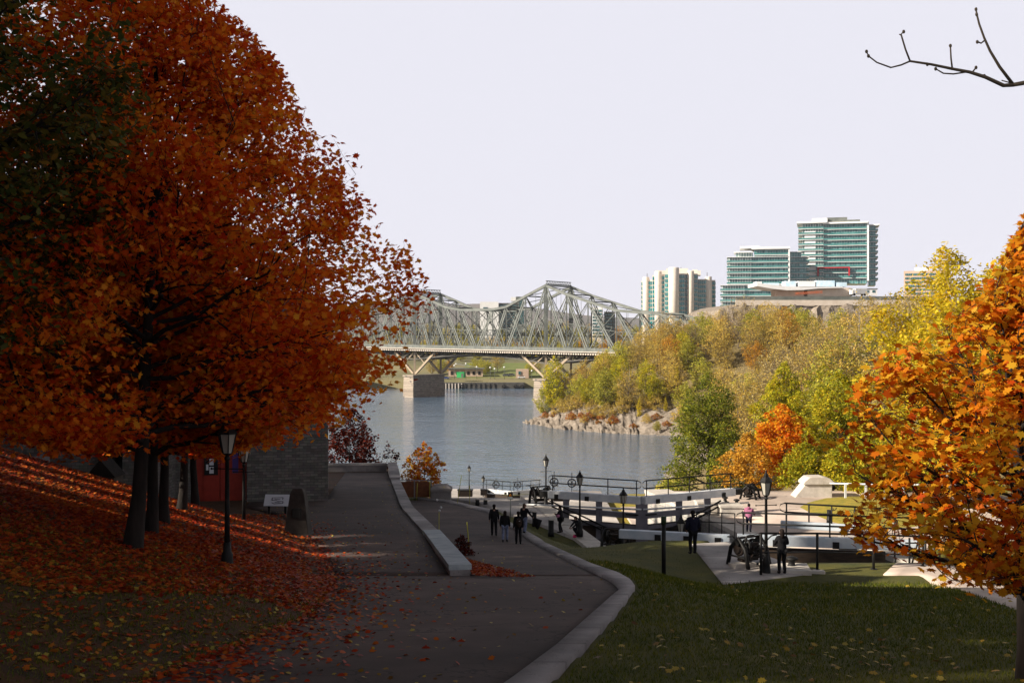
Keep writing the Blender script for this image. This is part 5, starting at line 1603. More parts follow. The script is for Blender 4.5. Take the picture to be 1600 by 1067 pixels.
# ------------------------------------------------------------------ the stone house
HZ0 = 16.1
HX = lambda px: spot(px, 66.0)
o = empty('stone_house', (HX(400), 66.0, HZ0), R(9.5)); tag(o, 'grey stone house with a red double door behind the maples', 'building')
ho = Vector((HX(400), 66.0, HZ0))
def hb(nm, px0, px1, z0, z1, dy0, dy1, mt, parent=o):
    mb = MB(); mb.box(((HX(px0) + HX(px1)) / 2 - ho.x, (dy0 + dy1) / 2, (z0 + z1) / 2), (HX(px1) - HX(px0), dy1 - dy0, z1 - z0)); return mb.build(nm, M[mt], parent)
hb('wall', 386, 511, -1.5, 9.5, 0, 10, 'house_stone')
hb('wall', 160, 302, -1.5, 9.5, .4, 10, 'house_stone')
hb('wall', 302, 386, 4.0, 9.5, .5, 10, 'house_stone')
hb('porch', 302, 386, -1.5, 0.12, -.4, 3, 'concrete')
rp = MB()
x0, x1 = HX(155) - ho.x, HX(516) - ho.x
rp.add([(x0, -.5, 9.5), (x1, -.5, 9.5), (x1, 10.5, 9.5), (x0, 10.5, 9.5), (x0 + .5, 5, 13), (x1 - .5, 5, 13)], [(0, 1, 5, 4), (2, 3, 4, 5), (1, 2, 5), (3, 0, 4), (3, 2, 1, 0)])
rp.build('roof', M['steel_dark'], o)
dr = MB(); dr.box((HX(345) - ho.x, 1.2, 2.0), (HX(386) - HX(305), .2, 3.7)); dr = dr.build('door_frame', M['red_door'], o)
hb('door', 318, 342, .15, 2.6, 1.0, 1.09, 'red_door', dr); hb('door', 344, 383, .15, 2.6, 1.0, 1.09, 'red_door', dr)
hb('window', 319, 340, 1.75, 3.2, .93, 1.0, 'dark', dr)
M['paper'] = mat('white_paper', (.55, .55, .58), .8); M['poster'] = mat('purple_poster', (.06, .03, .16), .6)
hb('notice', 327, 333.5, 2.35, 2.75, .88, .925, 'paper', dr); hb('notice', 327, 333.5, 1.85, 2.25, .88, .925, 'paper', dr); hb('notice', 322, 325.5, 2.05, 2.4, .88, .925, 'paper', dr)
hb('poster', 362, 371, 1.85, 3.1, .93, 1.0, 'poster', dr)
for px in (212, 250):
    hb('window', px, px + 14, 2.0, 4.0, .3, .42, 'dark')
# the darker building further left with an arched doorway, steps, and a small wooden hut
o2 = empty('stone_building', (spot(70, 58), 58.0, 17.0)); tag(o2, 'dark stone building in deep shade at the far left with a tall arched doorway', 'building')
bo = Vector((spot(70, 58), 58, 17))
K58 = lambda px: spot(px, 58) - bo.x
mb = MB(); mb.box(((K58(-260) + K58(134)) / 2, 6, 6.5), (K58(134) - K58(-260), 11, 16)); mb.box(((K58(186) + K58(205)) / 2, 6, 6.5), (K58(205) - K58(186), 11, 16)); mb.box(((K58(134) + K58(186)) / 2, 6, 9.9), (K58(186) - K58(134), 11, 9.2)); mb.build('wall', M['house_stone'], o2)
mb = MB(); mb.box(((K58(134) + K58(186)) / 2, 5, 2.4), (K58(186) - K58(134), .3, 6.4)); mb.build('door', M['dark'], o2)
mb = MB()
for i in range(9):
    a = math.pi * i / 8; b = math.pi * (i + 1) / 8
    r_ = (K58(186) - K58(134)) / 2; cx = (K58(134) + K58(186)) / 2
    mb.bar((cx - r_ * math.cos(a), .35, 4.4 + r_ * .6 * math.sin(a)), (cx - r_ * math.cos(b), .35, 4.4 + r_ * .6 * math.sin(b)), .3, .35)
mb.build('arch', M['stone_pale'], o2)
rp = MB(); rp.add([(K58(-262), -.2, 14.5), (K58(208), -.2, 14.5), (K58(208), 12, 14.5), (K58(-262), 12, 14.5), (K58(-262), 6, 18), (K58(208), 6, 18)], [(0, 1, 5, 4), (2, 3, 4, 5), (1, 2, 5), (3, 0, 4), (3, 2, 1, 0)])
rp.build('roof', M['steel_dark'], o2)
mb = MB()
for i in range(5): mb.box((K58(80 + i * 8), -1.6, 1.9 - i * .35), (.32, 2.2, 2.4 - i * .5))
mb.build('steps', M['kerb'], o2)
mb = MB(); mb.bar((K58(66), -2.8, 2.9), (K58(76), -2.8, 4.0), .06); mb.build('handrail', M['steel'], o2)
hx, hy = spot(165, 52), 52.0
o3 = empty('wooden_hut', (hx, hy, gz(hx, hy) - .1)); tag(o3, 'small dark wooden hut with a white framed window on the leaf bank', 'hut')
zt = z_at(165, 716, 52) - gz(hx, hy) + .1
mb = MB(); mb.box((0, 0, zt * .36), (1.25, 1.2, zt * .72)); mb.build('body', M['planks'], o3)
mb = MB(); mb.add([(-.72, -.7, zt * .7), (.72, -.7, zt * .7), (.72, .7, zt * .7), (-.72, .7, zt * .7), (0, -.7, zt), (0, .7, zt)], [(0, 1, 4), (2, 3, 5), (1, 2, 5, 4), (3, 0, 4, 5), (3, 2, 1, 0)]); mb.build('roof', M['bark'], o3)
wf = MB(); wf.box((0, -.62, zt * .42), (.46, .06, .26)); wf = wf.build('window_frame', M['paper'], o3)
mb = MB(); mb.box((0, -.66, zt * .42), (.34, .04, .17)); mb.build('pane', M['dark'], wf)

# interpretive panel and the dark stone marker
x, y = on(433, 803, uz); z = gz(x, y)
o = empty('information_panel', (x, y, z), R(-4)); tag(o, 'slanted white information panel on two legs beside the dark stone marker', 'sign')
s_ = y / FPX
ph = 17 * s_
tl = Matrix.Rotation(R(-32), 3, 'X')
mb = MB(); mb.box((0, 0, 30 * s_ - ph * .5), (40 * s_, .05, ph * 1.15), 0, 0, tl); pn = mb.build('board', M['paper'], o)
mb = MB()
import itertools
f = lambda a, b: tl @ Vector((a * s_, -.035, b * s_))
cz = Vector((0, 0, 30 * s_ - ph * .5))
for a, b, c, d in ((-8, 4, 9, 4.6), (9, 4.6, 9, 1), (-8, 4, -8, 0), (-8, 0, -2, 0), (-2, 0, 3, -2), (3, -2, 10, -2), (10, -2, 10, -5), (10, -5, -4, -6), (-4, -6, -8, -4), (-4, 2, 5, 1.4), (-3, -3.6, 5, -3.9)):
    mb.bar(f(a, b) + cz, f(c, d) + cz, 1.1 * s_, .02)
M['ink'] = mat('dark_ink', (.05, .03, .06), .8)
mb.build('printed_plan', M['ink'], pn)
for sx in (-1, 1):
    mb = MB(); mb.box((sx * 13 * s_, .05, 10 * s_), (.11, .11, 22 * s_)); mb.build('leg', M['black'], o)
x, y = on(466, 836, uz); s_ = y / FPX
M['dark_stone'] = mat('dark_granite', (0.028, 0.022, 0.018), .85, (.05, .04, .033), 3, 6, .01, 12)
o = empty('stone_marker', (x, y, gz(x, y) - .1)); tag(o, 'dark tapering stone marker on the leaf-covered verge', 'stone marker')
mb = MB()
def frus(mb, w0, w1, d0, d1, z0, z1, mi=0):
    mb.add([(-w0 / 2, -d0 / 2, z0), (w0 / 2, -d0 / 2, z0), (w0 / 2, d0 / 2, z0), (-w0 / 2, d0 / 2, z0), (-w1 / 2, -d1 / 2, z1), (w1 / 2, -d1 / 2, z1), (w1 / 2, d1 / 2, z1), (-w1 / 2, d1 / 2, z1)],
           [(3, 2, 1, 0), (4, 5, 6, 7), (0, 1, 5, 4), (1, 2, 6, 5), (2, 3, 7, 6), (3, 0, 4, 7)], mi)
frus(mb, 40 * s_, 22 * s_, .9, .55, 0, 70 * s_); frus(mb, 22 * s_, 14 * s_, .55, .35, 70 * s_, 77 * s_)
mb.build('shaft', M['dark_stone'], o, .03)
mb = MB(); frus(mb, 46 * s_, 42 * s_, 1.1, 1.0, -.1, 7 * s_); mb.build('plinth', M['dark_stone'], o, .02)
mb = MB(); mb.box((0, -.40, 40 * s_), (13 * s_, .08, 14 * s_), 0, 0, Matrix.Rotation(R(-4), 3, 'X')); mb.build('plaque', M['black'], o)

# ------------------------------------------------------------------ lamp posts
def lamp_post(h, name='lamp_post'):
    o = empty(name, (0, 0, 0))
    s = h / 4.2
    lw = .26 * s                                           # lantern half-width at its top
    mb = MB()
    mb.lathe([(.23, -.3), (.23, .10), (.19, .16), (.15, .55), (.155, .62), (.11, .72), (.095, .95)], seg=10); mb.build('base', M['black'], o)
    zl = h - 1.02 * s
    mb = MB(); mb.lathe([(.075, .9), (.062, zl * .6), (.052, zl - .12), (.075, zl - .10), (.075, zl - .05), (.045, zl)], seg=10); mb.build('pole', M['black'], o)
    mb = MB(); mb.tube([(-.42 * s, 0, zl - .34), (.42 * s, 0, zl - .34)], .018, 6)
    for x in (-.42 * s, .42 * s): mb.blob((x, 0, zl - .34), .032, 0, 8, 5)
    mb.build('ladder_bar', M['black'], o)
    ln = MB(); ln.lathe([(.05, zl), (.13 * s, zl + .05 * s), (.13 * s, zl + .07 * s)], seg=6, smooth=False)
    z1, z2 = zl + .07 * s, zl + .56 * s
    r1, r2 = .13 * s, lw * .92
    for k in range(6):
        a = math.pi * 2 * k / 6
        ln.bar((r1 * math.cos(a), r1 * math.sin(a), z1), (r2 * math.cos(a), r2 * math.sin(a), z2), .024 * s)
    ln.lathe([(r2, z2), (r2 * 1.12, z2), (r2 * 1.12, z2 + .04 * s), (r2, z2 + .04 * s)], seg=6, smooth=False)
    ln = ln.build('lantern', M['black'], o)
    mb = MB(); mb.lathe([(r1 * .93, z1), (r2 * .93, z2)], seg=6, smooth=False); mb.build('glass_pane', M['lamp_glass'], ln)
    mb = MB(); mb.lathe([(r2 * 1.10, z2 + .04 * s), (r2 * .60, z2 + .20 * s), (r2 * .42, z2 + .24 * s), (r2 * .42, z2 + .29 * s), (r2 * .18, z2 + .36 * s), (.03 * s, z2 + .42 * s), (.035 * s, z2 + .445 * s), (.012, z2 + .50 * s)], seg=6, smooth=False)
    mb.build('cap', M['black'], ln)
    return o
lp = lamp_post(4.2)
LAMPS = [  # photo x, top y, base y (None: from height), distance, label
    (355, 650, 904, 28.0, 'tallest black lamp post in front, on the leaf bank left of the path'),
    (381, 684, 848, 43.5, 'black lamp post just behind the tallest one, left of the path'),
    (1197, 735, 902, 42.8, 'black lamp post standing at the lock pit railing beside a standing person'),
    (974, 762, 866, 66.0, 'black lamp post before the white gate, beside a hand winch'),
    (906, 735, None, 74.0, 'black lamp post behind the crouching person, left of the white gate'),
    (853, 710, 791, 88.5, 'tall black lamp post beside the winch on the left terrace'),
    (733, 726, 773, 158.0, 'small far lamp post nearest to the grey stone gate pier'),
    (755, 742, None, 154.0, 'small far lamp post between the gate pier and the spoked wheels'),
    (1064, 804, None, 60.0, 'low lamp post whose lantern shows beside the standing man'),
    (1398, 806, 890, 45.2, 'lamp post half hidden in the orange maple leaves')]
for i, (px, pt, pb, D, label) in enumerate(LAMPS):
    x = spot(px, D)
    zt = z_at(px, pt, D)
    zb = z_at(px, pb, D) if pb else max(zt - 4.2, 2.8)
    zb = zb if pb else zt - 4.2
    o = lp if i == 0 else copy_tree(lp)
    o.location = (x, D, zb); s = (zt - zb) / 4.2
    o.scale = (min(s, 1.0), min(s, 1.0), s) if s < 1.2 else (s, s, s)
    o.rotation_euler = (0, 0, R(8 * (i % 3) - 6))
    tag(o, label, 'street lamp', 'black lantern lamp posts')
x = LAMPS[0]
mb = MB(); mb.lathe([(.42, -.4), (.42, .05), (.36, .12)], seg=16)
fo = mb.build('footing', M['kerb']); fo.parent = lp; CHILD.setdefault(lp, [])

# pole with a green sleeve on the lawn
D = 39.6; x = spot(1037, D)
o = empty('pole', (x, D, gz(x, D) - .1)); tag(o, 'plain dark pole standing alone on the lawn', 'pole')
hh = z_at(1037, 806, D) - gz(x, D) + .1
mb = MB(); mb.tube([(0, 0, 0), (0, 0, hh - .3)], .08, 10); mb.build('shaft', M['black'], o)
M['dkgreen'] = mat('dark_green', (.02, .035, .012), .6)
mb = MB(); mb.tube([(0, 0, hh - .3), (0, 0, hh)], .1, 10); mb.build('sleeve', M['dkgreen'], o)

# ------------------------------------------------------------------ the locks
AX = Vector((-0.172, 1, 0)).normalized(); AP = Vector((AX.y, -AX.x, 0))      # along the canal, and across to the right
def ap(y, side, z): 
    c = Vector((float(axis_x(y)), y, z)); return c + AP * side
def lock_wall(y0, y1, side, zt, zb, label, w=1.3, mt='lockstone'):
    o = empty('lock_wall', tuple(ap(y0, side, zt))); tag(o, label, 'lock wall'); off = ap(y0, side, zt)
    s = 1 if side > 0 else -1
    mb = MB(); mb.add([ap(y, side + s * k, z) - off for z in (zb, zt - .3) for y, k in ((y0, 0), (y1, 0), (y1, w), (y0, w))], [(0, 1, 2, 3), (4, 5, 6, 7), (0, 1, 5, 4), (1, 2, 6, 5), (2, 3, 7, 6), (3, 0, 4, 7)])
    mb.build('masonry', M[mt], o)
    mb = MB(); mb.add([ap(y, side + s * k, z) - off for z in (zt - .3, zt) for y, k in ((y0, -.06), (y1, -.06), (y1, w), (y0, w))], [(0, 1, 2, 3), (4, 5, 6, 7), (0, 1, 5, 4), (1, 2, 6, 5), (2, 3, 7, 6), (3, 0, 4, 7)])
    mb.build('coping', M['stone_pale'], o)
lock_wall(44.8, 50.0, -5.0, 16.86, 12.5, 'left wall of the near lock pit below the concrete pad', mt='wet_shaded_stone')
lock_wall(50.02, 59.5, -5.0, 15.25, 9.0, 'left lock wall at the near gate, behind the concrete pad', mt='wet_shaded_stone')
lock_wall(44.8, 59.5, 5.0, 15.25, 9.0, 'right wall of the near lock pit beside the dark water', mt='wet_shaded_stone')
lock_wall(59.55, 80.0, -5.0, 12.64, 8.5, 'left wall of the second lock in shade', mt='wet_shaded_stone')
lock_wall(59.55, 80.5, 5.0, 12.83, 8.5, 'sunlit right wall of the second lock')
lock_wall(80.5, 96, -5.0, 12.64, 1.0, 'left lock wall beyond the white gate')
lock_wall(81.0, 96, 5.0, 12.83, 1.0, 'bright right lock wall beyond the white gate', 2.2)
# near end of the pit
o = empty('lock_wall', tuple(ap(44.4, 0, 16.5))); tag(o, 'near end wall of the lock pit under the black railing', 'lock wall'); off = ap(44.4, 0, 16.5)
mb = MB(); mb.add([ap(y, k, z) - off for z in (12.3, 16.78) for y, k in ((44.0, -6.2), (44.8, -6.2), (44.8, 7.5), (44.0, 7.5))], [(0, 1, 2, 3), (4, 5, 6, 7), (0, 1, 5, 4), (1, 2, 6, 5), (2, 3, 7, 6), (3, 0, 4, 7)]); mb.build('masonry', M['lockstone'], o)

# concrete pad
zpad = lambda Y: 16.9
pad = [on(a, b, zpad) for a, b in ((1080, 851), (1130, 912), (1190, 902), (1262, 893))] + [(10.6, 45.0)] 
pl = [on(1130, 912, zpad), on(1105, 881, zpad), on(1080, 850, zpad)]
pr = [on(1262, 896, zpad), (11.3, 44.6), (float(axis_x(49.5)) - 5.1, 49.4)]
tag(strip(pl, pr, 16, 10, 16.92, 'pavement', M['concrete'], skirt=2.2, zf=lambda x, y: x * 0), kind='structure')
# stone steps/kerb by the pit railing
mb = MB(); mb.box((spot(1228, 43.2), 43.4, 16.93), (1.9, 1.5, .22), R(-8)); mb.box((spot(1272, 43.0), 43.0, 16.85), (.8, .35, .22), R(-8))
tag(mb.build('stone_block', M['stone_pale']), 'pale flat stone block at the corner of the pit by the standing long-haired person', 'stone block')

M['beam'] = mat('beam_paint', (0.36, 0.42, 0.48), 0.55, (0.50, 0.53, 0.56), 1.4, 7, 0.004, 12)
def railed_beam(parent, A, B, depth, height, clips, rail_h, rails=True, curl=0, mt='beam', name='balance_beam'):
    "a squared timber from A to B (local), with black strap boxes and a handrail standing on it"
    mb = MB(); mb.bar(A, B, depth, height); bm_ = mb.build(name, M[mt], parent, .02)
    d = (B - A); L = d.length; d.normalize(); nrm = Vector((-d.y, d.x, 0)).normalized()
    for t in clips:
        p = A + d * (L * t)
        c = MB(); c.bar(p - d * .16 - Vector((0, 0, height * .2)), p + d * .16 - Vector((0, 0, height * .2)), depth + .14, .34); c.build('strap', M['black'], bm_)
    if rails:
        up = Vector((0, 0, 1))
        h0 = height / 2
        r = MB()
        for k in (1.0, .5):
            r.tube([A + d * .2 + up * (h0 + rail_h * k), B - d * .2 + up * (h0 + rail_h * k)], .05, 6)
        n = max(3, int(L / 1.9))
        for i in range(n + 1):
            p = A + d * (.3 + (L - .6) * i / n)
            r.tube([p + up * (h0 - .1), p + up * (h0 + rail_h)], .042, 6)
        for e, sgn in ((A + d * .2, -1), (B - d * .2, 1)):
            pts = [e + up * (h0 + rail_h)]
            for k in range(1, 5):
                a = math.pi * k / 4
                pts.append(e + d * (sgn * .28 * math.sin(a)) + up * (h0 + rail_h * (.75 + .25 * math.cos(a))))
            r.tube(pts, .03, 6)
        r.build('handrail', M['black'], parent)
    return bm_

# --- near gate: two pale beams
def gate_near():
    zb = 15.95
    Apt = lambda px, D: Vector((spot(px, D), D, zb))
    pts = [(968, 57.0), (1128, 55.4), (1150, 55.3), (1443, 53.6)]
    o1 = empty('lock_gate', tuple(Apt(1050, 56))); tag(o1, 'near lock gate with a pale blue beam, left leaf behind the standing man', 'lock gate')
    off = Vector(o1.location)
    railed_beam(o1, Apt(968, 57.0) - off, Apt(1140, 55.4) - off, .42, .44, (.36, .62, .90), 1.05, False)
    mb = MB(); mb.bar(Apt(1045, 56.2) - off + Vector((0, 0, -.62)), Apt(1142, 55.4) - off + Vector((0, 0, -.62)), .3, .3); mb.build('rail', M['planks'], o1)
    mb = MB(); a, b = Apt(1000, 56.6) - off, Apt(1142, 55.4) - off
    mb.bar(a + Vector((0, .1, -2.2)), b + Vector((0, .1, -2.2)), .25, 3.6); mb.build('planking', M['planks'], o1)
    mb = MB(); r0 = Apt(1090, 56.0) - off; r1 = Apt(1150, 55.4) - off
    for k in (.55, 1.05): mb.tube([r0 + Vector((0, .3, .2 + k)), r1 + Vector((0, .3, .2 + k))], .03, 6)
    for t in (0, .33, .66, 1): p = r0.lerp(r1, t); mb.tube([p + Vector((0, .3, 0)), p + Vector((0, .3, 1.25))], .03, 6)
    mb.build('handrail', M['black'], o1)
    o2 = empty('lock_gate', tuple(Apt(1300, 54.5))); tag(o2, 'near lock gate with pale beam and double handrail, right leaf behind the long-haired person', 'lock gate')
    off = Vector(o2.location)
    railed_beam(o2, Apt(1152, 55.4) - off, Apt(1446, 53.6) - off, .48, .50, (.21, .53, .89), 1.1, True)
    mb = MB(); a, b = Apt(1152, 55.4) - off, Apt(1384, 54.1) - off
    mb.bar(a + Vector((0, .1, -2.2)), b + Vector((0, .1, -2.2)), .25, 3.6); mb.build('planking', M['planks'], o2)
    railed_beam(o2, Apt(1220, 58.5) - off + Vector((0, 0, .25)), Apt(1345, 57.0) - off + Vector((0, 0, .25)), .34, .36, (.8,), .95, True, name='walkway_beam')
gate_near()

# --- the big white gate
def gate_white():
    zb = 14.32
    C = Vector((spot(1003, 80.0), 80.0, zb))
    Lt = Vector((spot(858, 83.4), 83.4, zb + .0)); Rt = Vector((spot(1146, 84.2), 84.2, zb + .06))
    for end, label, sgn in ((Lt, 'white lock gate, left leaf ending at the tall lamp post', -1), (Rt, 'white lock gate, right leaf ending at the golden bush', 1)):
        o = empty('lock_gate', tuple(C)); tag(o, label, 'lock gate')
        e = end - C
        d = e.normalized(); a0 = d * .12
        railed_beam(o, a0, e, .55, .56, (.17, .56, .9) if sgn < 0 else (.13, .47, .86), 1.15, True, mt='white_paint')
        tail = MB(); tail.bar(e, e + d * .7, .5, .45); tail.build('beam_end', M['black'], o)
        Lf = 6.1                                             # the leaf itself
        dn = Vector((0, 0, 1))
        posts = (.22, 3.4, Lf)
        for k, t in enumerate(posts):
            mb = MB(); p = d * t; mb.bar(p + Vector((0, 0, -.28)), p + Vector((0, 0, -5.4)), .42 if k != 1 else .36, .46); mb.build('post', M['grey_paint'], o)
        for zz, hh, w in ((-1.15, .40, .34), (-2.0, .28, .34)):
            mb = MB(); mb.bar(d * .3 + dn * zz, d * (Lf + .1) + dn * zz, w, hh); mb.build('cross_rail', M['grey_paint'], o)
        mb = MB(); mb.bar(d * .3 + dn * -3.75, d * (Lf + .1) + dn * -3.75, .22, 3.9); mb.build('planking', M['planks'], o)
        mb = MB(); mb.tube([d * .1 + dn * -.62 + Vector((0, -.32, 0)), d * (Lf + 4) + dn * -.9 + Vector((0, -.32, 0))], .07, 8); mb.build('push_bar', M['white_paint'], o)
        br_ = MB()
        for q in (.0, .34): br_.bar(d * 2.2 + dn * (-2.7 + q) + Vector((0, -.5, 0)), d * (Lf + 1.2) + dn * (-.85 + q) + Vector((0, -.5, 0)), .10, .10)
        br_.build('brace', M['black'], o)
        for t in (1.0, ):
            mb = MB(); mb.bar(d * .3 + dn * -1.05 + Vector((0, -.3, 0)), d * 1.3 + dn * -1.05 + Vector((0, -.3, 0)), .06, .10); mb.build('iron_strap', M['black'], o)
        if sgn < 0:
            for px in (866, 893):
                t = (spot(px, 83) - C.x) / d.x
                mb = MB(); c = d * t + dn * .95
                mb.ring(c, .30, .045, 'y', 18)
                for q in range(3):
                    a = math.pi * q / 3; mb.bar(c + Vector((math.cos(a) * .3, 0, math.sin(a) * .3)), c - Vector((math.cos(a) * .3, 0, math.sin(a) * .3)), .035)
                mb.tube([d * t + dn * .2, d * t + dn * 1.75], .03, 6)
                mb.build('valve_wheel', M['black'], o)
gate_white()
# bright stone buttresses by the white gate
for px, w_, D, label in ((1108, 2.0, 84.6, 'sunlit stone buttress behind the right leaf of the white gate'), (1140, 1.6, 82.6, 'sunlit stone block at the end of the white gate')):
    x = spot(px, D); mb = MB(); mb.box((0, 0, -1.4), (w_, 1.6, 3.4)); o = empty('stone_block', (x, D, 13.2)); tag(o, label, 'stone block')
    mb.build('masonry', M['stone_pale'], o, .03); mb = MB(); mb.box((0, 0, .38), (w_ + .15, 1.75, .16)); mb.build('coping', M['stone_pale'], o)

# --- the lower gates far down by the water
def gate_low():
    D = 150.0; zb = 5.2
    for (a, b), wheels, label in (((757, 800), (775,), 'far lower lock gate with a spoked wheel, left leaf'), ((800, 846), (809,), 'far lower lock gate with a spoked wheel, right leaf')):
        A = Vector((spot(a, D), D + (2 if a < 790 else -.5), zb)); B = Vector((spot(b, D), D + (-.5 if a < 790 else 2), zb))
        o = empty('lock_gate', tuple((A + B) / 2)); tag(o, label, 'lock gate'); off = (A + B) / 2
        railed_beam(o, A - off, B - off, .5, .5, (.2, .8), 1.25, True, mt='white_paint')
        mb = MB(); mb.bar(A - off + Vector((0, 0, -2.2)), B - off + Vector((0, 0, -2.2)), .25, 3.6); mb.build('planking', M['planks'], o)
        for px in wheels:
            c = Vector((spot(px, D) - off.x, -.5, 1.05)); mb = MB(); mb.ring(c, .45, .065, 'y', 20)
            for q in range(4):
                an = math.pi * q / 4; mb.bar(c + Vector((math.cos(an) * .45, 0, math.sin(an) * .45)), c - Vector((math.cos(an) * .45, 0, math.sin(an) * .45)), .05)
            mb.tube([c - Vector((0, 0, 1.1)), c + Vector((0, 0, .95))], .035, 6)
            mb.build('valve_wheel', M['black'], o)
gate_low()
# pale quay of the lower locks
for (a, b, y0, y1, z, label) in ((-9.5, -3.6, 128, 162, 4.05, 'pale quay left of the far lower gate'), (3.9, 13, 128, 160, 4.05, 'pale quay right of the far lower gate')):
    mb = MB(); mb.box(((a + b) / 2, (y0 + y1) / 2, z - .3), (b - a, y1 - y0, .6)); tag(mb.build('quay', M['concrete']), kind='structure')
mb = MB(); mb.box((19, 128, 3.86), (9, 34, .3)); tag(mb.build('footpath', M['paving']), kind='structure')

# --- hand winches
def winch():
    o = empty('lock_winch', (0, 0, 0))
    for sx in (-.55, .55):
        mb = MB()
        mb.tube([(sx, -.62, 0), (sx, -.42, .75), (sx, -.06, 1.12), (sx, .06, 1.12), (sx, .42, .75), (sx, .62, 0)], [.085, .08, .075, .075, .08, .085], 6)
        mb.bar((sx, -.5, .42), (sx, .5, .42), .06); mb.tube([(sx - .05, 0, .98), (sx + .05, 0, .98)], .12, 10)
        mb.build('side_frame', M['black'], o)
    mb = MB(); mb.tube([(-.55, .12, .70), (.55, .12, .70)], .17, 12); mb.build('drum', M['black_rust'], o)
    mb = MB(); mb.ring((.34, .12, .70), .31, .06, 'x', 20)
    for q in range(3):
        a = math.pi * q / 3; mb.bar((.34, .12 + math.cos(a) * .31, .7 + math.sin(a) * .31), (.34, .12 - math.cos(a) * .31, .7 - math.sin(a) * .31), .05)
    mb.build('gear_wheel', M['black'], o)
    mb = MB(); mb.ring((-.30, -.2, .88), .22, .05, 'x', 14); mb.tube([(-.62, -.2, .95), (.62, -.2, .95)], .035, 8); mb.build('pinion', M['black'], o)
    for sx in (-1, 1):
        mb = MB(); mb.tube([(sx * .62, -.2, .95), (sx * .70, -.2, .95), (sx * .72, -.2 - .3 * sx, 1.22), (sx * 1.0, -.2 - .3 * sx, 1.24)], .03, 6); mb.build('crank', M['black'], o)
    mb = MB(); mb.box((0, 0, .06), (1.3, .25, .12)); mb.build('tie_bar', M['black'], o)
    mb = MB(); mb.ring((-.42, .1, .74), .26, .07, 'x', 18); mb.bar((-.42, -.16, .74), (-.42, .36, .74), .06); mb.ring((.1, .1, .66), .20, .06, 'x', 16); mb.bar((-.6, 0, 1.16), (.6, 0, 1.16), .1, .08); mb.bar((-.56, -.42, .42), (.56, -.42, .42), .07); mb.bar((-.56, -.48, .2), (.56, -.2, .95), .06); mb.bar((.56, -.48, .2), (-.56, -.2, .95), .06); mb.box((0, .05, .30), (.85, .30, .16)); mb.box((0, -.25, .92), (.5, .12, .12)); mb.build('gear_case', M['black_rust'], o, .02)
    return o
wn = winch()
for i, (px, py, D, rz, s, label) in enumerate([
    (1170, 884, 44.2, .5, 1.02, 'black hand winch on the pad behind the railing, nearest of the winches'),
    (961, 862, 66.5, -.4, 1.18, 'black hand winch beside the lamp post, left of the lock'),
    (845, 788, 89.5, .35, 1.28, 'black hand winch beside the tall lamp post on the left terrace'),
    (1172, 781, 91.5, 1.1, 1.15, 'black hand winch in the sun near the end of the white gate beam')]):
    o = wn if i == 0 else copy_tree(wn)
    o.location = (spot(px, D), D, z_at(px, py, D)); o.rotation_euler = (0, 0, rz); o.scale = (s, s, s)
    tag(o, label, 'winch', 'black hand winches by the lock')
mb = MB(); mb.box((spot(1160, 43.9), 43.9, 16.98), (1.0, .5, .2), .4); tag(mb.build('stone_block', M['stone_pale']), 'pale stone footing under the nearest winch', 'stone block')

# --- black railing round the near pit
def pit_railing():
    pts = [on(1150, 868, lambda Y: 16.9), (spot(1189, 42.4), 42.4), (spot(1277, 43.5), 43.5), (spot(1365, 43.7), 43.7), (spot(1442, 44.2), 44.2)]
    o = empty('railing', (pts[2][0], pts[2][1], 16.85)); tag(o, 'black two-bar railing in front of the lock pit', 'railing')
    off = Vector((pts[2][0], pts[2][1], 16.85))
    tops = [z_at(1172, 834, 42.9), z_at(1189, 833, 42.4), z_at(1277, 833, 43.5), z_at(1365, 835, 43.7), z_at(1442, 838, 44.2)]
    r = MB(); r2 = MB()
    P0 = [Vector((spot(1170, 42.6), 42.6, tops[0]))] + [Vector((pts[i][0], pts[i][1], tops[i])) for i in (1, 2, 3, 4)]
    lowz = [z_at(1170, 863, 42.6)] + [t - .75 for t in tops[1:]]
    r.tube([Vector((P0[0].x - .12, P0[0].y, lowz[0] + .3)) - off, Vector((P0[0].x - .12, P0[0].y, P0[0].z - .14)) - off, Vector((P0[0].x - .06, P0[0].y, P0[0].z - .03)) - off, Vector(P0[0]) + Vector((.05, 0, 0)) - off] + [p - off for p in P0[1:]], .042, 8)
    r.tube([Vector((P0[0].x - .12, P0[0].y, lowz[0] + .3)) - off, Vector((P0[0].x, P0[0].y, lowz[0])) - off] + [Vector((p.x, p.y, z)) - off for p, z in zip(P0[1:], lowz[1:])], .03, 8)
    r.build('rail', M['black'], o)
    for p in P0[1:]:
        m = MB(); zb = gz(p.x, p.y)
        zb = min(zb, 16.9)
        m.tube([Vector((p.x, p.y, zb - .2)) - off, p - off], .055, 8); m.lathe([(.13, zb - off.z), (.13, zb + .03 - off.z)], (p.x - off.x, p.y - off.y, 0), 10)
        m.build('post', M['black'], o)
pit_railing()
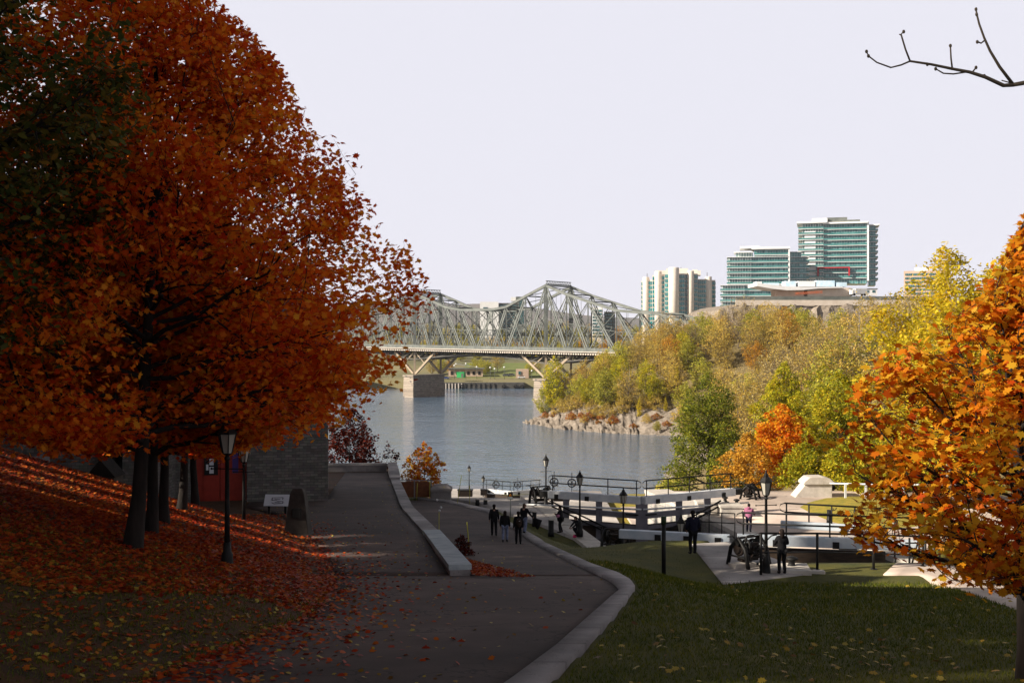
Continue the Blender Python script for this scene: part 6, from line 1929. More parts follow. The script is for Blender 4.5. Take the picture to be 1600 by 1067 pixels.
# railing and posts at the right end by the maple
def side_frames():
    D = 50.0
    o = empty('railing', (spot(1440, D), D, 15.2)); tag(o, 'cluster of black posts and railing at the right end of the pale beam', 'railing'); off = Vector(o.location)
    mb = MB()
    for px, t, b in ((1421, 840, 880), (1436, 826, 890), (1446, 826, 880), (1452, 836, 880), (1460, 838, 890), (1468, 830, 880)):
        mb.tube([Vector((spot(px, D), D, z_at(px, t, D))) - off, Vector((spot(px, D), D, 15.0)) - off], .05, 8)
    mb.build('post', M['black'], o)
    mb = MB()
    for yy in (832, 848): mb.tube([Vector((spot(1415, D), D, z_at(0, yy, D))) - off, Vector((spot(1520, D + 3), D + 3, z_at(0, yy, D + 3))) - off], .035, 6)
    mb.tube([Vector((spot(1436, D), D, z_at(0, 840, D))) - off, Vector((spot(1424, D), D, z_at(0, 884, D))) - off], .04, 6)
    mb.build('rail', M['black'], o)
side_frames()
# bollards, bins
def bollard(px, py, D, h, label, name='bollard', r=.13, hook=False, cap='stone_pale'):
    x = spot(px, D); z = z_at(px, py, D)
    o = empty(name, (x, D, z)); tag(o, label, 'bollard' if name == 'bollard' else 'post')
    mb = MB(); mb.lathe([(r * 1.15, -.2), (r * 1.15, .06), (r, .09), (r, h - .05)], seg=12); mb.build('shaft', M['black'], o)
    if cap: mb = MB(); mb.lathe([(r * 1.2, h - .05), (r * 1.2, h - .01), (r * .9, h + .04), (0, h + .05)], seg=12); mb.build('cap', M[cap], o)
    if hook:
        mb = MB(); mb.tube([(0, 0, h - .1), (-.28, 0, h - .08), (-.42, 0, h - .02), (-.48, 0, h + .10)], .03, 6); mb.tube([(-.3, 0, h - .08), (-.24, 0, h + .06)], .025, 6); mb.build('hook', M['black'], o)
    return o
bollard(835, 818, 80.0, .92, 'black post with a pale cap and a curved hook beside the man with the bag', 'mooring_post', .16, True)
bollard(861, 833, 76.0, .98, 'black post with a pale cap beside the person in the long dark coat', 'mooring_post', .19)
bollard(746, 786, 90.0, .36, 'short pale-topped bollard on the grass edge, left one', 'bollard', .16)
bollard(758.5, 787, 89.5, .36, 'short pale-topped bollard on the grass edge, right one', 'bollard', .16)
bo_ = bollard(1296, 812, 73.0, .72, 'black post with a hook in front of the sunlit grass island', 'mooring_post', .17, True, None)
bo_.scale = (-1, 1, 1)
for px, py, D, label in ((999, 861, 62.0, 'squat black mooring bollard on the left coping before the near gate'), (1151, 788, 85.5, 'squat black mooring bollard on sunlit stone by the white gate'), (1133, 784, 88, 'small mooring bollard left of the other one on sunlit stone'), (1237, 886, 43.6, 'squat black mooring bollard on the stone block by the long-haired person')):
    x = spot(px, D); o = empty('bollard', (x, D, z_at(px, py, D))); tag(o, label, 'bollard')
    mb = MB(); mb.lathe([(.24, -.05), (.22, .05), (.14, .12), (.13, .26), (.25, .32), (.25, .38), (.12, .44), (0, .46)], seg=14); mb.build('body', M['black'], o)
    mb = MB(); mb.lathe([(.34, -.1), (.34, .02)], seg=14); mb.build('base_plate', M['black'], o)
# dark machinery boxes on the left terrace
for px, py, D, sz, label in ((727, 775, 150, (2.0, 1.2, .95), 'dark machinery box by the far lamp post'), (877, 782, 86, (1.3, .8, .55), 'dark iron trough on the coping by the white gate'), (756, 773, 151, (.9, .9, .8), 'dark plinth box at the far lower lock')):
    x = spot(px, D); o = empty('machinery_box', (x, D, z_at(px, py, D))); tag(o, label, 'box')
    mb = MB(); mb.box((0, 0, sz[2] * .45), (sz[0], sz[1], sz[2] * .9)); mb.build('body', M['black_rust'], o, .04)
    mb = MB(); mb.box((0, 0, sz[2] * .94), (sz[0] * 1.08, sz[1] * 1.08, sz[2] * .1)); mb.build('lid', M['black'], o)
# warning sign on a post
x, D = spot(797.5, 83), 83.0
o = empty('warning_sign', (x, D, 12.6)); tag(o, 'small dark warning sign with an orange triangle on a thin post', 'sign')
s_ = D / FPX
mb = MB(); mb.tube([(0, 0, -.1), (0, 0, 1.6)], .035, 6); mb.build('post', M['steel'], o)
zc = z_at(0, 774, D) - 12.6
mb = MB(); mb.box((0, -.05, zc), (8 * s_, .04, 12 * s_)); bd = mb.build('board', M['dark'], o)
M['orange_sign'] = mat('orange_sign', (.55, .2, .01), .5)
mb = MB(); mb.add([(-2.3 * s_, -.09, zc - .6 * s_), (2.3 * s_, -.09, zc - .6 * s_), (0, -.09, zc + 3.6 * s_), (-2.3 * s_, -.075, zc - .6 * s_), (2.3 * s_, -.075, zc - .6 * s_), (0, -.075, zc + 3.6 * s_)], [(0, 1, 2), (5, 4, 3), (0, 3, 4, 1), (1, 4, 5, 2), (2, 5, 3, 0)]); mb.build('triangle', M['orange_sign'], bd)
mb = MB(); mb.box((0, -.09, zc + 1.0 * s_), (.6 * s_, .03, 1.8 * s_)); mb.build('exclamation_mark', M['black'], bd)
mb = MB(); mb.box((0, -.09, zc - 3.6 * s_), (7 * s_, .03, 3.6 * s_)); mb.build('text_plate', M['slab_blue'], bd)
# white stone pier and guard rail on the right bank
x, D = spot(1274, 93), 93.0
o = empty('stone_pier', (x, D, 12.8)); tag(o, 'white stone pier with a sloping left shoulder and rounded top', 'stone pier')
mb = MB()
prof = [(-2.2, 0), (-1.3, 1.2), (-1.15, 1.25), (-1.15, 1.0)]
mb.add([(a, b_, c) for b_ in (-.8, .8) for a, c in ((-2.1, -.2), (-1.05, 1.1), (1.2, 1.1), (1.2, -.2))], [(0, 1, 2, 3), (7, 6, 5, 4), (0, 4, 5, 1), (1, 5, 6, 2), (2, 6, 7, 3), (3, 7, 4, 0)])
mb.build('shaft', M['stone_pale'], o, .03)
mb = MB(); mb.add([(a, b_, c) for b_ in (-.95, .95) for a, c in ((-1.25, 1.1), (-1.2, 1.3), (-.75, 1.68), (-.5, 1.70), (.5, 1.72), (1.0, 1.60), (1.35, 1.3), (1.35, 1.1))],
    [tuple(range(8)), tuple(range(15, 7, -1))] + [(i, (i + 1) % 8, 8 + (i + 1) % 8, 8 + i) for i in range(8)]); mb.build('cap', M['stone_pale'], o, .03)
o = empty('guard_rail', (spot(1360, 90), 90.0, 12.9)); tag(o, 'white tubular guard rail beyond the sunlit grass', 'railing'); off = Vector(o.location)
mb = MB(); mb.tube([Vector((spot(1297, 92), 92, z_at(0, 755, 92))) - off, Vector((spot(1380, 89), 89, z_at(0, 757, 89))) - off, Vector((spot(1500, 84), 84, z_at(0, 757, 84))) - off], .07, 8); mb.build('rail', M['white_paint'], o)
for px, D in ((1321, 91), (1353, 90), (1383, 89), (1412, 88), (1445, 86)):
    mb = MB(); mb.box(Vector((spot(px, D), D, (z_at(0, 756, D) + 12.6) / 2)) - off, (.16, .12, z_at(0, 756, D) - 12.6)); mb.build('post', M['white_paint'], o)
# black rail beyond the white gate's right end
o = empty('railing', (spot(1150, 96), 96.0, 12.8)); tag(o, 'thin black railing in front of the golden bush and orange maple', 'railing'); off = Vector(o.location)
mb = MB()
for yy in (755.5, 764): mb.tube([Vector((spot(1095, 96), 96, z_at(0, yy, 96))) - off, Vector((spot(1190, 96), 96, z_at(0, yy + .5, 96))) - off], .035, 6)
mb.build('rail', M['black'], o)
for px in (1100, 1112, 1143, 1172):
    mb = MB(); mb.tube([Vector((spot(px, 96), 96, z_at(0, 755.5, 96))) - off, Vector((spot(px, 96), 96, 12.6)) - off], .04, 6); mb.build('post', M['black'], o)
# bicycles behind the near beam on the right
def bicycle(px, py, D, rz, label):
    o = empty('bicycle', (spot(px, D), D, z_at(px, py, D)), rz); tag(o, label, 'bicycle')
    for x in (-.5, .5):
        mb = MB(); mb.ring((x, 0, .34), .33, .022, 'y', 22)
        for q in range(6):
            a = math.pi * q / 6; mb.bar((x + .32 * math.cos(a), 0, .34 + .32 * math.sin(a)), (x - .32 * math.cos(a), 0, .34 - .32 * math.sin(a)), .006)
        mb.build('wheel', M['black'], o)
    mb = MB()
    for a, b in (((-.5, .34), (-.12, .28)), ((-.12, .28), (.36, .78)), ((-.12, .28), (-.24, .82)), ((-.24, .78), (.34, .82)), ((-.5, .34), (-.24, .76)), ((.5, .34), (.34, .92))):
        mb.tube([(a[0], 0, a[1]), (b[0], 0, b[1])], .02, 6)
    mb.build('frame', M['black'], o)
    mb = MB(); mb.box((-.26, 0, .88), (.26, .13, .05)); mb.build('saddle', M['black'], o)
    mb = MB(); mb.tube([(.30, -.27, .98), (.36, -.1, .96), (.36, .1, .96), (.30, .27, .98)], .016, 6); mb.build('handlebar', M['black'], o)
    mb = MB(); mb.tube([(-.12, -.1, .28), (-.12, .1, .28)], .09, 10); mb.build('crank', M['black'], o)
bicycle(1365, 841, 60, .15, 'black bicycle standing behind the pale beam, left one of two')
bicycle(1389, 842, 60, -.25, 'black bicycle standing behind the pale beam, right one of two')
# ------------------------------------------------------------------ people
def cloth(name, c, c2=None, rough=.85):
    return mat(name, c, rough, c2 or tuple(x * 1.6 + .002 for x in c), 9, 4, spec=.06)
C_BLACK = cloth('black_cloth', (.008, .008, .009)); C_NAVY = cloth('navy_cloth', (.008, .008, .016)); C_DKBROWN = cloth('brown_cloth', (.022, .014, .010))
C_JEANS = cloth('pale_denim', (.13, .15, .22)); C_GREYC = cloth('grey_cloth', (.05, .05, .055)); C_PINK = cloth('pink_cloth', (.26, .085, .15), (.32, .12, .20)); C_HOTPINK = cloth('bright_pink', (.55, .04, .14))
C_RED = cloth('red_cloth', (.45, .02, .02)); C_SKIN = mat('skin', (.30, .17, .12), .6); C_HAIR = cloth('dark_hair', (.010, .007, .006)); C_HAIRB = cloth('brown_hair', (.03, .018, .012))
C_SHOE = cloth('black_shoe', (.012, .012, .013)); C_WHITE = cloth('white_cloth', (.4, .4, .4))

def skin_obj(name, joints, edges, rad, m, parent, root, sub=1):
    names = list(joints)
    me = bpy.data.meshes.new(name)
    me.from_pydata([joints[n] for n in names], [(names.index(a), names.index(b)) for a, b in edges], [])
    me.materials.append(m)
    o = bpy.data.objects.new(name, me); link(o, parent)
    sk = o.modifiers.new('skin', 'SKIN'); sk.use_smooth_shade = True
    if not me.skin_vertices: raise RuntimeError('no skin layer')
    for i, n in enumerate(names):
        r = rad[n]; r = (r, r) if np.isscalar(r) else r
        me.skin_vertices[0].data[i].radius = r
        me.skin_vertices[0].data[i].use_root = (n == root)
    sd = o.modifiers.new('sub', 'SUBSURF'); sd.levels = sub; sd.render_levels = sub
    return o

def person(label, x, y, z, rz, h, coat, trousers, hair, legs=(.18, -.2), arms=None, hairstyle='short', coatlen=0.82, lean=0.0, crouch=False, group=None, hood=False, bulk=1.0, headturn=0.0, skinny_coat=True):
    "faces +y in its own frame; legs: how far each foot is ahead; arms: per side (elbow, hand) offsets from the shoulder"
    s = h / 1.75
    o = empty('person', (x, y, z), rz, s)
    tag(o, label, 'person', group)
    V_ = lambda a, b, c: (a, b, c)
    J = {}
    dz = -.42 if crouch else 0
    J['pelvis'] = (0, -.05 if crouch else 0, .95 + dz); J['belly'] = (0, .02 + lean * .3, 1.12 + dz); J['chest'] = (0, .03 + lean * .7, 1.33 + dz); J['neck'] = (0, .03 + lean, 1.50 + dz)
    J['jaw'] = (0, .06 + lean * 1.1, 1.57 + dz); J['skull'] = (0, .05 + lean * 1.2, 1.66 + dz); J['top'] = (0, .04 + lean * 1.2, 1.74 + dz)
    J['nose'] = (math.sin(headturn) * .13, .05 + lean * 1.2 + math.cos(headturn) * .125, 1.625 + dz)
    ar = arms or (((-.04, -.03, -.29), (-.05, .06, -.55)), ((.04, -.03, -.29), (.05, .06, -.55)))
    E = [('pelvis', 'belly'), ('belly', 'chest'), ('chest', 'neck'), ('neck', 'jaw'), ('jaw', 'skull'), ('skull', 'top'), ('skull', 'nose')]
    rad = {'pelvis': (.15 * bulk, .11 * bulk), 'belly': (.145 * bulk, .10 * bulk), 'chest': (.165 * bulk, .115 * bulk), 'neck': .052, 'jaw': (.068, .075), 'skull': (.080, .098), 'top': .05, 'nose': .014}
    for i, sd in enumerate(('l', 'r')):
        sg = -1 if i == 0 else 1
        sh = Vector((sg * .19 * bulk, .02 + lean * .8, 1.43 + dz))
        el, ha = sh + Vector(ar[i][0]), sh + Vector(ar[i][1])
        J['sh' + sd] = tuple(sh); J['el' + sd] = tuple(el); J['wr' + sd] = tuple(ha)
        d = (ha - el).normalized()
        pm = ha + d * .06
        J['pa' + sd] = tuple(pm)
        E += [('chest', 'sh' + sd), ('sh' + sd, 'el' + sd), ('el' + sd, 'wr' + sd), ('wr' + sd, 'pa' + sd)]
        rad.update({'sh' + sd: .062, 'el' + sd: .043, 'wr' + sd: .028, 'pa' + sd: (.034, .02)})
        u = d.cross(Vector((1, 0, 0))); u = u.normalized() if u.length > .1 else Vector((0, 1, 0))
        cu = d.cross(u).normalized() * sg
        for k, (off, ln) in enumerate(((-.030, .062), (-.010, .075), (.010, .070), (.029, .055))):
            a = pm + d * .045 + u * off; b = a + d * ln * .55 + cu * .010; c = b + d * ln * .35 + cu * .022
            for q, pt in enumerate((a, b, c)): J[f'f{sd}{k}{q}'] = tuple(pt); rad[f'f{sd}{k}{q}'] = .0095 - .001 * q
            E += [('pa' + sd, f'f{sd}{k}0'), (f'f{sd}{k}0', f'f{sd}{k}1'), (f'f{sd}{k}1', f'f{sd}{k}2')]
        a = ha + d * .03 + u * .035; b = a + d * .035 + u * .018
        J['th' + sd] = tuple(a); J['tt' + sd] = tuple(b); rad['th' + sd] = .012; rad['tt' + sd] = .009
        E += [('wr' + sd, 'th' + sd), ('th' + sd, 'tt' + sd)]
        f = legs[i]
        hip = (sg * .095, 0 if not crouch else -.04, .90 + dz)
        if crouch: kn = (sg * .16, .36, .50); an = (sg * .13, .05, .09)
        else:
            back = max(0, -f)
            kn = (sg * .105, f * .55 + .04 + (.06 if f < 0 else 0), .50 + .01); an = (sg * .105, f - .02, .085 + back * .28)
        toe = (sg * .125, an[1] + .17, .035 + (an[2] - .085) * .25)
        for n_, p_, r_ in (('hip', hip, .088), ('kn', kn, .058), ('an', an, .038), ('to', toe, .03)):
            J[n_ + sd] = p_; rad[n_ + sd] = r_
        E += [('pelvis', 'hip' + sd), ('hip' + sd, 'kn' + sd), ('kn' + sd, 'an' + sd), ('an' + sd, 'to' + sd)]
    body = skin_obj('body', J, E, rad, C_SKIN, o, 'pelvis', 1)
    # face: eyes and ears
    hx, hy, hz = J['skull']
    fm = MB(); fd = Vector((math.sin(headturn), math.cos(headturn), 0)); fr = Vector((fd.y, -fd.x, 0)); hc = Vector((hx, hy, hz))
    for sg in (-1, 1): fm.blob(hc + fd * .083 + fr * (.031 * sg) - Vector((0, 0, .012)), .012, 0, 8, 6)
    fm.blob(hc + fd * .078 - Vector((0, 0, .085)), (.022, .008, .008), 0, 8, 4)
    fm.build('face', C_HAIRB, o)
    em = MB()
    for sg in (-1, 1): em.blob(hc + fr * (.082 * sg) - Vector((0, 0, .02)), (.014, .02, .03), 0, 8, 6)
    em.build('ear', C_SKIN, o)
    # hair
    hm = MB(); hm.blob((hx - math.sin(headturn) * .02, hy - math.cos(headturn) * .02, hz + .035), (.095, .108, .088), 0, 14, 9)
    hm.blob((hx - math.sin(headturn) * .03, hy - .05 - math.cos(headturn) * .01, hz - .075), (.080, .070, .10), 0, 12, 8)
    if hairstyle == 'long':
        hm.blob((hx, hy - .075, hz - .09), (.10, .085, .20), 0, 12, 8)
    elif hairstyle == 'bun':
        hm.blob((hx, hy - .10, hz + .06), .05, 0, 10, 7)
    hm.build('hair', hair, o)
    # clothes
    cj = ['pelvis', 'belly', 'chest', 'neck', 'shl', 'ell', 'wrl', 'shr', 'elr', 'wrr']
    cJ = {k: J[k] for k in cj}
    cE = [('belly', 'chest'), ('chest', 'neck'), ('chest', 'shl'), ('shl', 'ell'), ('ell', 'wrl'), ('chest', 'shr'), ('shr', 'elr'), ('elr', 'wrr'), ('pelvis', 'belly')]
    cJ['hem'] = (0, J['pelvis'][1] - .01, coatlen + dz); cE.append(('pelvis', 'hem'))
    cJ['neck'] = (J['neck'][0], J['neck'][1], J['neck'][2] + .005)
    cR = {'hem': (.205 * bulk, .155 * bulk), 'pelvis': (.205 * bulk, .155 * bulk), 'belly': (.200 * bulk, .145 * bulk), 'chest': (.215 * bulk, .16 * bulk), 'neck': .085, 'shl': .092, 'shr': .080, 'ell': .070, 'elr': .070, 'wrl': .052, 'wrr': .052}
    ct = skin_obj('coat', cJ, cE, cR, coat, o, 'chest', 1)
    if hood:
        mb = MB(); mb.blob((J['neck'][0], J['neck'][1] - .09, J['neck'][2] + .01), (.12, .075, .085), 0, 12, 8); mb.build('hood', C_PINK if coat is C_PINK else coat, o)
    tJ = {k: J[k] for k in ('pelvis', 'hipl', 'knl', 'anl', 'hipr', 'knr', 'anr')}
    tE = [('pelvis', 'hipl'), ('hipl', 'knl'), ('knl', 'anl'), ('pelvis', 'hipr'), ('hipr', 'knr'), ('knr', 'anr')]
    skin_obj('trousers', tJ, tE, {'pelvis': (.155 * bulk, .12 * bulk), 'hipl': .112, 'hipr': .112, 'knl': .085, 'knr': .085, 'anl': .068, 'anr': .068}, trousers, o, 'pelvis', 1)
    for sd in ('l', 'r'):
        a, t = Vector(J['an' + sd]), Vector(J['to' + sd])
        mb = MB(); d = (t - a)
        mb.blob((a + d * .45) - Vector((0, 0, .015)), (.048, .14, .045), 0, 10, 7); mb.tube([a + Vector((0, -.01, .07)), a + Vector((0, -.01, -.03))], .05, 8)
        mb.build('shoe', C_SHOE, o)
    return o, J

GW = 'people walking away down the lower path'
def stand(px, py, D): return spot(px, D), D, z_at(px, py, D)
def on_path(px, py):
    x, y = on(px, py, lambda Y: float(mz(Y)) + .02); return x, y, float(mz(y)) + .02
hang = (((-.05, -.05, -.28), (-.07, -.02, -.54)), ((.05, .03, -.28), (.08, .10, -.53)))
x, y, z = on_path(772, 837)
person('person in black walking away on the path, furthest left, one bare forearm showing', x, y, z, .05, 1.74, C_BLACK, C_BLACK, C_HAIR, (.16, -.16), hang, 'bun', .86, group=GW)
x, y, z = on_path(789, 847)
person('person in a dark jacket and pale jeans walking away between two people in black', x, y, z, -.05, 1.62, C_BLACK, C_JEANS, C_HAIR, (-.14, .16), None, 'long', .80, group=GW, bulk=1.08)
x, y, z = on_path(810, 850)
o, J = person('person in black with a dark backpack walking away, nearest on the path', x, y, z, .1, 1.64, C_BLACK, C_BLACK, C_HAIR, (.05, -.05), None, 'short', .82, group=GW)
bp_ = empty('backpack', (x, y, z), .1, 1.64 / 1.75); tag(bp_, 'dark brown backpack with a small pale mark, worn by the walker nearest on the path', 'backpack')
mb = MB(); mb.blob((0, -.20, 1.18), (.17, .13, .26), 0, 14, 10); pk = mb.build('body', C_DKBROWN, bp_)
mb = MB(); mb.blob((0, -.31, 1.08), (.11, .05, .11), 0, 12, 8); mb.build('pocket', C_DKBROWN, bp_)
mb = MB(); mb.box((.02, -.335, 1.30), (.07, .012, .022)); mb.build('pale_mark', C_WHITE, bp_)
for sx in (-.11, .11):
    mb = MB(); mb.tube([(sx, -.12, 1.40), (sx, .02, 1.50), (sx, .16, 1.36), (sx, .14, 1.15), (sx, -.08, 1.0)], .022, 6); mb.build('strap', C_BLACK, bp_)
x, y, z = on_path(819, 834)
y0_ = y
o, J = person('man in a dark coat ahead of the backpack walker, holding out a dark bag', x, y, z, -.5, 1.72, C_BLACK, C_JEANS, C_HAIRB, (.14, -.12), (((-.05, .04, -.28), (-.05, .12, -.52)), ((.16, .0, -.24), (.36, .06, -.44))), 'short', .80, headturn=1.0)
M_ = Matrix.Translation((x, y, z)) @ Matrix.Rotation(-.5, 4, 'Z') @ Matrix.Scale(1.72 / 1.75, 4)
hp = M_ @ Vector(J['par'])
bg_ = empty('cloth_bag', (hp.x, hp.y, hp.z), 0); tag(bg_, 'dark sagging cloth bag held out by the man beside the black post', 'bag')
mb = MB(); mb.add([(-.03, -.03, .03), (.03, -.03, .03), (.03, .03, .03), (-.03, .03, .03), (-.04, -.12, -.22), (.46, -.12, -.12), (.46, .12, -.12), (-.04, .12, -.22), (.16, -.08, -.62), (.27, -.08, -.60), (.27, .08, -.60), (.16, .08, -.62)],
    [(0, 1, 2, 3), (0, 4, 5, 1), (1, 5, 6, 2), (2, 6, 7, 3), (3, 7, 4, 0), (4, 8, 9, 5), (5, 9, 10, 6), (6, 10, 11, 7), (7, 11, 8, 4), (8, 11, 10, 9)], 0, True)
mb.build('body', C_BLACK, bg_); mb = MB(); mb.tube([(0, 0, -.05), (-.03, 0, .04), (.03, 0, .04), (.02, 0, -.05)], .014, 6); mb.build('handle', C_BLACK, bg_)
x, y, z = stand(876, 832.5, 76.2); z = 12.62
person('person in a long black coat standing by the pale-capped post, holding something pink', x, y, z, 1.2, 1.86, C_BLACK, C_BLACK, C_HAIR, (.03, -.04), (((-.10, .10, -.26), (.06, .30, -.20)), ((.08, .12, -.26), (-.10, .30, -.22))), 'short', .62, bulk=1.2)
pk = MB(); pk.blob((0, 0, 0), (.14, .12, .11), 0, 10, 7); pk.blob((.1, .02, .04), (.06, .05, .05), 0, 8, 6)
pk = pk.build('bundle', C_PINK); pk.location = (spot(871.5, 75.7), 75.7, z_at(0, 806, 75.7)); tag(pk, 'small dusky pink bundle held by the person in the long black coat', 'bundle')
x, y = spot(904, 75.0), 75.0
person('person in black crouching low on the terrace under the lamp post', x, y, 12.62, 1.9, 1.75, C_BLACK, C_BLACK, C_HAIR, (.1, -.1), (((-.04, .18, -.22), (.06, .40, -.40)), ((.04, .18, -.22), (-.06, .40, -.40))), 'short', .80, lean=.16, crouch=True, bulk=1.15)
pk = MB(); pk.blob((0, 0, .08), (.14, .1, .08), 0, 10, 7); pk.blob((-.05, 0, .17), (.06, .05, .06), 0, 8, 6)
pk = pk.build('pink_bag', C_HOTPINK); pk.location = (spot(898, 74.2), 74.2, 12.62); tag(pk, 'bright pink bag on the ground beside the crouching person', 'bag')
x, y = on(1083, 866, zpad)
person('tall man in a navy coat standing on the concrete pad, seen from behind', x, y, 16.92, .25, 1.84, C_NAVY, C_BLACK, C_HAIR, (.02, .06), (((-.07, -.03, -.28), (-.03, .10, -.46)), ((.07, -.02, -.28), (.03, .12, -.46))), 'short', .86, bulk=1.08)
x, y, z = spot(1170, 55.9), 55.9, 16.22
person('girl in a pink jacket standing on the lock gate walkway', x, y, z, -.45, 1.44, C_PINK, C_NAVY, C_HAIR, (.02, -.03), (((-.06, .06, -.26), (.05, .24, -.30)), ((.08, .05, -.26), (.06, .26, -.36))), 'short', .80, hood=True, bulk=1.18)
x, y = on(1222, 897, lambda Y: 16.93)
person('person in black with long dark hair standing at the corner of the pit, hands raised', x, y, 16.95, .1, 1.72, C_BLACK, C_BLACK, C_HAIR, (.03, -.02), (((-.10, .05, -.26), (.02, .22, -.20)), ((.08, .06, -.27), (-.02, .22, -.22))), 'long', .84)
x, y = spot(1299.5, 97), 97.0
person('small far person in black beside the white stone pier, seen from the waist up', x, y, 11.75, 0, 1.74, C_BLACK, C_BLACK, C_HAIR, (.0, .02), (((-.12, .03, -.26), (-.03, .14, -.40)), ((.12, .03, -.26), (.03, .14, -.40))), 'short', .84, bulk=1.15)
x, y = spot(1024, 128), 128.0
person('person in a red jacket far below, seen through the white gate', x, y, 4.05, 1.2, 1.7, C_RED, C_WHITE, C_HAIR, (.1, -.1), None, 'short', .80)

# ------------------------------------------------------------------ fallen leaves and grass
rl = np.random.default_rng(404)
def scatter(n, ylo, yhi, keep, size, poly, up=2.2, lift=0.025, seed=1, zfun=None):
    r = np.random.default_rng(seed)
    Y = ylo * (yhi / ylo) ** (r.uniform(0, 1, n) ** 0.8); px = r.uniform(-40, 1640, n); X = (px - CX) / FPX * Y
    k = keep(X, Y, r); X, Y = X[k], Y[k]
    Z = (zfun or (lambda a, b: ground(a, b, False)))(X, Y) + lift + r.uniform(0, .02, len(X))
    C_ = np.stack([X, Y, Z], 1)
    return leaf_faces(r, C_, size * r.uniform(.6, 1.25, len(C_)), poly, up, .35)
def bank(X, Y, r):
    xl = xof(LEFT, np.minimum(Y, 60)); d = xl - X
    p = np.where(d > 0.2, np.where(Y > 22.5 + 2.2 * np.sin(X * .9) + .12 * X, 1.0, 0.11), np.exp(-np.maximum(-d + .2, 0) / .9) * .55)
    far = (Y > 50) & (X < xl)
    return (r.uniform(0, 1, len(X)) < p) & (Y < 58) & (X < xof(KIN, Y))
L_FALL = leaf_mat('fallen_leaf', [(0.18, 0.013, 0.005), (0.33, 0.034, 0.007), (0.40, 0.068, 0.010), (0.42, 0.14, 0.02)], 0.2, 0.3, 0.25)
L_FALLY = leaf_mat('fallen_yellow_leaf', [(0.12, 0.05, 0.012), (0.28, 0.16, 0.02), (0.40, 0.27, 0.03), (0.45, 0.36, 0.08)], 0.2, 0.25, 0.4)
v, f = scatter(120000, 15.0, 57, bank, .125, MAPLE, seed=3)
o = np_obj('fallen_leaves', np_mesh('fallen_leaves', v, [f]), L_FALL); tag(o, kind='stuff'); o['label'] = 'red brown fallen leaves covering the bank'
v, f = scatter(9000, 15.0, 28, lambda X, Y, r: (X < xof(LEFT, Y) - .1) & (r.uniform(0, 1, len(X)) < .45) & (Y < 26 + 2 * np.sin(X * 1.3)), .11, MAPLE, seed=4)
o = np_obj('fallen_leaves', np_mesh('fallen_leaves', v, [f]), L_FALLY); tag(o, kind='stuff'); o['label'] = 'yellow fallen leaves in the front of the bank'
def on_asphalt(X, Y, r):
    inside = (X > xof(LEFT, np.minimum(Y, 60))) & (X < xof(KIN, Y)) & (Y < 85)
    dw = np.abs(X - xof(WALL, Y)); de = X - xof(LEFT, np.minimum(Y, 60))
    p = .05 + np.where((Y > 33) & (X < xof(WALL, Y)), .30 * np.exp(-dw / .7) + .10, 0) + .25 * np.exp(-de / 1.5) + np.where((Y > 33) & (Y < 47) & (X > xof(WALL, Y)), 3.0 * np.exp(-np.maximum(dw - .4, 0) / np.interp(Y, [33, 47], [.55, .25])), 0)
    return inside & (r.uniform(0, 1, len(X)) < p) & ((dw > .42) | (Y < 33))
v, f = scatter(22000, 15.0, 84, on_asphalt, .095, MAPLE, up=3, lift=.03, seed=5, zfun=lambda a, b: np.where((b > 33) & (a < xof(WALL, b)), uz(b), mz(b)))
o = np_obj('fallen_leaves', np_mesh('fallen_leaves', v, [f]), L_FALLY); tag(o, kind='stuff'); o['label'] = 'scattered leaves on the asphalt paths'
def litter(X, Y, r):
    d = X - xof(WALL, Y) - .35
    return (d > 0) & (d < np.interp(Y, [32, 34, 47], [2.1, 1.7, .2]) * (.55 + .45 * r.uniform(0, 1, len(X)))) & (Y > 32.2) & (Y < 47)
v, f = scatter(90000, 32, 47, litter, .10, MAPLE, up=1.0, lift=.04, seed=15, zfun=lambda a, b: mz(b) + .10 * np.exp(-(a - xof(WALL, b) - .3) / .8))
o = np_obj('fallen_leaves', np_mesh('fallen_leaves', v, [f]), L_FALL); tag(o, kind='stuff'); o['label'] = 'drift of dark leaves against the slate topped wall'
def on_lawn(X, Y, r):
    return (X > xof(KOUT, Y) + .2) & (Y < 41.5) & (r.uniform(0, 1, len(X)) < np.where(Y < 22, .9, .35))
v, f = scatter(1500, 15.0, 42, on_lawn, .13, MAPLE, up=2.5, lift=.04, seed=6)
o = np_obj('fallen_leaves', np_mesh('fallen_leaves', v, [f]), L_FALLY); tag(o, kind='stuff'); o['label'] = 'few yellow leaves lying on the lawn'
BLADE = np.array([(-.10, -.5), (.10, -.5), (0.03, .5)])
def grass(n, ylo, yhi, keep, h, seed, m, label):
    r = np.random.default_rng(seed)
    Y = ylo * (yhi / ylo) ** (r.uniform(0, 1, n) ** .9); px = r.uniform(-40, 1640, n); X = (px - CX) / FPX * Y
    k = keep(X, Y, r); X, Y = X[k], Y[k]; Z = ground(X, Y, False)
    n = len(X); hh = h * r.uniform(.5, 1.3, n) * np.clip(Y / 22, .8, 1.6); w = hh * .16; a = r.uniform(0, 6.28, n)
    dx, dy = np.cos(a) * w, np.sin(a) * w; lx, ly = r.normal(0, .45, n) * hh, r.normal(0, .45, n) * hh
    P = np.stack([np.stack([X - dx, Y - dy, Z - .01], 1), np.stack([X + dx, Y + dy, Z - .01], 1), np.stack([X + lx, Y + ly, Z + hh], 1)], 1).reshape(-1, 3)
    o = np_obj('grass', np_mesh('grass', P, [np.arange(3 * n).reshape(n, 3)]), m); tag(o, kind='stuff'); o['label'] = label
L_GRASS = leaf_mat('grass_blade', [(0.036, 0.054, 0.005), (0.062, 0.080, 0.006), (0.095, 0.105, 0.008), (0.15, 0.135, 0.014)], .3, .35, .6)
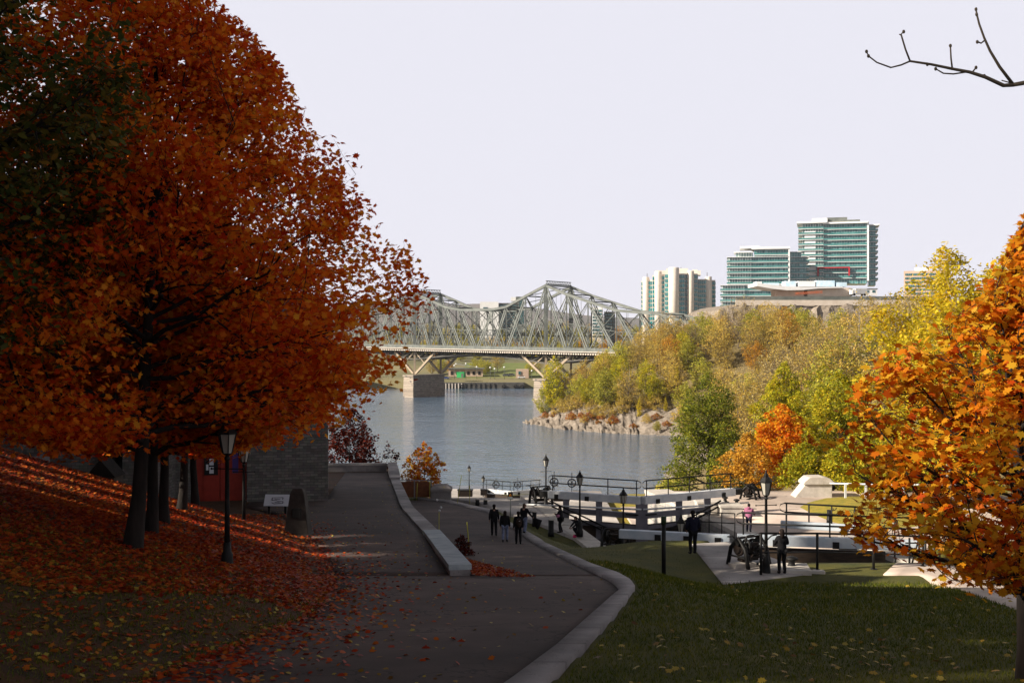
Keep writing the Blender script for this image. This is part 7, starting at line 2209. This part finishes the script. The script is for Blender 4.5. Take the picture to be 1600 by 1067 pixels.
grass(150000, 14.5, 43, lambda X, Y, r: (X > xof(KOUT, Y) + .12) & (Y < 41.3) & ~(poly_dist(X, Y, SW[0] + SW[1][::-1]) > -.05), .065, 8, L_GRASS, 'short green grass of the lawn')
grass(26000, 42, 92, lambda X, Y, r: (X > xof(KOUT, Y) + .15) & (X < np.interp(Y, [42, 60, 66, 79.5, 91], [7.4, 8.4, 7.2, 2.2, -3.3])), .035, 9, L_GRASS, 'grass strip between the kerb and the lock terrace')
grass(70000, 14.5, 30, lambda X, Y, r: (X < xof(LEFT, Y) - .1) & (r.uniform(0, 1, len(X)) < np.clip((28 - Y) / 6, 0, 1)), .07, 10, L_GRASS, 'thin dark grass under the leaves in the front of the bank')

# ------------------------------------------------------------------ unseen trees added on the left slope, heights and gaps shaped to shade the foreground
rs = np.random.default_rng(15)
TY, TZ = [-40, -14, -9, 2, 4, 13, 14.5, 20, 21.5, 28, 33, 41, 49, 60, 75, 92], [68, 65, 61.0, 61.3, 71, 70, 52.5, 52.5, 58.0, 61, 61, 55.5, 52.5, 52, 50, 48.5]
SLOTS = [21.9, 25.2, 28.3, 33.2]                  # narrow gaps between the crowns, set to let sun streaks reach the path
shade0 = None
edges = [-42] + SLOTS + [92]
for a, b in zip(edges[:-1], edges[1:]):
    n = max(1, round((b - a) / 4.4)); w_ = (b - a) / n
    for q in range(n):
        for row, X0 in enumerate((-60, -66)):
            X_ = X0 + rs.uniform(-1, 1)
            Y_ = a + w_ * (q + .5) + (X_ + 60) * .305
            top = float(np.interp(Y_, TY, TZ)) + rs.uniform(-1.0, 1.0) - 1.5 * row
            zg = gz(X_, Y_) - .3
            sz = max((top - zg) / 18.5, .15); sx = (w_ * .5 - (.65 if q in (0, n - 1) else -.5)) / 5.6
            if shade0 is None:
                shade0 = plant('shade_tree', SHADE[0], SHADE[1], M['bark'], L_DGREEN, (X_, Y_, zg), 0, 'unseen dark green tree added left of the view to shade the foreground', 'tree', 'unseen trees added left of the view for shade'); shade0.scale = (sx, sx, sz)
            else: again(shade0, (X_, Y_, zg), rs.uniform(0, 6.28), (sx, sx, sz))

# ------------------------------------------------------------------ the air
hz = bpy.data.materials.new('haze'); hz.use_nodes = True
hn = hz.node_tree
for n in list(hn.nodes):
    if n.type == 'BSDF_PRINCIPLED': hn.nodes.remove(n)
pv = hn.nodes.new('ShaderNodeVolumePrincipled')
pv.inputs['Color'].default_value = (0.86, 0.88, 1.0, 1)
pv.inputs['Density'].default_value = 4e-5
pv.inputs['Anisotropy'].default_value = 0.0
hn.links.new(pv.outputs[0], hn.nodes['Material Output'].inputs['Volume'])
mb = MB(); mb.box((0, 7300, 152), (18600, 15700, 320)); h_ = mb.build('haze', hz); tag(h_, kind='stuff')
